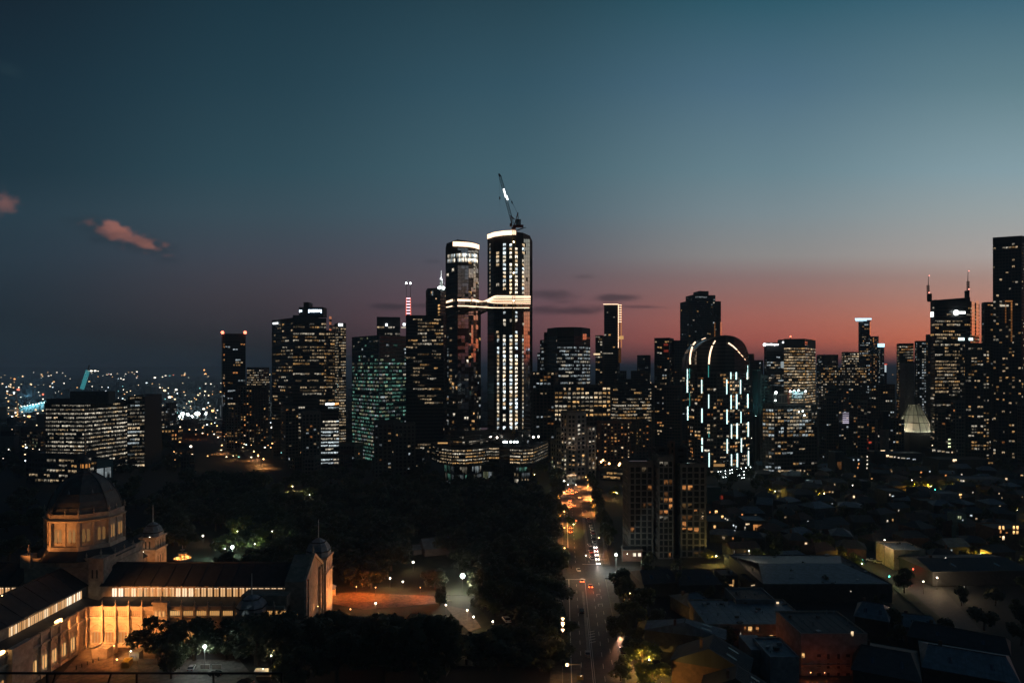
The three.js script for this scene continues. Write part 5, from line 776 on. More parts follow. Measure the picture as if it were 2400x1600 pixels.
    const r = nb(); for (const k of [1, 3]) { const a = q([pr[k][0] * 1.02, pr[k][1]]); for (let i = 0; i < 8; i++) r.bar(a[i], a[(i + 1) % 8], 0.32); } r.build('cupola_band', M.black, cup);
    nb().bar([x, top - 0.1, -d], [x, top + 7.2, -d], 0.3, 0.14).build('flagpole', M.white, cup);
  };
  wallBox('tower_wall', -154.8, -148.6, 284, 292.5, 0, 24.4); nb().box(-151.7, 19.6, -288.2, 7.6, 0.6, 9.8).box(-151.7, 24.4, -288.2, 7.2, 0.7, 9.4).build('tower_cornice', M.cream, R); cupola(-151.7, 288.2, 7, 25, 30.8);
  for (const y of [20.4, 14]) for (const j of [-2, 0, 2]) put('window', gB, M.black, -148.54, y, 288.2 + j, Math.PI / 2); for (const j of [-0.8, 0.8]) put('window', gB, M.black, -151.7 + j, 20.4, 283.95);
  // end pavilion, east portal with its gable, corner cupolas
  wallBox('pavilion_wall', -93.5, -78, 236, 246, 0, 16.4, M.creamDark); nb().box(-85.7, 16.4, -241, 16, 0.6, 10.6).build('pavilion_cornice', M.creamDark, R);
  wallBox('portal_wall', -80, -73.2, 240, 262, 0, 20.4, M.creamDark); { const b = nb(); b.tri([-73.1, 20.4, -240], [-73.1, 20.4, -262], [-73.1, 27, -251]); b.quad([-73.1, 20.4, -240], [-80, 20.4, -240], [-80, 27, -251], [-73.1, 27, -251]); b.quad([-80, 20.4, -262], [-73.1, 20.4, -262], [-73.1, 27, -251], [-80, 27, -251]); b.build('portal_gable', M.creamDark, R);
    const g = nb(); for (const [a, c] of [[240, 251], [251, 262]]) g.bar([-72.8, a === 240 ? 20.6 : 27.2, -a], [-72.8, c === 262 ? 20.6 : 27.2, -c], 0.9); for (const d of [240.5, 243.5, 258.5, 261.5]) g.box(-72.8, 0, -d, 1, 20.4, 0.9); g.build('portal_trim', M.cream, R);
    const s = new THREE.Shape(); s.moveTo(-4.6, 0); s.lineTo(4.6, 0); s.lineTo(4.6, 10); s.absarc(0, 10, 4.6, 0, Math.PI, false); s.lineTo(-4.6, 0); put('portal_arch', new THREE.ShapeGeometry(s, 14), M.creamDark, -73.02, 6, 251, Math.PI / 2); finial(-73.2, 27.2, 251, 1.4); }
  wallBox('tower_wall', -79.4, -71.4, 262, 271, 0, 22); nb().box(-75.4, 22, -266.5, 9, 0.7, 10).box(-75.4, 16.6, -266.5, 8.8, 0.5, 9.8).build('tower_cornice', M.cream, R); cupola(-75.6, 266.5, 8.6, 22.7, 29.4);
  for (const y of [17.6, 10.5]) for (const j of [-2.4, 0, 2.4]) put('window', gB, M.black, -71.34, y, 266.5 + j, Math.PI / 2);
  wallBox('tower_wall', -92.6, -84.4, 228, 236, 0, 13, M.creamDark); cupola(-88.5, 232, 9, 13.2, 18.6);
  const lampAt = (x, y, d, col, I, mat, r = 0.22, dist = 90) => { put('flood_lamp', lampBall, mat, x, y, d).scale.setScalar(r); const l = new THREE.PointLight(col, I, dist, 2); l.position.set(x, y, -d); scene.add(l); };
  const spotAt = (x, y, d, tx, ty, td, col, I, ang, mat, r = 0.22) => { put('flood_lamp', lampBall, mat, x, y, d).scale.setScalar(r); const l = new THREE.SpotLight(col, I, 160, ang, 0.7, 2); l.position.set(x, y, -d); l.target.position.set(tx, ty, -td); l.castShadow = true; scene.add(l, l.target); };
  const OR = 0xffa257;
  spotAt(-143.6, 14.9, 217.5, -133, 6, 234, OR, 7000, 0.8, GL.lampO); put('flood_lamp', lampBall, GL.lampO, -145.3, 14.7, 218.4).scale.set(0.5, 0.4, 1.8);
  spotAt(-128, 1.2, 221, -124, 7, 234, OR, 420, 1.0, GL.lampO); spotAt(-112, 1.2, 224, -112, 9, 234, OR, 160, 1.0, GL.lampO);
  put('flood_lamp', lampBall, GL.lampO, -145.2, 14.6, 194).scale.set(0.6, 0.5, 1.2);
  spotAt(-186, 19.5, 226, -165, 36, 248, OR, 6500, 0.25, GL.lampO, 0.16); spotAt(-160, 24.2, 214, -158, 36, 246, OR, 1500, 0.25, GL.lampO, 0.16);
  spotAt(-141.5, 4, 270, -150, 16, 280, OR, 900, 0.9, GL.lampO); spotAt(-140, 3, 292, -149, 14, 289, OR, 900, 0.9, GL.lampO);
  spotAt(-63.5, 1, 268, -72, 12, 266.5, OR, 1500, 0.9, GL.lampO); lampAt(-71.4, 8, 251, OR, 14, GL.lampO, 0.14, 30); 
  for (const [px, py, d] of [[333, 1293, 281], [351, 1258, 285], [751, 1312, 262]]) { const p = P(px, py, d); put('tower_lamp', lampBall, GL.lampW, p.x, p.y, d).scale.setScalar(0.33); const l = new THREE.PointLight(0xffd2a0, 35, 25, 2); l.position.set(p.x, p.y, -d + 0.1); scene.add(l); }
}

// ---------------------------------------------------------------- trees
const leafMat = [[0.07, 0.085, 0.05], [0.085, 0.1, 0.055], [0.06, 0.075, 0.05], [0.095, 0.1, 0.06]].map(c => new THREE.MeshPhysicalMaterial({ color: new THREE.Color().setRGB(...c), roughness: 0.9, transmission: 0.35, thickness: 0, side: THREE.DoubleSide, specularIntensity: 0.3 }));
const litLeafMat = new THREE.MeshPhysicalMaterial({ color: new THREE.Color().setRGB(0.14, 0.15, 0.045), roughness: 0.9, transmission: 0.35, thickness: 0, side: THREE.DoubleSide, specularIntensity: 0.3 });  // lamp light put into the leaf colour: brighter, yellower leaves for the lit trees
function crownGeo(kind) {                            // leaf sprays through the volume of several overlapping lobes; the crown stands on y = 0..1, about 1 wide
  const p = [], n = [], lobes = [];
  const L = kind === 'cypress' ? 6 : 9 + Math.floor(rnd() * 4);
  for (let i = 0; i < L; i++) { const a = rnd() * 6.28, h = kind === 'cypress' ? (i + 0.5) / L : rr(0.3, 0.82), w = kind === 'cypress' ? 0.02 : Math.sqrt(rnd()) * 0.33 * (1.15 - Math.abs(h - 0.5)); lobes.push([Math.cos(a) * w, h, Math.sin(a) * w, kind === 'cypress' ? 0.17 * (1.1 - h * 0.8) : rr(0.13, 0.24)]); }
  const N = kind === 'near' ? 1700 : kind === 'cypress' ? 500 : 800, s0 = kind === 'near' ? 0.05 : 0.07;
  for (let i = 0; i < N; i++) {
    const [cx_, cy, cz, r] = pick(lobes); let u = rnd() * 2 - 1, a = rnd() * 6.283, q = Math.sqrt(1 - u * u), rad = r * (0.55 + 0.5 * Math.sqrt(rnd()));
    if (u < -0.3 && rnd() < 0.5) u = -u * 0.5;
    const o = [cx_ + q * Math.cos(a) * rad, cy + u * rad * 0.85, cz + q * Math.sin(a) * rad], s = s0 * rr(0.5, 1.3);
    const e = new THREE.Euler(rr(-1, 1) * 1.2, rnd() * 6.28, rr(-1, 1) * 1.2), m = new THREE.Matrix4().makeRotationFromEuler(e);
    const v = [[-s, 0, -s * 0.55], [s * 0.2, s * 0.15, -s * 0.75], [s, 0, 0.1 * s], [s * 0.1, s * 0.1, s * 0.7]].map(t => { const k = new THREE.Vector3(...t).applyMatrix4(m); return [k.x + o[0], k.y + o[1], k.z + o[2]]; });
    const nn = new THREE.Vector3(q * Math.cos(a), u + 0.25, q * Math.sin(a)).normalize();
    const fn = new THREE.Vector3(v[1][0] - v[0][0], v[1][1] - v[0][1], v[1][2] - v[0][2]).cross(new THREE.Vector3(v[2][0] - v[0][0], v[2][1] - v[0][1], v[2][2] - v[0][2])), ok = fn.dot(nn) > 0; fn.normalize().multiplyScalar(ok ? 0.6 : -0.6).add(nn).normalize();
    for (const k of ok ? [0, 1, 2, 0, 2, 3] : [0, 2, 1, 0, 3, 2]) { p.push(...v[k]); n.push(fn.x, fn.y, fn.z); }
  }
  const g = new THREE.BufferGeometry(); g.setAttribute('position', new THREE.Float32BufferAttribute(p, 3)); g.setAttribute('normal', new THREE.Float32BufferAttribute(n, 3)); return g;
}
function trunkGeo() { const b = new MB(); b.bar([0, 0, 0], [0.01, 0.32, 0.005], 0.055, 0.04); for (let k = 0; k < 5; k++) { const a = k * 1.3 + rnd(), h = rr(0.24, 0.34); b.bar([0.01, h, 0], [Math.cos(a) * rr(0.1, 0.22), rr(0.5, 0.72), Math.sin(a) * rr(0.1, 0.22)], 0.03, 0.012); } return b.geo(); }
const crowns = { far: [...Array(6)].map(() => crownGeo('far')), near: [...Array(4)].map(() => crownGeo('near')), cypress: [crownGeo('cypress')] }, trunks = [...Array(4)].map(trunkGeo);
const protos = new Map();
function tree(kind, x, d, h, w, label, group, mat = null, y = 0, name = 'park_tree') {
  const ci = Math.floor(rnd() * crowns[kind].length), mi = mat ?? leafMat[Math.floor(rnd() * 4)], key = kind + ci + (mat ? 'm' : leafMat.indexOf(mi)) + name;
  let t; const src = protos.get(key);
  if (src) { t = src.clone(); t.name = numbered(name); scene.add(t); }
  else { t = thing(name, label, 'tree'); part('trunk', pick(trunks), M.bark, t); part('crown', crowns[kind][ci], mi, t); protos.set(key, t); }
  t.position.set(x, y, -d); t.rotation.y = rnd() * 6.28; t.scale.set(w, h, w); delete t.userData.group; tag(t, label, 'tree', group); return t;
}
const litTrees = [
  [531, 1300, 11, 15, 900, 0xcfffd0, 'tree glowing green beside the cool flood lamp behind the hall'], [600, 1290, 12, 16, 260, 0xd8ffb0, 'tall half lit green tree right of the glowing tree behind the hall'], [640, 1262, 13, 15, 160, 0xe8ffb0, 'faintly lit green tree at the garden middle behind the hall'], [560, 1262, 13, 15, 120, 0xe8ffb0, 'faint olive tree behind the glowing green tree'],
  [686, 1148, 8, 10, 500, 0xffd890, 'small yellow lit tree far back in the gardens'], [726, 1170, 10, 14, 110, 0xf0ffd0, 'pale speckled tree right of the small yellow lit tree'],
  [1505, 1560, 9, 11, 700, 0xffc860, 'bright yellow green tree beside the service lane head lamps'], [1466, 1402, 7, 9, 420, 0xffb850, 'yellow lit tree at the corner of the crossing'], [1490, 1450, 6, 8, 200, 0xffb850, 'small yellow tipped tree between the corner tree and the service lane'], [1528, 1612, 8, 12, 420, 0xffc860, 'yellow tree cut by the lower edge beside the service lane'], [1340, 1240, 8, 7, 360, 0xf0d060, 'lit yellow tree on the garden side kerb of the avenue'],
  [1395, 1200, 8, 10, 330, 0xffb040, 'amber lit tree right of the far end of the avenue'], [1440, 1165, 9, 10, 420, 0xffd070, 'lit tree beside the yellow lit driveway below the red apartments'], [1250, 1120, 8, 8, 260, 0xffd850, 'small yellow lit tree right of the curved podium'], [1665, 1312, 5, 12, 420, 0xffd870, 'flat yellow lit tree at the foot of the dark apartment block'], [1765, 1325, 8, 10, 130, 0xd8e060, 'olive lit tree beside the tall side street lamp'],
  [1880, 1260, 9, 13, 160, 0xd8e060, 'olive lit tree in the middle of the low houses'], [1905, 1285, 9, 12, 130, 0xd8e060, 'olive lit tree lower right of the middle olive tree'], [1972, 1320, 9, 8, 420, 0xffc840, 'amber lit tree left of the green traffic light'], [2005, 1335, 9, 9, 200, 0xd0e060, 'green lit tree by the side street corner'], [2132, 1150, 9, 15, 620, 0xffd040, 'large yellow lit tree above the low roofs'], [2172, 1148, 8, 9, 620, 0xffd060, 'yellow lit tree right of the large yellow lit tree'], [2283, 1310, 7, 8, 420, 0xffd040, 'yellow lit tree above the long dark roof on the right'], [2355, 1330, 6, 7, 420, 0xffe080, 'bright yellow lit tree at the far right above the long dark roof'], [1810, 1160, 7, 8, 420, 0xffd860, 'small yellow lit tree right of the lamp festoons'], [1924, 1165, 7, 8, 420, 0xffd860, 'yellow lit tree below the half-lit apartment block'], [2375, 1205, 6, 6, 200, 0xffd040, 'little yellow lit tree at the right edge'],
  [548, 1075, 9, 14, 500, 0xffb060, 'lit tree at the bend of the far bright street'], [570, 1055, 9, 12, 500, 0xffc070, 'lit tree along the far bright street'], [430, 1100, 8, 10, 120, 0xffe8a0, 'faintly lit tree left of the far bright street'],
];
const keep = [[968, 1317], [475, 1255], [914, 1354], [944, 1362], [1045, 1416], [1095, 1428], [544, 1281], [1084, 1346], [427, 1302], [1005, 1285], [1187, 1452], [1038, 1396], [505, 1015], [540, 1035], [590, 1080], [1350, 1175], [1345, 1200]];
const hides = (x, d, h, w) => { const a = 1200 + x * F / d, t = HY + (EYE - h) * F / d, b = HY + (EYE - h * 0.1) * F / d, r = w * 0.42 * F / d; return litTrees.some(([px, py, lh]) => { const q = HY + (EYE - lh * 0.6) * F / gd(py); return d < gd(py) - 3 && Math.abs(px - a) < r + 8 && q > t - 6 && q < b + 4; }) || keep.some(([px, py]) => Math.abs(px - a) < r + 5 && py > t - 4 && py < b + 3); };
const onRoad = (x, d) => Math.abs(x - cx(d)) < 12.5 && d < 590;
const inHall = (x, d) => (x < -68 && d > 232 && d < 276) || (x < -140 && d < 305);
// keep-clear spots: [px, py, half width px, half height px] on the ground
const clearings = [[915, 1405, 150, 22], [1085, 1445, 55, 40], [427, 1312, 45, 22], [1005, 1290, 50, 28], [760, 1392, 40, 22], [560, 1580, 260, 40], [250, 1560, 250, 70], [1190, 1458, 22, 16], [560, 1050, 70, 45]];
const blocked = (x, d) => { const px = 1200 + x * F / d, py = HY + EYE * F / d; return clearings.some(([a, b, w, h]) => Math.abs(px - a) < w && Math.abs(py - b) < h); };
{
  let n = 0; const placed = [];
  for (let tries = 0; tries < 9000 && n < 285; tries++) {
    const d = 1 / rr(1 / 570, 1 / 214), px = rr(d < 300 ? 620 : 380, 1335), x = X(px, d); if (onRoad(x, d) || x > cx(d) - 13 || inHall(x, d) || blocked(x, d) || (px < 640 && d < 300)) continue;
    const h = rr(10, 17) * (d < 300 ? 0.85 : 1); if (placed.some(([a, b]) => Math.hypot(a - x, b - d) < 6.5) || hides(x, d, h, 17)) continue;
    // crowns must not hide the lit places behind them
    const tp = HY + (EYE - h) * F / d; if (clearings.slice(0, 5).some(([a, b, w, hh]) => Math.abs(px - a) < w && tp < b + hh && tp > b - 60 && HY + EYE * F / d > b)) continue;
    tree(d < 300 ? 'near' : 'far', x, d, h, rr(14, 20), d < 300 ? 'dark broadleaf tree standing in the near part of the unlit gardens' : 'dark broadleaf tree massed in the far part of the unlit gardens', d < 300 ? 'near trees of the dark gardens' : 'far trees of the dark gardens'); placed.push([x, d]); n++;
  }
  for (let tries = 0, k = 0; tries < 600 && k < 60; tries++) { const d = 1 / rr(1 / 600, 1 / 330), px = rr(-40, 720), x = X(px, d); if (inHall(x, d) || blocked(x, d) || (px > 380 && d < 360)) continue; const h = rr(9, 14); if ((Math.abs(px - 427) < 50 && d < 345) || hides(x, d, h, 16)) continue; tree('far', x, d, h, rr(13, 18), 'dark tree in the gardens behind the domed hall', 'trees behind the domed hall'); k++; }
  // trees before the hall
  for (const [px, base, top, w, lab] of [[368, 1545, 1440, 95, 'round tree hiding the lit aisle front, left of the courtyard trees'], [455, 1548, 1438, 90, 'tall tree before the hall behind the bright white courtyard lamp'], [530, 1545, 1452, 80, 'dark tree between the white courtyard lamp and the front cupola'], [600, 1560, 1420, 120, 'big dark tree before the front corner cupola of the hall'], [670, 1560, 1440, 110, 'wide dark tree right of the front corner cupola'], [730, 1540, 1440, 80, 'dark tree at the foot of the gabled portal'], [770, 1500, 1425, 70, 'orange lit tree beside the shelter right of the portal'], [400, 1590, 1500, 60, 'small tree leaning over the courtyard in front of the round tree'], [790, 1600, 1470, 110, 'dark tree at the near edge right of the market stalls'], [690, 1610, 1520, 80, 'bare-lit tree behind the market stalls'], [900, 1600, 1450, 130, 'broad dark tree in the near middle of the gardens'], [1010, 1610, 1430, 140, 'broad dark tree below the curved garden path'], [1030, 1420, 1375, 22, 'small dark tree between the orange lawn and the cypress']]) {
    const d = gd(base); tree('near', X(px, d), d, Y(top, d), w * d / F * 1.25, lab);
  }
  { const d = gd(1412); tree('cypress', X(1038, d), d, 8.6, 9, 'narrow conical cypress beside the path near the bright garden flood light', null, leafMat[0], 0, 'cypress'); }
  // street trees of the avenue and its service lane
  for (let d = 225; d < 570; d += 17) { if (d > 300 && d < 345) continue; for (const s of [-1, 1]) { const x = cx(d) + s * rr(13.5, 16); tree(d < 300 ? 'near' : 'far', x, d + rr(-4, 4), rr(8, 12), rr(8, 11), s < 0 ? 'dark street tree along the garden side of the avenue' : 'dark street tree along the house side of the avenue', s < 0 ? 'garden side street trees' : 'house side street trees', null, 0, 'street_tree'); } }
  for (const [px, base, h, w] of [[1460, 1570, 5, 6], [1475, 1530, 5, 7], [1445, 1500, 6, 6], [1440, 1480, 6, 7], [1455, 1595, 5, 8]]) { const d = gd(base); tree('near', X(px, d), d, h, w, 'dark low tree on the strip between the avenue and the service lane', 'trees of the dividing strip', null, 0, 'street_tree'); }
}
// trees with a lamp of their own: [px, base py, height, width, colour, power, label]
const lampPost = (() => { const b = new MB(); b.bar([0, 0, 0], [0, 1, 0], 0.014, 0.01); return b.geo(); })();
function lampLight(p, col, I, dist = 45) { const l = new THREE.PointLight(col, I, dist, 2); l.position.copy(p); l.castShadow = true; scene.add(l); }
function streetLamp(x, d, h, mat, label, group, col = 0, I = 0, r = 0.28, arm = 0, y = 0, down = arm !== 0) {
  const t = thing('street_lamp', label, 'street lamp', [x, y, -d], 0, group), m = part('post', lampPost, M.pole, t); m.scale.set(10, h, 10);
  if (arm) { const b = new MB(); b.bar([0, h, 0], [arm, h + 0.3, 0], 0.14, 0.1); b.build('arm', M.pole, t); }
  const hd = part('lamp_head', lampBall, mat, t); hd.position.set(arm, h + 0.1 + (arm ? 0.1 : r), 0); hd.scale.set(r, r, r);
  if (I && down) { const l = new THREE.SpotLight(col, I, 80, 1.2, 0.6, 2); l.position.set(x + arm, y + h + 0.1 - r, -d); l.target.position.set(x + arm, 0, -d); l.castShadow = true; scene.add(l, l.target); }
  else if (I) lampLight(r < 0.24 ? new THREE.Vector3(x + arm, y + h + 0.1 + (arm ? 0.1 : r), -d) : new THREE.Vector3(x + arm, y + h + (arm ? 0.1 - r : 0.1) - 0.12, -d + r + 0.2), col, I); return t;
}
for (const [px, py, h, w, I, col, lab] of litTrees) { const d = gd(py), x = X(px, d); tree(d < 300 ? 'near' : 'far', x, d, h, w, lab, null, litLeafMat, 0, 'lit_tree'); streetLamp(x + w * 0.12, d - w * 0.46, Math.max(3.2, h * 0.42), col === 0xcfffd0 ? GL.lampC : GL.lampW, 'lamp lighting the ' + lab.replace(/^(\w+ ){0,2}?(?=tree|small|tall|large|faint)/, ''), null, col, I * 0.62, 0.22); }

// ---------------------------------------------------------------- park lamps, fountain, small park buildings
const lampWords = ['nearest the hall portal', 'behind the nave roof', 'above the portal tower', 'beside the fountain', 'among the garden middle trees', 'right of the orange lawn', 'near the garden path bend', 'in the far gardens', 'near the glasshouse', 'by the parked white van', 'below the cypress', 'at the lawn edge', 'left of the flood light', 'under the far trees', 'near the avenue', 'in front of the portal'];
[[656, 1309, 1, 40], [678, 1267, 1, 40], [968, 1317, 1, 40], [475, 1255, 0.8, 40], [914, 1354, 0.6, 60], [944, 1362, 0.6, 60], [1045, 1416, 0.5, 40], [1095, 1428, 0.5, 40], [620, 1282, 0.5, 0], [1155, 1455, 0.5, 30], [1110, 1444, 0.5, 30], [880, 1412, 0.5, 60], [1234, 1322, 0.45, 20], [1264, 1396, 0.45, 20], [700, 1455, 0.5, 30], [810, 1460, 0.45, 20]].forEach(([px, py, s, I], i) => {
  const h = 4.2, d = (EYE - h) * F / (py - HY); streetLamp(X(px, d), d, h - 0.6, GL.lampW, 'globe lamp on a short post ' + lampWords[i], null, 0xffc890, I, 0.34 * s + 0.12);
});
{ const h = 8, d = (EYE - h) * F / (1346 - HY); streetLamp(X(1084, d), d, h - 1.6, GL.lampC, 'very bright white flood light on a post in the dark gardens', null, 0xfff4dc, 900, 0.95); }
{ const h = 7, d = (EYE - h) * F / (1281 - HY); streetLamp(X(544, d), d, h - 1, GL.lampC, 'bright cool flood lamp below the glowing green tree', null, 0xe0fff0, 260, 0.7); }
{ const h = 7.5, d = (EYE - h) * F / (1512 - HY); streetLamp(X(479, d), d, h - 1, GL.lampC, 'dazzling white courtyard lamp between the trees before the hall', null, 0xf0fff8, 170, 0.5); }
{ // the fountain
  const d = gd(1310), t = thing('garden_fountain', 'tiered stone fountain lit orange behind the nave roof', 'fountain', [X(427, d), 0, -d]);
  const L = pts => new THREE.LatheGeometry(pts.map(v => new THREE.Vector2(...v)), 20);
  part('basin', L([[0, 0], [9.4, 0], [9.6, 1], [9.2, 1.2], [8.8, 0.6], [0, 0.6]]), M.cream, t); part('bowl', L([[1.6, 0.6], [1.3, 3], [4.8, 4.4], [5, 4.8], [1, 4.4], [0, 4.4]]), M.cream, t); part('bowl', L([[0.8, 4.4], [0.7, 6.4], [2.6, 7.4], [2.7, 7.7], [0, 7.4]]), M.cream, t); part('statue', L([[0, 7.4], [0.6, 7.5], [0.35, 8.6], [0.6, 9.4], [0.4, 10.3], [0.15, 10.5], [0.32, 10.9], [0, 11.3]]), M.cream, t);
  for (let k = 0; k < 6; k++) { const a = k * 1.05, m = part('basin_lamp', lampBall, GL.lampO, t); m.position.set(Math.cos(a) * 6.4, 1, Math.sin(a) * 6.4); m.scale.setScalar(0.3); lampLight(new THREE.Vector3(t.position.x + Math.cos(a) * 2.9, 0.85, -d + Math.sin(a) * 2.9), 0xff9a45, 60, 30); } t.scale.set(0.45, 0.62, 0.45);
}
function shed(name, label, cat, px0, px1, base, wallH, roofH, depth, wall, roof, turn = 0, hip = 0) {   // a pitched house; ridge along its length
  const d = gd(base), x0 = X(px0, d), x1 = X(px1, d), w = x1 - x0, t = thing(name, label, cat, [(x0 + x1) / 2, 0, -d - depth / 2], turn);
  new MB().prism([[-w / 2, depth / 2], [w / 2, depth / 2], [w / 2, -depth / 2], [-w / 2, -depth / 2]], 0, wallH).build('wall', wall, t);
  const o = 0.45, e = wallH, r = wallH + roofH, hx = hip * depth / 2, b = new MB(), A = [-w / 2 - o, e, depth / 2 + o], B = [w / 2 + o, e, depth / 2 + o], C = [w / 2 + o, e, -depth / 2 - o], D = [-w / 2 - o, e, -depth / 2 - o], Rl = [-w / 2 - o + hx, r, 0], Rr = [w / 2 + o - hx, r, 0];
  b.quad(A, B, Rr, Rl).quad(C, D, Rl, Rr); b.tri(D, A, Rl).tri(B, C, Rr); const q = new MB(); q.bar(Rl, Rr, 0.3).bar(A, B, 0.22).bar(C, D, 0.22); q.build('gutter', M.plant, t);
  b.build('roof', roof, t);
  if (cat === 'house') { new MB().box(-w * 0.28, wallH + roofH * 0.3, -depth * 0.12, 1.1, roofH * 0.95, 0.8).build('chimney', M.brick, t); const sm = new MB(), n = Math.round(w / 1.1); for (let k = 1; k < n; k++) { const x = lerp(-w / 2, w / 2, k / n), q = clamp((w / 2 - Math.abs(x)) / Math.max(hx, 0.01), 0, 1); sm.bar([x, e + 0.05, depth / 2 + o], [x * (hx ? 1 : 1), e + (r - e) * q + 0.05, (depth / 2 + o) * (1 - q)], 0.08); } sm.build('roof_seam', roof, t); for (const u of [-0.2, 0.25]) { const k = new MB(), y0 = lerp(e, r, 0.35) + 0.06, y1 = lerp(e, r, 0.6) + 0.06, z0 = (depth / 2 + o) * 0.65, z1 = (depth / 2 + o) * 0.4; k.quad([u * w - 0.5, y0, z0], [u * w + 0.5, y0, z0], [u * w + 0.5, y1, z1], [u * w - 0.5, y1, z1]); k.build('skylight', M.glass, t); } }
  return t;
}
shed('glasshouse', 'long park shed with a pale blue roof left of the bright flood light', 'shed', 985, 1048, 1302, 3.6, 4.2, 12, M.conc, M.roofBlue, 0.35); shed('park_shed', 'small pale roofed shed left of the long park shed', 'shed', 905, 930, 1276, 3, 2.2, 8, M.conc, M.roofBlue, -0.2); shed('park_shed', 'low pale roofed annexe between the two park sheds', 'shed', 962, 988, 1300, 2.6, 2, 6, M.conc, M.roofBlue, 0.5);
{ const t = thing('shelter', 'white gabled shelter lit orange right of the portal', 'shelter', [X(760, gd(1400)), 0, -gd(1400)]); const b = new MB(); for (const x of [-3.8, 0, 3.8]) for (const z of [-2.5, 2.5]) b.box(x, 0, z, 0.3, 4, 0.3); b.build('post', M.white, t); new MB().quad([-4.4, 4, 3], [0, 5.6, 3], [0, 5.6, -3], [-4.4, 4, -3]).quad([0, 5.6, 3], [4.4, 4, 3], [4.4, 4, -3], [0, 5.6, -3]).build('roof', M.white, t); new MB().box(0, 0, -2.4, 7.6, 2.4, 0.25).build('rear_wall', M.cream, t); const m = part('ceiling_lamp', lampBall, GL.lampO, t); m.position.set(3, 3.4, 0.5); m.scale.setScalar(0.2); lampLight(new THREE.Vector3(t.position.x + 3, 3.4, t.position.z + 0.5), 0xff8a35, 130, 40); }
for (const [px, py, I, l] of [[880, 1398, 300, 'low orange lamp on the left of the orange lawn'], [985, 1398, 260, 'low orange lamp on the right of the orange lawn'], [835, 1396, 260, 'low orange lamp next to the shelter']]) { const d = gd(py); streetLamp(X(px, d), d, 3.6, GL.lampO, l, null, 0xff7a28, I, 0.16); }

// ---------------------------------------------------------------- vehicles
const carBody = new MB(), cabin = new MB(), wheelG = new THREE.CylinderGeometry(0.33, 0.33, 0.22, 12).rotateZ(Math.PI / 2);
{ const side = [[-2.1, 0.35], [-2.15, 0.75], [-1.9, 0.92], [-0.9, 0.98], [1.35, 1.0], [1.95, 0.95], [2.12, 0.7], [2.1, 0.35]]; // along z, front at +z is -2.1
  for (let i = 0; i < side.length; i++) { const [a, b] = [side[i], side[(i + 1) % side.length]]; carBody.quad([0.86, a[1], a[0]], [-0.86, a[1], a[0]], [-0.86, b[1], b[0]], [0.86, b[1], b[0]]); } for (const s of [-0.86, 0.86]) for (let i = 1; i < side.length - 1; i++) carBody.tri([s, side[0][1], side[0][0]], [s, side[i][1], side[i][0]], [s, side[i + 1][1], side[i + 1][0]]);
  const top = [[-1.0, 0.97], [-0.35, 1.42], [1.0, 1.44], [1.75, 1.0]]; for (let i = 0; i < 3; i++) { const [a, b] = [top[i], top[i + 1]]; (i === 1 ? carBody : cabin).quad([i === 1 ? 0.66 : 0.78, a[1], a[0]], [i === 1 ? -0.66 : -0.78, a[1], a[0]], [i === 1 ? -0.66 : -0.78, b[1], b[0]], [i === 1 ? 0.66 : 0.78, b[1], b[0]]); } for (const s of [-0.74, 0.74]) { cabin.tri([s, 0.97, -1.0], [s, 1.42, -0.35], [s, 1.44, 1.0]); cabin.tri([s, 0.97, -1.0], [s, 1.44, 1.0], [s, 1.0, 1.75]); } }
const carGeo = carBody.geo(), cabinGeo = cabin.geo(), paints = [std(0.5, 0.5, 0.5, 0.3), std(0.03, 0.03, 0.035, 0.25), std(0.2, 0.21, 0.22, 0.3), std(0.35, 0.04, 0.03, 0.3), std(0.6, 0.6, 0.58, 0.3)];
const lensG = new THREE.SphereGeometry(0.22, 8, 6), tailG = new THREE.BoxGeometry(0.5, 0.26, 0.08);
function makeCar(paint, head, tail) {
  const t = new THREE.Group(); part('body', carGeo, paint, t); part('cabin_glass', cabinGeo, M.glass, t);
  for (const x of [-0.78, 0.78]) for (const z of [-1.35, 1.3]) { const w = part('wheel', wheelG, M.rubber, t); w.position.set(x, 0.33, z); }
  for (const x of [-0.62, 0.62]) { const h = part('headlight', lensG, head ?? M.steel, t); h.position.set(x, 0.68, -2.06); const r = part('tail_light', tailG, tail ?? M.rust, t); r.position.set(x, 0.78, 2.1); }
  return t;
}
const carKinds = new Map();
function car(x, d, turn, label, pi, on, group, name = 'car', big = 1) {
  const key = pi + on; let t = carKinds.get(key); if (!t) { t = makeCar(paints[pi], on === 'head' ? GL.head : null, on === 'tail' ? GL.tail : on === 'head' ? null : null); carKinds.set(key, t); } else t = t.clone();
  t.name = numbered(name); scene.add(t); t.position.set(x, 0.012, -d); t.rotation.y = turn; t.scale.setScalar(big); t.userData = {}; tag(t, label, 'car', group); return t;
}
const ord = ['first', 'second', 'third', 'fourth', 'fifth', 'sixth', 'seventh', 'eighth', 'ninth', 'tenth', 'eleventh', 'twelfth', 'thirteenth', 'fourteenth', 'fifteenth', 'sixteenth', 'seventeenth', 'eighteenth'];
const back = Math.PI - 0.075, ahead = -0.075;       // turned to drive towards the viewer, or away
for (let k = 0; k < 14; k++) { const d = 334 + k * 7.6; car(cx(d) + 7.6 - (k > 9 ? 0.9 * (k - 9) * 0.35 : 0), d, back, `${ord[k]} car of the headlight queue counted back from the crossing`, k % 5, 'head', 'queue with head lamps on'); if (k % 2 === 0) { const l = new THREE.SpotLight(0xfff0d8, k ? 160 : 500, 40, 0.5, 0.8, 2); l.position.set(cx(d) + 7.6, 0.8, -d + 2.3); l.target.position.set(cx(d - 14) + 7.6, 0, -d + 14); scene.add(l, l.target); } }
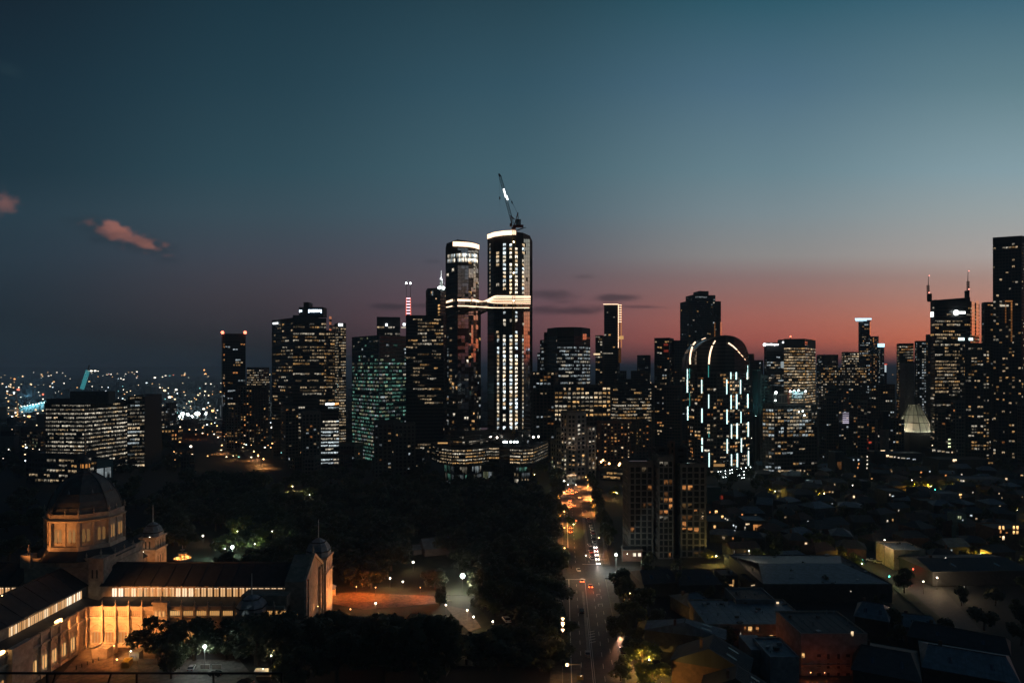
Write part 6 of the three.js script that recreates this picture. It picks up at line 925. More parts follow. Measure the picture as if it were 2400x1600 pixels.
for (let k = 0; k < 3; k++) { const d = 341 + k * 13; car(cx(d) + 4.9, d, back, `${ord[k]} car of the short inner lane beside the headlight queue`, (k + 2) % 5, 'head', 'inner lane cars'); }
car(cx(455) + 5, 455, back, 'lone oncoming car with dazzling lamps behind the headlight queue', 1, 'head');
for (const [d, o, l] of [[398, -5.2, 'nearest car of the tail light group on the garden side lanes'], [408, -5, 'second car of the tail light group on the garden side lanes'], [425, -5.3, 'car with bright tail lamps in the kerb lane of the garden side'], [428, -1.9, 'car with bright tail lamps in the inner lane of the garden side'], [434, -5, 'third car in line behind the two bright tail lamp cars'], [470, -4.6, 'first car of the glowing red pack at the avenue bend'], [476, -1.8, 'inner car of the glowing red pack at the avenue bend'], [484, -5, 'third car of the glowing red pack at the avenue bend'], [492, -4.6, 'fourth car of the glowing red pack at the avenue bend'], [520, -6, 'car at the left of the far red jam under the pale stone building'], [522, -2.6, 'car in the middle of the far red jam under the pale stone building'], [527, 0.8, 'car at the right of the far red jam under the pale stone building'], [532, -6, 'second row left car of the far red jam'], [534, -2.4, 'second row middle car of the far red jam'], [541, -4, 'third row car of the far red jam'], [505, 2.6, 'car crossing right of the far red jam']]) car(cx(d) + o, d, ahead, l, Math.floor(d) % 5, 'tail', 'cars with red tail lamps');
car(cx(322) - 2.2, 322, ahead + 0.1, 'white car alone on the middle of the crossing', 4, 'off'); car(cx(305) - 1.0, 305.5, ahead, 'pale car at the stop line left of the red lit car', 4, 'tail'); car(cx(296) + 2.6, 298, ahead, 'red lit braking car just before the crossing', 3, 'tail'); for (const s of [-1, 1]) lampLight(new THREE.Vector3(cx(295) + 2.6 + s * 0.6, 0.9, -294.4), 0xff2a10, 22, 14);
car(cx(268) - 2.2, 267, ahead, 'dark car waiting beside the median strip', 1, 'off', null, 'car'); car(X(1375, 230) + 0.0, 227, ahead, 'car near the lower end of the avenue median', 2, 'off');
car(X(1453, 247), 247, back + 0.1, 'rear car with lit head lamps in the service lane', 4, 'head'); car(X(1460, 229.5), 229.5, back + 0.1, 'front car with lit head lamps in the service lane', 1, 'head');
for (const [px, d] of [[1453, 247], [1460, 229.5]]) { const l = new THREE.SpotLight(0xffb890, 1100, 45, 0.42, 0.8, 2); l.position.set(X(px, d) , 0.8, -d + 2.4); l.target.position.set(X(px, d) - 2.2, 0, -d + 22); scene.add(l, l.target); }
{ const l = ['white van parked under the garden trees right of the curved path', 'dark car parked in the gardens near the avenue', 'blue grey car parked below the dark parked car']; [[1187, 1456, 4, 1.25], [1150, 1512, 2, 1], [1138, 1542, 1, 1]].forEach(([px, py, p, s], i) => car(X(px, gd(py)), gd(py), 0.3, l[i], p, 'off', null, i ? 'parked_car' : 'parked_van', s)); }
car(X(575, 206), 206, 1.3, 'dark car at the lower edge left of the market stalls', 1, 'off', null, 'parked_car', 1.15); car(X(505, 212), 212, 1.4, 'dark parked car beside the courtyard lamp', 1, 'off', null, 'parked_car'); car(X(448, 216), 216, 0.2, 'dark parked car under the courtyard trees', 2, 'off', null, 'parked_car');
for (const [px, py, l] of [[2042, 1315, 'white car parked at the side street corner'], [2060, 1320, 'grey car parked behind the white car at the side street corner']]) car(X(px, gd(py)), gd(py), 0.9, l, 4, 'off', null, 'parked_car');

// ---------------------------------------------------------------- avenue furniture
{ let k = 0; for (const [d, s] of [[372, -1], [415, -1], [450, 1], [480, -1], [505, 1], [530, -1], [548, 1], [350, 1], [330, -1]]) streetLamp(cx(d) + s * 11.2, d, 8.6, GL.lampO, `${ord[k++]} orange avenue lamp counted by build along the lit stretch`.replace(' counted by build', ''), null, 0xff9850, d > 460 ? 6500 : d > 400 ? 1500 : 700, 0.3, -s * 2.4); }
streetLamp(X(1444, 322), 322, 7, GL.lampC, 'dazzling white lamp on the right corner of the crossing', null, 0xe8fff8, 420, 0.6);
streetLamp(cx(312) + 1, 313, 9.5, GL.lampW, 'tall warm lamp over the middle of the crossing', null, 0xffcf9a, 520, 0.2);
for (const [px, py, h, lab, I] of [[1756, 1360, 13, 'tall pale lamp post beside the olive lit tree', 60], [2074, 1330, 13, 'tall pale lamp post at the side street crossing', 160], [2117, 1380, 5, 'short lamp under the dark round tree by the side street', 120], [2165, 1392, 5, 'short lamp at the verge right of the dark round tree', 30], [2217, 1350, 8, 'orange white lamp on the house wall above the verge', 200], [2197, 1382, 5, 'bright low lamp between the verge and the houses', 160], [2261, 1400, 4, 'small lamp at the right end of the verge', 60], [2138, 1160, 11, 'slim post in front of the large yellow lit tree', 0], [1999, 1170, 10, 'slim post beside the pale canopy', 0]]) { const d = gd(py); streetLamp(X(px, d), d, h, GL.lampW, lab, null, 0xffd8a8, I, 0.24); }
{ // three stacked lanterns on the garden side kerb
  const d = gd(1560), t = thing('lantern_post', 'dark post with three stacked triangular lanterns on the garden side kerb', 'lamp post', [X(1319, d), 0, -d]); new MB().bar([0, 0, 0], [0, Y(1448, d), 0], 0.35, 0.25).build('post', M.black, t); const tri = new THREE.ConeGeometry(0.55, 0.95, 8).rotateX(Math.PI); for (const py of [1451, 1461, 1465, 1477]) { const m = part('lantern', tri, glow(1, 0.6, 0.32, 5), t); m.position.set(0, Y(py, d), 0.3); lampLight(new THREE.Vector3(t.position.x, Y(py, d), -d + 1), 0xffa868, 14, 20); }
  const p = thing('kiosk', 'small dark kiosk with a pale canopy behind the lantern post', 'kiosk', [X(1306, d + 6), 0, -d - 6]); new MB().box(0, 0, 0, 3, 2.8, 3).build('wall', M.concDark, p); new MB().box(-1, 2.8, 0, 4.4, 0.25, 3.6).build('roof', M.white, p);
}
{ const d = gd(1590), t = thing('signal_gantry', 'pole with a side arm and a lit warm lantern over the avenue kerb', 'street lamp', [X(1361, d), 0, -d]), h = Y(1557, d); new MB().bar([0, 0, 0], [0, h, 0], 0.22).bar([0, h, 0], [X(1331, d) - X(1361, d), h, 0], 0.2).build('post', M.pole, t); const m = part('lantern', finGeo, glow(1, 0.7, 0.4, 4), t); m.position.set(X(1329, d) - X(1361, d), h, 0.2); m.scale.set(0.75, 0.75, 0.5); lampLight(new THREE.Vector3(X(1329, d), h, -d + 0.9), 0xffb070, 60, 25);
  const g = thing('road_sign', 'amber rectangular road sign at the lower end of the avenue', 'sign', [X(1360, 206), 0, -206]); new MB().bar([0, 0, -0.1], [0, 4, -0.1], 0.14).build('post', M.pole, g); const s = part('sign_panel', finGeo, std(0.75, 0.4, 0.03, 0.5), g); s.position.set(0, Y(1588, 206), 0); s.scale.set(1.8, 1.3, 0.08); lampLight(new THREE.Vector3(X(1360, 206), Y(1588, 206) + 1.6, -203.6), 0xffd0a0, 10, 12); const lb = part('sign_lamp', lampBall, GL.lampW, g); lb.position.set(0, Y(1588, 206) + 1.6, 2.4); lb.scale.setScalar(0.07); new MB().bar([0, 4, -0.1], [0, Y(1588, 206) + 1.55, 2.4], 0.07).build('sign_bracket', M.pole, g); }
function signal(px, py, mat, h, label) { const d = (EYE - h) * F / (py - HY), t = thing('traffic_light', label, 'traffic light', [X(px, d), 0, -d]); new MB().bar([0, 0, 0], [0, h + 0.4, 0], 0.16).build('post', M.pole, t); new MB().box(0, h - 0.6, 0.12, 0.4, 1.3, 0.3).build('signal_housing', M.black, t); const m = part('signal_lamp', lampBall, mat, t); m.position.set(0, h, 0.34); m.scale.set(0.34, 0.34, 0.14); lampLight(new THREE.Vector3(X(px, d), h, -d + 0.8), mat === GL.stop ? 0xff3020 : 0x20ffc8, 14, 18); }
signal(2021, 1311, GL.go, 4.5, 'traffic light showing green at the corner trees of the side street'); signal(2084, 1350, GL.go, 4.5, 'traffic light showing green on the side street beside the dark round tree'); signal(2140, 1333, GL.stop, 4.5, 'traffic light showing red right of the dark round tree'); signal(2192, 1147, GL.go, 6, 'small far traffic light showing green above the dark roofs'); signal(1728, 1204, GL.go, 5, 'small traffic light showing green among the roofs right of the apartment block');
for (const [d, o, l] of [[311, -9.8, 'traffic signal post at the near garden corner of the crossing'], [333, 10, 'traffic signal post at the far right corner of the crossing']]) { const t = thing('signal_post', l, 'traffic light', [cx(d) + o, 0, -d]); new MB().bar([0, 0, 0], [0, 5.2, 0], 0.2).bar([0, 5, 0], [o < 0 ? 4 : -4, 5.2, 0], 0.14).build('post', M.pole, t); new MB().box(o < 0 ? 4 : -4, 4.4, 0, 0.4, 1.2, 0.35).build('signal_housing', M.black, t); }

// ---------------------------------------------------------------- the pale stone building, the dark apartment block, houses
{ const d = 566, t = thing('stone_building', 'small floodlit pale stone building with arched windows closing the end of the avenue', 'building', [X(1339, d), 0, -d]); const x = px => X(px, d) - t.position.x;
  new MB().box(0, 0, -4, x(1350) - x(1328), Y(1114, d), 8).build('wall', M.render, t); new MB().box(0, Y(1114, d), -4, 9, 0.6, 8.8).box(0, 4.6, 0.05, 8.2, 0.3, 0.4).build('cornice', M.render, t); const s = new THREE.Shape(); s.absarc(0, 1.2, 0.55, 0, Math.PI, false); s.lineTo(-0.55, 0); s.lineTo(0.55, 0); const g = new THREE.ShapeGeometry(s, 8); for (const px of [1332.5, 1343]) for (const y of [5.4, 1.6]) { const m = part('window', g, y > 3 ? LW.amber[1] : M.black, t); m.position.set(x(px), y, 0.06); m.scale.setScalar(1.2); }
  for (const px of [1330, 1348]) { const m = part('flood_lamp', lampBall, GL.lampW, t); m.position.set(x(px), 0.6, 6); m.scale.setScalar(0.3); const l = new THREE.SpotLight(0xffd8b0, 900, 40, 0.9, 0.8, 2); l.position.set(X(px, d), 0.6, -d + 6.4); l.target.position.set(X(px, d), 5, -d); scene.add(l, l.target); }
  for (const [px, k] of [[1322, 0], [1325, 1], [1320, 2], [1317, 3]]) streetLamp(X(px, d - 10 - k * 4), d - 10 - k * 4, 4, GL.lampC, `${ord[k]} of the white globe lamps left of the pale stone building`, null, 0xf4fff4, 60, 0.4);
}
{ const d = 345, A = T.block = tower('apartment_block', 'dark fourteen storey apartment block with scattered orange rooms right of the avenue', [
  { pts: [[1462, d], [1531, d]], ref: 0, top: 1085, back: 16, fh: 3.05, bw: 3.4, band: 0.2, pier: 0.26, proud: 0.5, wall: M.conc, lit: { p: (f, u) => f > 0.93 ? 0.4 : 0.07, c: ['orange', 'amber', 'warm'], l: [0, 1, 2], run: 2 } },
  { pts: [[1530.6, d - 2], [1578, d - 2]], ref: 0, top: 1070, back: 20, fh: 3.05, bw: 2.6, band: 0.2, pier: 0.2, proud: 0.5, wall: M.conc, lit: { p: (f, u) => f > 0.9 ? 0.6 : f > 0.35 ? 0.22 : 0.07, c: ['orange', 'amber', 'orange', 'white'], l: [0, 1, 2], run: 2 }, name: 'centre_bay' },
  { pts: [[1577.6, d], [1655, d]], ref: 0, top: 1090, back: 16, fh: 3.05, bw: 3.4, band: 0.2, pier: 0.26, proud: 0.5, wall: M.conc, lit: { p: (f, u) => u < 0.55 && f < 0.85 ? 0.2 : 0.04, c: ['orange', 'orange', 'amber'], l: [0, 1, 2], run: 2 }, name: 'right_wing' },
  { pts: [[1530, d + 5], [1610, d + 5]], ref: 0, top: 1052, back: 8, fh: 3, bw: 5, band: 0.7, pier: 0.3, wall: M.concDark, name: 'roof_storey' },
  { pts: [[1566, d + 4], [1582, d + 4]], ref: 0, top: 1038, back: 4, fh: 3, bw: 3, band: 0.5, pier: 0.3, wall: M.brick, name: 'lift_house' },
], 'apartment building'); finish(A);
  const e = thing('entrance_block', 'low lit entrance wing with two white lamps at the foot of the dark apartment block', 'building', [X(1483, 338), 0, -338]); new MB().box(0, 0, -3, 9.6, 5.6, 6).build('wall', M.brick, e); for (const x of [0.9, 3.4]) { new MB().box(x, 2.6, 0.05, 1.4, 1.6, 0.12).build('window', LW.white[3], e); } new MB().box(0, 5.6, -3, 10, 0.4, 6.4).build('parapet', M.conc, e); new MB().box(-5.2, 0, 0, 0.5, 8, 0.5).build('post', M.conc, e); lampLight(new THREE.Vector3(X(1483, 338) - 3, 4.4, -335.5), 0xffe0b8, 16, 25); const m = part('wall_lamp', lampBall, GL.lampW, e); m.position.set(-3, 4.4, 2.5); m.scale.setScalar(0.16); new MB().bar([-3, 4.4, 0], [-3, 4.45, 2.5], 0.08).build('lamp_bracket', M.pole, e); }
// lit windows on a house front: [frame x0, x1, y0, y1, tone, level]
function houseWin(t, d, list, turn = 0) { for (const [a, b, y0, y1, k, l] of list) { const m = part('window', pick(panes), LW[k][l], t); m.position.set(X((a + b) / 2, d) - t.position.x, (Y(y0, d) + Y(y1, d)) / 2, -d + 0.08 - t.position.z); m.rotation.y = turn; m.scale.set((b - a) * d / F, (y1 - y0) * d / F, 1); } }
function flatHouse(name, label, px0, px1, base, h, depth, wall, roof, wins = [], cat = 'house', d = gd(base)) {
  const x0 = X(px0, d), x1 = X(px1, d), w = x1 - x0, t = thing(name, label, cat, [(x0 + x1) / 2, 0, -d - depth / 2]);
  new MB().prism([[-w / 2, depth / 2], [w / 2, depth / 2], [w / 2, -depth / 2], [-w / 2, -depth / 2]], 0, h).build('wall', wall, t); new MB().box(0, h, 0, w - 0.6, 0.12, depth - 0.6).build('roof', roof, t); const p = new MB(); for (const s of [-1, 1]) { p.box(s * (w / 2 - 0.12), h - 0.002, 0, 0.3, 0.6, depth + 0.1); p.box(0, h - 0.003, s * (depth / 2 - 0.12), w + 0.1, 0.62, 0.3); } p.build('parapet', wall, t);
  if (d < 330 && cat !== 'cabin') { clutter(t, x0 + 1, x1 - 1, d + 1, d + depth - 1, h + 0.1, Math.round(w * depth / 45)); const rb = new MB(), n = Math.max(2, Math.round(w / 2.6)); for (let k = 1; k < n; k++) rb.box(-w / 2 + k * w / n, h + 0.118, 0, 0.09, 0.07, depth - 0.8); rb.build('roof_seam', roof, t); }
  houseWin(t, d, wins); return t;
}
// the near houses at the lower right
function clutter(t, x0, x1, d0, d1, y, n) {          // vents, units and pipes on a flat roof
  for (let k = 0; k < n; k++) { const x = rr(x0, x1), d = rr(d0, d1), b = bmb(t); if (rnd() < 0.5) { b.box(x, y, -d, rr(0.8, 1.8), rr(0.5, 1.2), rr(0.7, 1.4), rnd()); b.build('roof_unit', pick([M.zinc, M.plant, M.conc]), t); } else { b.bar([x, y, -d], [x, y + rr(0.7, 1.6), -d], 0.25); b.build('roof_vent', M.zinc, t); } }
}
{ const t = flatHouse('warehouse', 'wide dark warehouse with a broad blue grey roof above the near houses', 1790, 2092, 1412, 7, 44, M.concDark, M.roofDark, [[1993, 1996, 1384, 1387, 'white', 2]], 'warehouse'); const b = bmb(t), d = gd(1412), z = -d; b.quad([X(1790, d), 7.2, z], [X(2092, d), 7.2, z], [X(2092, d) - 10, 9.8, z - 22], [X(1790, d) + 6, 9.8, z - 22]); b.quad([X(2092, d), 7.2, z - 44], [X(1790, d), 7.2, z - 44], [X(1790, d) + 6, 9.8, z - 22], [X(2092, d) - 10, 9.8, z - 22]); b.build('roof_pitch', M.roofBlue, t); }
{ const t = flatHouse('row_house', 'long two storey house with an orange lit rear wall and blue roof', 1655, 1905, 1510, 6.4, 26, M.render, M.roofBlue, [[1754, 1763, 1468, 1479, 'amber', 3], [1772, 1779, 1469, 1476, 'orange', 2], [1745, 1749, 1468, 1477, 'orange', 1], [1805, 1812, 1488, 1500, 'amber', 3], [1820, 1827, 1488, 1497, 'orange', 2], [1731, 1737, 1482, 1492, 'white', 2], [1835, 1845, 1482, 1495, 'orange', 1]]); const b = bmb(t), d = gd(1510); for (const [a, c] of [[1745, 1768], [1795, 1828]]) b.box(X((a + c) / 2, d), 2.9, -d + 0.9, (c - a) * d / F, 0.2, 1.6); for (const x of [1725, 1840]) b.box(X(x, d), 0, -d + 0.6, 2.2, 5.4, 1.2); b.build('balcony', M.concDark, t); const p = P(1808, 1502, d); for (const [x, I] of [[1800, 40], [1760, 26], [1845, 22]]) { lampLight(new THREE.Vector3(X(x, d), 3.1, -d + 2.2), 0xff7a3a, I, 18); const m = part('wall_lamp', lampBall, GL.lampO, t); m.position.set(X(x, d) - t.position.x, 3.1, -d + 2.2 - t.position.z); m.scale.setScalar(0.1); bmb(t).bar([X(x, d), 3.1, -d], [X(x, d), 3.12, -d + 2.2], 0.06).build('lamp_bracket', M.pole, t); } }
flatHouse('roof_block', 'plain blue grey flat block with blank wall above the orange lit row house', 1726, 1817, 1455, 7.6, 14, M.roofBlue, M.roofDark, [[1820, 1826, 1410, 1418, 'warm', 3]]);
{ const t = flatHouse('flat_block', 'four storey rendered block with an orange lit base at the lower edge', 1878, 2034, 1640, 12.5, 20, M.render, M.roofDark, [[1880, 1886, 1530, 1541, 'amber', 3], [2010, 2016, 1527, 1537, 'orange', 3], [2010, 2015, 1572, 1582, 'orange', 2], [1941, 1971, 1595, 1606, 'cool', 1], [1987, 1996, 1595, 1606, 'cool', 1], [1995, 2001, 1479, 1490, 'warm', 3]], 'apartment building', 212); const d = 212; for (const px of [1942, 1966]) for (const py of [1532, 1554, 1576]) { const m = part('dark_window', panes[0], M.black, t); m.position.set(X(px, d) - t.position.x, Y(py + 6, d), -d + 0.06 - t.position.z); m.scale.set(0.8, 1.6, 1); } for (const px of [1920, 1988]) for (const py of [1530, 1552, 1574]) { const m = part('dark_window', panes[0], M.black, t); m.position.set(X(px, d) - t.position.x, Y(py + 6, d), -d + 0.06 - t.position.z); m.scale.set(1.2, 0.9, 1); } bmb(t).box(X(1956, d), 3.2, -d + 0.1, 20.8, 0.35, 0.5).build('string_course', M.render, t); for (const px of [1893, 1925]) { lampLight(new THREE.Vector3(X(px, d), 2.0, -d + 2.4), 0xff6a28, 60, 22); const m = part('wall_lamp', lampBall, GL.lampO, t); m.position.set(X(px, d) - t.position.x, 2.0, -d + 2.4 - t.position.z); m.scale.setScalar(0.1); bmb(t).bar([X(px, d), 2, -d], [X(px, d), 2, -d + 2.4], 0.05).build('lamp_bracket', M.pole, t); } }
{ const d = 205, t = flatHouse('white_block', 'pale blue grey flat roofed block with an L-shaped roof at the lower edge', 1806, 1874, 1640, 8.2, 15, M.zinc, M.roofBlue, [], 'house', d); bmb(t).prism([[X(1756, d + 10), -d - 8], [X(1800, d + 10), -d - 8], [X(1800, d + 10), -d - 20], [X(1756, d + 10), -d - 20]], 0, 7.6).build('rear_wing', M.roofBlue, t); bmb(t).box(X(1838, d), 8.4, -d - 6, 1.6, 0.9, 1.4).build('roof_unit', M.black, t); }
for (const [name, label, a, b, base, wh, rh, dep, wall, roof, turn, hip] of [
  ['gabled_house', 'black gabled house with pale ridge caps at the lower edge', 1650, 1740, 1640, 7, 5.5, 22, M.brick, M.roofDark, 1.15, 0], ['gabled_house', 'small black gable house at the very lower edge', 1715, 1790, 1690, 5, 4.5, 18, M.brick, M.roofDark, 1.2, 0], ['terrace_house', 'house with a teal blue lean roof left of the black gable', 1600, 1660, 1560, 6.6, 3.2, 26, M.conc, M.roofBlue, 1.25, 0.2], ['hall_house', 'house with a bright blue grey hipped roof in the lower right', 2040, 2110, 1500, 7, 3.4, 16, M.concDark, M.roofBlue, -0.55, 0.3], ['hall_house', 'pale violet sided shed right of the blue hipped roof', 2140, 2215, 1510, 5.4, 2.4, 14, M.zinc, M.roofBlue, -0.3, 0.2], ['terrace_house', 'long dark roofed house along the right edge', 2180, 2380, 1560, 6, 3.2, 14, M.concDark, M.roofDark, -0.62, 0.2], ['terrace_house', 'long dark roof in front of the white terrace on the right', 2180, 2420, 1372, 6.4, 2.2, 26, M.concDark, M.roofDark, 0.05, 0.15], ['terrace_house', 'dark house behind the crossing trees with blue roof', 1500, 1590, 1400, 6, 3, 18, M.concDark, M.roofDark, 0.15, 0.2], ['terrace_house', 'dark slate roof above the small lit patio', 1590, 1690, 1405, 6.2, 3.2, 20, M.concDark, M.roofDark, 0.05, 0.2], ['garden_house', 'mottled pale roof beside the blank blue grey block', 1600, 1670, 1452, 5.2, 2.6, 14, M.conc, M.roofBlue, 0.3, 0.6], ['terrace_house', 'large dark roofs at the lower right corner', 2060, 2200, 1640, 6.4, 3.4, 24, M.concDark, M.roofDark, -0.5, 0.2], ['terrace_house', 'dark blue roof at the right lower corner edge', 2230, 2420, 1640, 6.4, 3.4, 22, M.concDark, M.roofBlue, -0.5, 0.2],
]) shed(name, label, 'house', a, b, base, wh, rh, dep, wall, roof, turn, hip);
{ const d = gd(1335), t = flatHouse('corner_terrace', 'two storey cream corner terrace lit by street light beside the dark round tree', 2096, 2170, 1336, 9, 16, M.cream, M.roofBlue, []); for (const [px, y] of [[2109, 5.6], [2125, 5.6], [2146, 1.6]]) { const m = part('dark_window', panes[0], M.black, t); m.position.set(X(px, d) - t.position.x, y + 1, -d + 0.06 - t.position.z); m.scale.set(1.2, 2.2, 1); } lampLight(new THREE.Vector3(X(2140, d), 6, -d + 7), 0xffc898, 42, 40); streetLamp(X(2140, d), d - 7, 5.6, GL.lampW, 'lamp in front of the cream corner terrace', null, 0, 0, 0.2); tree('far', X(2120, gd(1390)), gd(1390), 11.5, 9.5, 'dark round tree in front of the cream corner terrace', null, leafMat[2], 0, 'street_tree'); tree('far', X(2160, gd(1340)), gd(1340), 7, 7, 'tree against the right end of the cream corner terrace', null, leafMat[2], 0, 'street_tree'); }
{ const t = flatHouse('patio_house', 'small house with a bright square lit patio frame', 1690, 1730, 1378, 5, 10, M.concDark, M.roofDark, [[1699, 1704, 1359, 1374, 'amber', 3], [1704, 1719, 1369, 1374, 'amber', 3], [1717, 1721, 1358, 1374, 'amber', 2]]); const r = flatHouse('terrace_bar', 'roof terrace with a slanted line of warm light', 1755, 1800, 1392, 5, 10, M.concDark, M.roofDark, [[1771, 1774, 1372, 1376, 'amber', 2], [1793, 1797, 1372, 1379, 'warm', 3]]); const d = gd(1392); bmb(r).bar([X(1760, d), Y(1371, d), -d + 0.6], [X(1792, d), Y(1365.5, d), -d + 0.6], 0.3).build('light_strip', LW.warm[3], r); const y = flatHouse('yard_house', 'yard with cool white lit scaffolding beside the roof terrace', 1812, 1855, 1400, 3.6, 10, M.concDark, M.roofDark, [[1822, 1830, 1378, 1384, 'cool', 1], [1836, 1842, 1376, 1386, 'cool', 2], [1843, 1852, 1378, 1387, 'cool', 1]]); const e = gd(1400); lampLight(new THREE.Vector3(X(1838, e), 6.5, -e + 2), 0xd0fff8, 60, 20); const m = part('yard_lamp', lampBall, GL.lampC, y); m.position.set(X(1838, e) - y.position.x, 6.5, -e + 2 - y.position.z); m.scale.setScalar(0.12); bmb(y).bar([X(1838, e), 3.6, -e - 0.3], [X(1838, e), 6.5, -e + 2], 0.1).build('lamp_bracket', M.pole, y); }
flatHouse('brick_house', 'dark brick house with paired bright arched windows at the right edge', 2330, 2410, 1290, 11, 14, M.brick, M.roofDark, [[2342, 2346.5, 1232, 1241, 'amber', 4], [2350, 2354.5, 1232, 1241, 'amber', 4], [2344.5, 2348, 1242, 1250, 'orange', 3], [2343, 2347, 1257, 1264, 'amber', 3], [2350.5, 2355, 1256, 1265, 'warm', 4], [2375, 2379.5, 1232, 1241, 'amber', 4], [2383, 2388, 1232, 1241, 'amber', 4], [2375, 2379.5, 1244, 1252, 'amber', 4], [2383, 2388, 1244, 1252, 'amber', 4], [2358, 2363, 1247, 1250, 'orange', 2]]);
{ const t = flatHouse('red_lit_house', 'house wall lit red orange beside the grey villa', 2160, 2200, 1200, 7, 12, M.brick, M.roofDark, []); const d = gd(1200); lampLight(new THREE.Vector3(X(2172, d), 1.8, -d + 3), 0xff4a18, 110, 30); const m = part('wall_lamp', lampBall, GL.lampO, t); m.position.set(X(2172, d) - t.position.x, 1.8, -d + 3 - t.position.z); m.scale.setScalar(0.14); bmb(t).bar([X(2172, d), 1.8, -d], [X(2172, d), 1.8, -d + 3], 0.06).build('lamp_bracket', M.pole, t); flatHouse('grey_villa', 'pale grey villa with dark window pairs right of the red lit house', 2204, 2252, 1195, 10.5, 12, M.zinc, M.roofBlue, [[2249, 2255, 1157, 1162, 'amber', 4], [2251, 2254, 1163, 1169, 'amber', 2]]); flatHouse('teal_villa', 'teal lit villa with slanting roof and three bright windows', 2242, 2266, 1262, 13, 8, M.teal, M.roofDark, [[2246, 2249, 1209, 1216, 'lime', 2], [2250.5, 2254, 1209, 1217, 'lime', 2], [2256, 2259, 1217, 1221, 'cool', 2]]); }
flatHouse('orange_wall_house', 'flat house with a glowing timber screened wall', 1745, 1800, 1262, 9.6, 14, M.concDark, M.roofBlue, [[1748, 1757, 1226, 1231, 'warm', 3], [1744, 1748, 1234, 1243, 'white', 2], [1766, 1776, 1229, 1242, 'orange', 2], [1776, 1786, 1229, 1241, 'orange', 1], [1786, 1795, 1229, 1240, 'orange', 0]]);
flatHouse('school_wing', 'dark wing with a slanting row of lit windows in the middle right', 2080, 2125, 1195, 12, 16, M.concDark, M.roofDark, [[2098, 2101, 1170, 1177, 'warm', 3], [2103, 2105.5, 1173, 1179, 'warm', 3], [2107, 2109.5, 1175, 1182, 'warm', 3], [2111, 2114, 1176, 1184, 'warm', 2], [2115.5, 2118, 1178, 1186, 'warm', 2], [2085, 2088, 1157, 1163, 'white', 3], [2091, 2096, 1161, 1164, 'cool', 3], [2106, 2109, 1167, 1171, 'cool', 2]], 'school');
flatHouse('long_terrace', 'long pale terrace with warm lit shopfronts under the fin building', 2250, 2360, 1148, 8, 16, M.zinc, M.roofBlue, [[2262, 2274, 1133, 1137, 'amber', 3], [2276, 2288, 1134, 1138, 'amber', 2], [2252, 2255, 1124, 1130, 'white', 2], [2257, 2261, 1125, 1130, 'white', 3], [2312, 2322, 1133, 1136, 'red', 2], [2323, 2337, 1135, 1138, 'orange', 3], [2344, 2351, 1139, 1142, 'amber', 2], [2357, 2362, 1120, 1125, 'warm', 3], [2357, 2362, 1129, 1136, 'warm', 3]]);
flatHouse('market_hall', 'low hall with a bright line of roof lights below the glass cone', 2076, 2170, 1092, 12, 20, M.concDark, M.roofBlue, [[2078, 2084, 1066, 1071, 'warm', 4], [2085, 2093, 1068, 1072, 'warm', 3], [2096, 2100, 1069, 1073, 'white', 3], [2105, 2109, 1071, 1074, 'white', 3], [2113, 2122, 1072, 1075, 'white', 2], [2126, 2133, 1073, 1076, 'cool', 2], [2140, 2147, 1075, 1078, 'cool', 2], [2164, 2168, 1075, 1079, 'cool', 3]], 'hall');
flatHouse('wedge_building', 'low wedge building with a pale lit roof edge and red brick gable', 2040, 2080, 1085, 11, 14, M.red, M.concLight, [[2065, 2075, 1055, 1062, 'warm', 4], [2065, 2069, 1065, 1071, 'amber', 3]], 'hall');
flatHouse('ribbon_building', 'low block with a ribbon of lit windows right of the glass cone', 2185, 2260, 1085, 14, 18, M.concDark, M.roofDark, [[2186, 2193, 1053, 1058, 'white', 2], [2198, 2206, 1055, 1059, 'white', 2], [2208, 2215, 1056, 1060, 'warm', 2], [2218, 2226, 1058, 1061, 'white', 2], [2231, 2236, 1058, 1062, 'warm', 3], [2223, 2229, 1028, 1032, 'lime', 4], [2223, 2229, 1037, 1041, 'lime', 4], [2223, 2229, 1045, 1049, 'lime', 4], [2243, 2246, 1046, 1050, 'warm', 2], [2252, 2256, 1047, 1052, 'amber', 2], [2259, 2263, 1048, 1053, 'amber', 3]], 'office building');
flatHouse('lone_house', 'dark block with one bright square window on the right', 2200, 2330, 1112, 13, 24, M.concDark, M.roofDark, [[2234, 2243, 1076, 1082, 'warm', 4], [2317, 2328, 1083, 1087, 'amber', 1], [2314, 2318, 1093, 1096, 'white', 1], [2202, 2205, 1103, 1109, 'white', 3], [2208, 2212, 1104, 1109, 'white', 3], [2224, 2241, 1105, 1110, 'orange', 3]], 'building');
flatHouse('dots_block', 'small dark block with a column of white lamps left of the wedge building', 1995, 2038, 1120, 16, 16, M.concDark, M.roofDark, [[2000, 2003, 1076, 1080, 'cool', 3], [2011, 2014.5, 1076, 1080, 'cool', 3], [2012, 2015, 1085, 1090, 'orange', 3], [2010, 2013, 1094, 1098, 'orange', 3], [2032, 2035, 1068, 1072, 'white', 4], [2032, 2035, 1077, 1080, 'white', 3], [2032, 2035, 1086, 1090, 'white', 4], [2031.5, 2034, 1095, 1099, 'white', 3]], 'apartment building');
flatHouse('canopy_house', 'building with a pale curved canopy in the middle right', 2008, 2042, 1150, 7, 14, M.concDark, M.concLight, [[2002, 2006, 1114, 1118, 'amber', 2], [2042, 2046, 1120, 1123, 'amber', 3]], 'building');
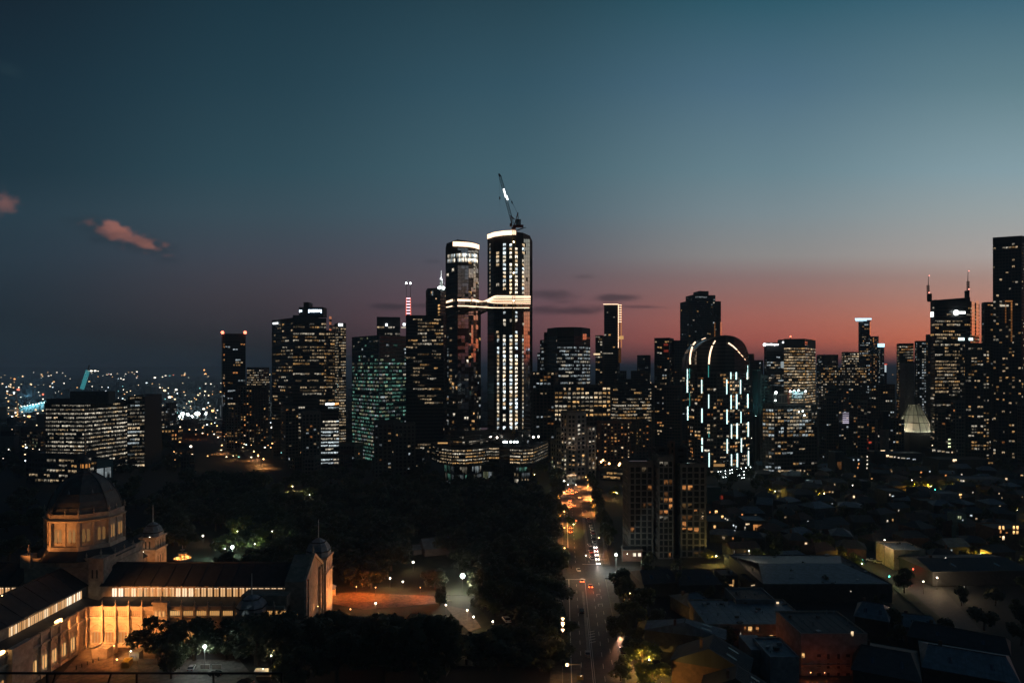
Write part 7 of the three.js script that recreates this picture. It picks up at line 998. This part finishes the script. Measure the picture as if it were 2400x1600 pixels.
flatHouse('slot_house', 'dark house with a bright doorway in the middle right', 2004, 2030, 1190, 7, 10, M.zinc, M.roofBlue, [[2000, 2004, 1161, 1168, 'warm', 4], [2024, 2028, 1169, 1177, 'white', 4], [2038, 2040, 1168, 1176, 'cool', 2]]);
flatHouse('tall_lit_wall', 'plain dark block with one tall orange lit strip', 1958, 1980, 1120, 22, 14, M.concDark, M.roofDark, [[1963, 1973, 1082, 1100, 'orange', 0]], 'building');
flatHouse('lower_grey_block', 'grey green rendered house left of the lamp festoons', 1658, 1690, 1180, 11, 12, M.greenwall, M.roofDark, [[1689, 1695, 1161, 1173, 'red', 1]]);
flatHouse('string_light_roof', 'dark hall edged by a slanting string of lamps right of the apartment block', 1660, 1725, 1262, 9, 20, M.concDark, M.roofDark, [[1663, 1666, 1198, 1203, 'orange', 3], [1676, 1682, 1196, 1203, 'amber', 4], [1691, 1696, 1208, 1214, 'amber', 4], [1699, 1702, 1213, 1217, 'white', 3], [1704, 1707, 1216, 1220, 'white', 3], [1718, 1721, 1229, 1234, 'cool', 3], [1724, 1727, 1232, 1238, 'cool', 2], [1721, 1724, 1242, 1247, 'cool', 3], [1673, 1678, 1231, 1238, 'amber', 4], [1673, 1678, 1245, 1256, 'orange', 2]]);
// market stalls and the courtyard at the lower left
{ const stall = (px, py, w, label, mat, lampI) => { const d = gd(py), t = thing('market_stall', label, 'stall', [X(px, d), 0, -d]); const p = new MB(); for (const x of [-w / 2, w / 2]) for (const z of [-1.4, 1.4]) p.bar([x, 0, z], [x, 2.4, z], 0.1); p.build('post', M.pole, t); new MB().quad([-w / 2 - 0.4, 2.4, 1.9], [w / 2 + 0.4, 2.4, 1.9], [w / 2 + 0.2, 3.1, 0], [-w / 2 - 0.2, 3.1, 0]).quad([w / 2 + 0.4, 2.4, -1.9], [-w / 2 - 0.4, 2.4, -1.9], [-w / 2 - 0.2, 3.1, 0], [w / 2 + 0.2, 3.1, 0]).build('canopy', mat, t); new MB().box(0, 0, 0.6, w * 0.9, 1, 0.8).build('counter', M.wood, t); const m = part('stall_lamp', lampBall, GL.lampW, t); m.position.set(0, 3.6, 1.4); m.scale.setScalar(0.14); new MB().bar([0, 3.05, 0], [0, 3.6, 1.4], 0.06).build('lamp_bracket', M.pole, t); lampLight(new THREE.Vector3(X(px, d), 3.6, -d + 1.4), 0xffc080, lampI, 18); };
  stall(620, 1590, 5.2, 'market stall with a glowing cream canopy at the lower edge', M.white, 70); stall(652, 1582, 2.6, 'small market stall with a yellow canopy right of the cream stall', M.yellow, 22);
  const u = (px, py, label, mat) => { const d = gd(py), t = thing('parasol', label, 'parasol', [X(px, d), 0, -d]); new MB().bar([0, 0, 0], [0, 2.5, 0], 0.08).build('pole', M.pole, t); const c = part('canopy', new THREE.ConeGeometry(1.3, 0.7, 8), mat, t); c.position.y = 2.5; }; u(682, 1585, 'blue topped parasol right of the yellow stall', std(0.05, 0.16, 0.3, 0.7)); u(655, 1570, 'cream parasol behind the yellow stall', M.white);
  { const d = gd(1588); streetLamp(X(635, d), d, 6.5, GL.lampW, 'slim lamp post behind the cream market stall', null, 0xffd8a0, 60, 0.18); }
  const c = thing('skip_container', 'open yellow skip container on the courtyard paving', 'container', [X(297, gd(1560)), 0, -gd(1560)], 0.25); const k = new MB(); k.box(0, 0, 1.9, 2.2, 1.9, 0.12).box(0, 0, -1.9, 2.2, 1.9, 0.12).box(-1.1, 0, 0, 0.12, 1.9, 3.9).box(1.1, 0, 0, 0.12, 1.9, 3.9).box(0, 0, 0, 2.2, 0.15, 3.8); k.build('container_side', M.yellow, c); lampLight(new THREE.Vector3(X(300, gd(1560)), 4.4, -gd(1560)), 0xffc880, 50, 18); streetLamp(X(303, gd(1560)), gd(1560) + 0.6, 4.2, GL.lampW, 'lamp on a post over the yellow skip container', null, 0, 0, 0.16);
  for (const [px, base, w, h, dep, label] of [[232, 1545, 36, 2.8, 6, 'flat roofed store cabin in the corner of the courtyard'], [300, 1540, 0, 0, 0, '']]) if (w) flatHouse('store_cabin', label, px - w / 2, px + w / 2, base, h, dep, M.creamDark, M.creamDark, [], 'cabin');
  { const d = gd(1545), t = thing('site_cabin', 'grey site cabin with a lit window beside the courtyard trees', 'cabin', [X(318, d), 0, -d]); new MB().box(0, 0, 0, 3.4, 2.8, 2.6).build('wall', M.zinc, t); new MB().box(0, 2.8, 0, 3.7, 0.2, 2.9).build('roof', M.zinc, t); const m = part('window', panes[2], LW.white[1], t); m.position.set(0, 1.7, 1.36); m.scale.set(1.8, 0.9, 1); }
  for (const [px, py, label] of [[345, 1556, 'white tent sheet on the courtyard right of the skip'], [480, 1567, 'first pale low wall panel under the courtyard lamp'], [507, 1567, 'second pale low wall panel under the courtyard lamp']]) { const d = gd(py), t = thing('low_wall', label, 'wall', [X(px, d), 0, -d]); new MB().box(0, 0, 0, px === 345 ? 6 : 2.8, px === 345 ? 1.6 : 1.3, 0.25).build('wall_panel', M.render, t); new MB().box(0, px === 345 ? 1.6 : 1.3, 0, px === 345 ? 6.2 : 3, 0.12, 0.4).build('coping', M.concLight, t); }
  { const d = gd(1560); lampLight(new THREE.Vector3(X(262, d), 6, -d), 0xff8a40, 120, 45); streetLamp(X(262, d), d + 1, 5.8, GL.lampO, 'orange lamp post in the courtyard before the lit aisle', null, 0, 0, 0.16); }
  for (let k = 0; k < 5; k++) { const py = 1568 - k * 5, px = 178 + k * 13, d = gd(py), t = thing('bollard', `${ord[k]} bollard of the courtyard row counted from the left`, 'bollard', [X(px, d), 0, -d], 0, 'courtyard bollards'); new MB().bar([0, 0, 0], [0, 1.1, 0], 0.25, 0.2).build('post', M.black, t); const m = part('cap', lampBall, M.steel, t); m.position.y = 1.15; m.scale.setScalar(0.14); }
}
{ // rooftop rail of the building the picture is taken from
  const t = thing('rooftop_rail', 'thin black steel rail of a near rooftop across the lower left corner', 'railing', [-12, 60, -20]); const y = Y(1577, 20), b = bmb(t); for (const px of [-60, 110, 320, 500, 660]) b.bar([X(px, 20), 60, -20], [X(px, 20), y, -20], 0.05); b.build('rail_post', M.black, t); bmb(t).bar([-22, y, -20], [X(662, 20), y, -20], 0.05).build('top_rail', M.black, t); const g = bmb(t); for (const px of [75, 205]) g.bar([X(px, 20), y - 2.2, -20], [X(px + 55, 20), y, -20], 0.04); g.build('brace', M.black, t);
  const r = thing('rooftop', 'dark flat rooftop below the near rail', 'building', [-12, 0, -16]); new MB().box(0, 0, -4, 24, 60, 10).build('wall', M.concDark, r);
}

// ---------------------------------------------------------------- infill: dim mid-rise blocks, low houses, the far suburbs
{
  const groupLab = ['dim mid-rise block standing in the gaps of the skyline', 'low dark house with few lights among the trees on the right', 'low dark building in the blocks behind the gardens'];
  const mid = [[640, 985, 740], [668, 955, 700], [705, 962, 690], [1190, 1000, 800], [1268, 950, 760], [1440, 890, 880], [1475, 870, 960], [1490, 900, 850], [1545, 905, 760], [1772, 900, 900], [1800, 905, 800], [1925, 930, 720], [2000, 940, 700], [2060, 950, 860], [2110, 930, 850], [2190, 960, 700], [2230, 940, 690], [2290, 900, 720], [2330, 960, 680], [2385, 945, 690], [1010, 1045, 800], [420, 985, 1050], [1720, 830, 1050], [1740, 845, 1000], [1420, 870, 980], [1250, 900, 900]];
  mid.forEach(([px, top, d], i) => { const w = rr(26, 52); finish(tower('city_block', groupLab[0], [{ pts: [[px, d], [px + w, d + rr(-8, 8)]], ref: 0, top, back: rr(18, 26), fh: 3.4, bw: 3, band: 0.38, pier: 0.2, wall: pick([M.concDark, M.brown, M.conc]), merge: true, lit: { p: some(rr(0.03, 0.11)), c: HOME, l: [0, 1, 1, 2], run: 1 } }], 'apartment building', 'dim mid-rise blocks')); });
  const resid = (px, py) => {                          // houses right of the avenue
    const d = gd(py), w = rr(9, 16), dep = rr(9, 15), hip = rnd() < 0.7, h = rr(4.5, 8), t = thing('dark_house', groupLab[1], 'house', [X(px, d), 0, -d], rr(-0.5, 0.5), 'dark houses on the right'); const wall = pick([M.concDark, M.brick, M.conc, M.brown]), roof = pick([M.roofDark, M.roofBlue, M.roofDark, M.roofTile]);
    new MB().prism([[-w / 2, dep / 2], [w / 2, dep / 2], [w / 2, -dep / 2], [-w / 2, -dep / 2]], 0, h).build('wall', wall, t);
    const b = new MB(), e = h - 0.1, r = h + rr(2, 3.4), o = 0.4, hx = hip ? dep * 0.3 : 0; b.quad([-w / 2 - o, e, dep / 2 + o], [w / 2 + o, e, dep / 2 + o], [w / 2 - hx, r, 0], [-w / 2 + hx, r, 0]).quad([w / 2 + o, e, -dep / 2 - o], [-w / 2 - o, e, -dep / 2 - o], [-w / 2 + hx, r, 0], [w / 2 - hx, r, 0]); b.tri([-w / 2 - o, e, -dep / 2 - o], [-w / 2 - o, e, dep / 2 + o], [-w / 2 + hx, r, 0]).tri([w / 2 + o, e, dep / 2 + o], [w / 2 + o, e, -dep / 2 - o], [w / 2 - hx, r, 0]); b.build('roof', roof, t);
    new MB().box(rr(-w / 3, w / 3), h, -dep / 4, 0.9, rr(2.4, 4), 0.7).build('chimney', M.brick, t);
    const n = rnd() < 0.55 ? 1 + Math.floor(rnd() * 2.5) : 0; for (let k = 0; k < n; k++) { const m = part('window', pick(panes), LW[pick(HOME)][pick([1, 2, 2, 3])], t); m.position.set(rr(-0.4, 0.4) * w, pick([1.6, h - 1.7]), dep / 2 + 0.05); m.scale.set(rr(0.8, 1.5), rr(1, 1.7), 1); }
  };
  let n = 0; const spots = [];
  for (let tries = 0; tries < 3000 && n < 120; tries++) { const px = rr(1500, 2400), py = 1085 + 245 * Math.pow(rnd(), 0.8), d = gd(py), x = X(px, d); if (px < 1690 && py > 1180) continue; if (px < 1780 && py < 1160) continue; if (onRoad(x, d) || spots.some(([a, b]) => Math.hypot(a - x, b - d) < 15)) continue; if (px > 1930 && px < 2130 && py > 1300) continue; spots.push([x, d]); resid(px, py); n++; }
  n = 0; for (let tries = 0; tries < 3000 && n < 200; tries++) { const px = rr(1480, 2420), py = 1085 + 430 * Math.pow(rnd(), 1.2), d = gd(py), x = X(px, d); if (px < 1690 && py > 1130 && py < 1330) continue; if (py > 1340 && rnd() < 0.6) continue; if (spots.some(([a, b]) => Math.hypot(a - x, b - d) < 9.5) || onRoad(x, d) || hides(x, d, 11, 10)) continue; if (py > 1305 && Math.abs(px - (2030 + (py - 1320) * 1.38)) < 55) continue; if (py > 1400 && px > 1740 && px < 2060) continue; spots.push([x, d]); tree('far', x, d, rr(6, 11), rr(6, 10), 'dark garden tree among the low houses on the right', 'garden trees among the houses', null, 0, 'garden_tree'); n++; }
  // low blocks left and behind the gardens
  n = 0; for (let tries = 0; tries < 900 && n < 46; tries++) { const py = rr(985, 1115), px = rr(-20, 990), d = gd(py); if (px > 430 && px < 650) continue; if (px > 90 && px < 385 && py > 1060) continue; const x = X(px, d); if (spots.some(([a, b]) => Math.hypot(a - x, b - d) < 26)) continue; spots.push([x, d]); finish(tower('low_block', groupLab[2], [{ pts: [[px, d], [px + rr(20, 44), d + rr(-6, 6)]], ref: 0, y1: rr(8, 20), back: 16, fh: 3.4, bw: 3, band: 0.4, pier: 0.25, wall: pick([M.concDark, M.brown, M.conc]), merge: true, lit: { p: some(rr(0.02, 0.1)), c: HOME, l: [0, 1, 2, 2], run: 1 } }], 'building', 'low blocks behind the gardens')); n++; }
  for (const [px, top, base, w, lab] of [[733, 968, 1105, 40, 'pale grey apartment slab with few lights left of the green tower'], [775, 952, 1100, 28, 'office slab with bright white strip floors beside the pale apartment slab'], [876, 990, 1120, 70, 'grey apartment block with scattered amber windows below the green tower'], [950, 995, 1125, 24, 'plain grey stair tower right of the grey apartment block']]) { const d = gd(base), bright = lab.startsWith('office'); finish(tower('apartment_slab', lab, [{ pts: [[px - (w > 60 ? 0 : 26), d], [px + (w > 60 ? w : 30) , d + 4]], ref: 0, top, back: 18, fh: 3.3, bw: bright ? 2.4 : 3.6, band: bright ? 0.45 : 0.4, pier: bright ? 0.06 : 0.4, wall: bright ? M.concDark : M.conc, lit: { p: bright ? (f, u, e, fl) => f > 0.05 && fl > 0.35 ? 0.95 : 0.1 : some(lab[0] === 'p' && px > 900 ? 0.05 : 0.12), c: bright ? ['white', 'cool'] : ['amber', 'orange', 'warm', 'cool'], l: bright ? [2, 3, 3] : [1, 2], run: bright ? 6 : 1 } }], 'apartment building')); }
  { const t = thing('sign_board', 'glowing white and orange sign along the roof of the pale apartment slab', 'sign', P(778, 947, 612).toArray()); for (let k = 0; k < 6; k++) { const m = part('sign_lamp', finGeo, k > 3 ? LW.orange[4] : GL.sign, t); m.position.set((k - 2.5) * 2, (k % 2) * 0.3, 0); m.scale.set(2.05, 1.8, 0.4); } new MB().box(0, -2.2, -0.5, 12, 1.6, 0.3).build('sign_frame', M.black, t); }
  // the far bright street on the left, with its line of lamps and lit crowns
  flat('far_street', [[478, 1000], [520, 1003], [562, 1040], [520, 1056]], 0.02, M.asphalt); flat('far_street', [[560, 1052], [590, 1055], [640, 1098], [606, 1102]], 0.02, M.asphalt);
  [[492, 1006], [505, 1012], [519, 1020], [534, 1026], [549, 1038], [545, 1050], [515, 1062], [590, 1078], [600, 1090], [612, 1098]].forEach(([px, py], k) => { const h = 9, d = gd(py); streetLamp(X(px, d), d, h, GL.lampO, `${ord[k]} orange lamp counted along the far bright street on the left`, null, 0xffa860, 2600, 0.55, 2); });
  { const d = gd(1026), t = thing('orange_wall', 'low wall lit deep orange beside the far bright street', 'wall', [X(455, d), 0, -d]); new MB().box(0, 0, 0, 36, 6, 1).build('wall_panel', M.red, t); new MB().box(0, 6, 0, 36.4, 0.4, 1.4).build('coping', M.conc, t); lampLight(new THREE.Vector3(X(462, d), 5, -d + 5), 0xff6a20, 900, 60); const m = part('wall_lamp', lampBall, GL.lampO, t); m.position.set(X(462, d) - X(455, d), 5, 5); m.scale.setScalar(0.2); new MB().bar([X(462, d) - X(455, d), 5, 0.4], [X(462, d) - X(455, d), 5, 5], 0.12).build('lamp_bracket', M.pole, t); }
  for (const [px, py, s, l] of [[428, 969, 2.6, 'first bright stadium lamp cluster from the left'], [440, 971, 2.2, 'second bright stadium lamp cluster from the left'], [449, 976, 2.4, 'third bright stadium lamp cluster, the lower one'], [462, 969, 3.8, 'largest bright stadium lamp cluster'], [446, 985, 2, 'lone bright stadium lamp under the clusters'], [482, 969.5, 1.4, 'small stadium lamp right of the largest cluster'], [421, 975, 1.6, 'small stadium lamp left of the clusters']]) { const d = 1240, t = thing('stadium_light', l, 'flood light', [X(px, d), 0, -d]); const h = Y(py, d); new MB().bar([0, 0, 0], [0, Math.max(h, 1), 0], 0.8).build('mast', M.pole, t); const m = part('lamp_bank', lampBall, GL.lampC, t); m.position.set(0, h, 0.6); m.scale.set(s * 1.3, s * 0.8, 0.6); const pl = new THREE.PointLight(0xf0fff8, 2200 * s, 260, 2); pl.position.set(X(px, d), h, -d + 2.5); scene.add(pl); }
  { const d = 1450, t = thing('arena', 'low arena with a blue grey dimpled shell roof at the far left', 'stadium', [X(82, d), 0, -d]); for (let k = 0; k < 5; k++) { const g = new THREE.SphereGeometry(1, 18, 8, 0, 6.283, 0, Math.PI / 2), m = part('roof_shell', g, M.teal, t); m.position.set((k - 2) * 12, 3 + k * 1.4, -Math.abs(k - 2) * 3); m.scale.set(13, 14 + k * 2, 20); } new MB().prism([[-40, 14], [36, 14], [36, -20], [-40, -20]], 0, 4).build('stand', M.concDark, t); for (let k = 0; k < 9; k++) { const m = part('rim_lamp', lampBall, GL.lampC, t); m.position.set(-22 + k * 6, 17 + k * 1.1, 10); m.scale.setScalar(0.6); } for (let k = 0; k < 7; k++) new MB().box(-74 + k * 7, 8, 15, 6, 2.6, 0.5).build('window', LW.warm[pick([1, 2, 3])], t); new MB().prism([[-80, 14], [-24, 14], [-24, -6], [-80, -6]], 0, 12).build('concourse', M.concDark, t); const pl = new THREE.PointLight(0xa8e8ff, 16000, 120, 2); pl.position.set(X(82, d), 42, -d + 26); scene.add(pl); }
  { const d = 1300, t = thing('arch_mast', 'curved pale steel arch mast beside the arena', 'mast', [X(41, d), 0, -d]); const b = new MB(); let q = null; for (let k = 0; k <= 8; k++) { const a = k / 8, p = [(X(41 - 9 * a * a * a, d)) - t.position.x, lerp(0, Y(909, d), a), 0]; if (q) b.bar(q, p, 1.4); q = p; } b.build('arch', M.render, t); const m = part('arch_lamp', lampBall, GL.lampO, t); m.position.set(1, 8, 6); const pl = new THREE.PointLight(0xffb060, 1500, 90, 2); pl.position.set(X(41, d) + 1, 9.5, -d + 7); scene.add(pl); m.scale.setScalar(0.5); }
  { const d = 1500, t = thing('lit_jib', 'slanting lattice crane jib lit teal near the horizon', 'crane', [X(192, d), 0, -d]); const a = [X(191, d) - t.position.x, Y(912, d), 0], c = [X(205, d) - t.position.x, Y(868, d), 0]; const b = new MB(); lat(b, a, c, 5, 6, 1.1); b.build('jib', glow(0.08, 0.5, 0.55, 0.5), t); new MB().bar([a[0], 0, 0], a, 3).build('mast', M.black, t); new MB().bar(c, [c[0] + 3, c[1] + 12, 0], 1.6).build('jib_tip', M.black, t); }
}
{ // far suburbs: roofs and lights beyond counting, out to the horizon
  const box = new THREE.BoxGeometry(1, 1, 1).translate(0, 0.5, 0), NB_ = 3600, im = new THREE.InstancedMesh(box, M.concDark, NB_), m = new THREE.Matrix4(), q = new THREE.Quaternion(), up = new THREE.Vector3(0, 1, 0);
  for (let i = 0; i < NB_; i++) { const d = 1 / rr(1 / 7000, 1 / 1000), px = rr(-150, 2550), s = rr(8, 26); q.setFromAxisAngle(up, rnd() * 3); m.compose(new THREE.Vector3(X(px, d), -0.3, -d), q, new THREE.Vector3(s, rnd() < 0.06 ? rr(15, 40) : rr(4, 11), s * rr(0.5, 1))); im.setMatrixAt(i, m); }
  im.name = 'distant_suburb'; tag(im, 'dark roofs of far suburbs spreading to the horizon', 'suburb', null, 'stuff'); scene.add(im);
  const crown = new THREE.InstancedMesh(crowns.far[0], leafMat[0], 900); for (let i = 0; i < 900; i++) { const d = 1 / rr(1 / 2600, 1 / 620), px = i % 8 ? pick([rr(-100, 440), rr(640, 2500)]) : rr(-100, 400); q.setFromAxisAngle(up, rnd() * 6); const s = rr(8, 14); m.compose(new THREE.Vector3(X(px, d), -2, -d), q, new THREE.Vector3(s, s * 0.9, s)); crown.setMatrixAt(i, m); } crown.name = 'distant_trees'; tag(crown, 'mass of dark trees between far roofs', 'trees', null, 'stuff'); scene.add(crown);
  const lightG = new THREE.IcosahedronGeometry(1, 0), kinds = [['warm', 1, 0.72, 0.42, 3.5, 300], ['white', 1, 0.9, 0.72, 3.5, 260], ['orange', 1, 0.5, 0.18, 3.2, 240], ['cool', 0.8, 0.95, 1, 4, 90], ['teal', 0.3, 0.9, 0.85, 2, 30], ['red', 1, 0.2, 0.1, 3, 16]];
  for (const [k, r, g, b, e, n] of kinds) {
    const L = new THREE.InstancedMesh(lightG, glow(r, g, b, e), n);
    for (let i = 0; i < n; i++) { const far = rnd() < 0.75, left = rnd() < 0.72, d = far ? 1 / rr(1 / 9000, 1 / 1100) : 1 / rr(1 / 1100, 1 / 640), px = left ? rr(-60, 720) : rr(700, 2450), s = d * rr(0.00035, 0.00095) * (rnd() < 0.06 ? 1.9 : 1); m.compose(new THREE.Vector3(X(px, d), (d > 5000 ? rr(8, 70) : rr(4, 13)), -d), q.identity(), new THREE.Vector3(s * rr(1, 1.8), s, s)); L.setMatrixAt(i, m); }
    L.name = `${k}_street_lights`; tag(L, `countless far ${k} street and house lights towards the horizon`, 'street lights', null, 'stuff'); scene.add(L);
  }
  [[213, 869, 7, 'white'], [222, 869, 6.5, 'white'], [206, 869, 4, 'warm'], [229, 869.5, 3, 'white'], [478, 867, 4.5, 'orange'], [320, 871, 4, 'white'], [362, 885, 6, 'white'], [481, 876, 5, 'orange'], [33, 888, 5, 'orange']].forEach(([px, py, s, k], i) => { const d = 4200, t = thing('horizon_light', `${['brightest white', 'second bright white', 'third warm', 'fourth small white', 'high orange', 'left middle white', 'lone lower white', 'amber', 'far left orange'][i]} light cluster near the left horizon`, 'flood light', [X(px, d), 0, -d]); const b = part('lamp_bank', lampBall, glow(...tone[k], 5), t); b.position.y = Y(py, d); b.scale.set(s * 1.2, s * 0.7, 1.5); new MB().bar([0, 0, -1], [0, Math.max(2, Y(py, d)), -1], 1).build('mast', M.black, t); });
  const hill = []; for (let k = 0; k <= 60; k++) hill.push([lerp(-14000, 14000, k / 60), 150 + 110 * fbm(k * 0.19 + 3, 2.2, 4)]);
  const hb = new MB(); for (let k = 0; k < 60; k++) { const [a, ya] = hill[k], [b, yb] = hill[k + 1]; hb.quad([a, -1, -14000], [b, -1, -14000], [b, yb * 0.8, -15500], [a, ya * 0.8, -15500]); hb.quad([b, -1, -17500], [a, -1, -17500], [a, ya * 0.8, -15500], [b, yb * 0.8, -15500]); } struct('hills', hb.geo(), M.earth);
}
renderer.render(scene, camera);
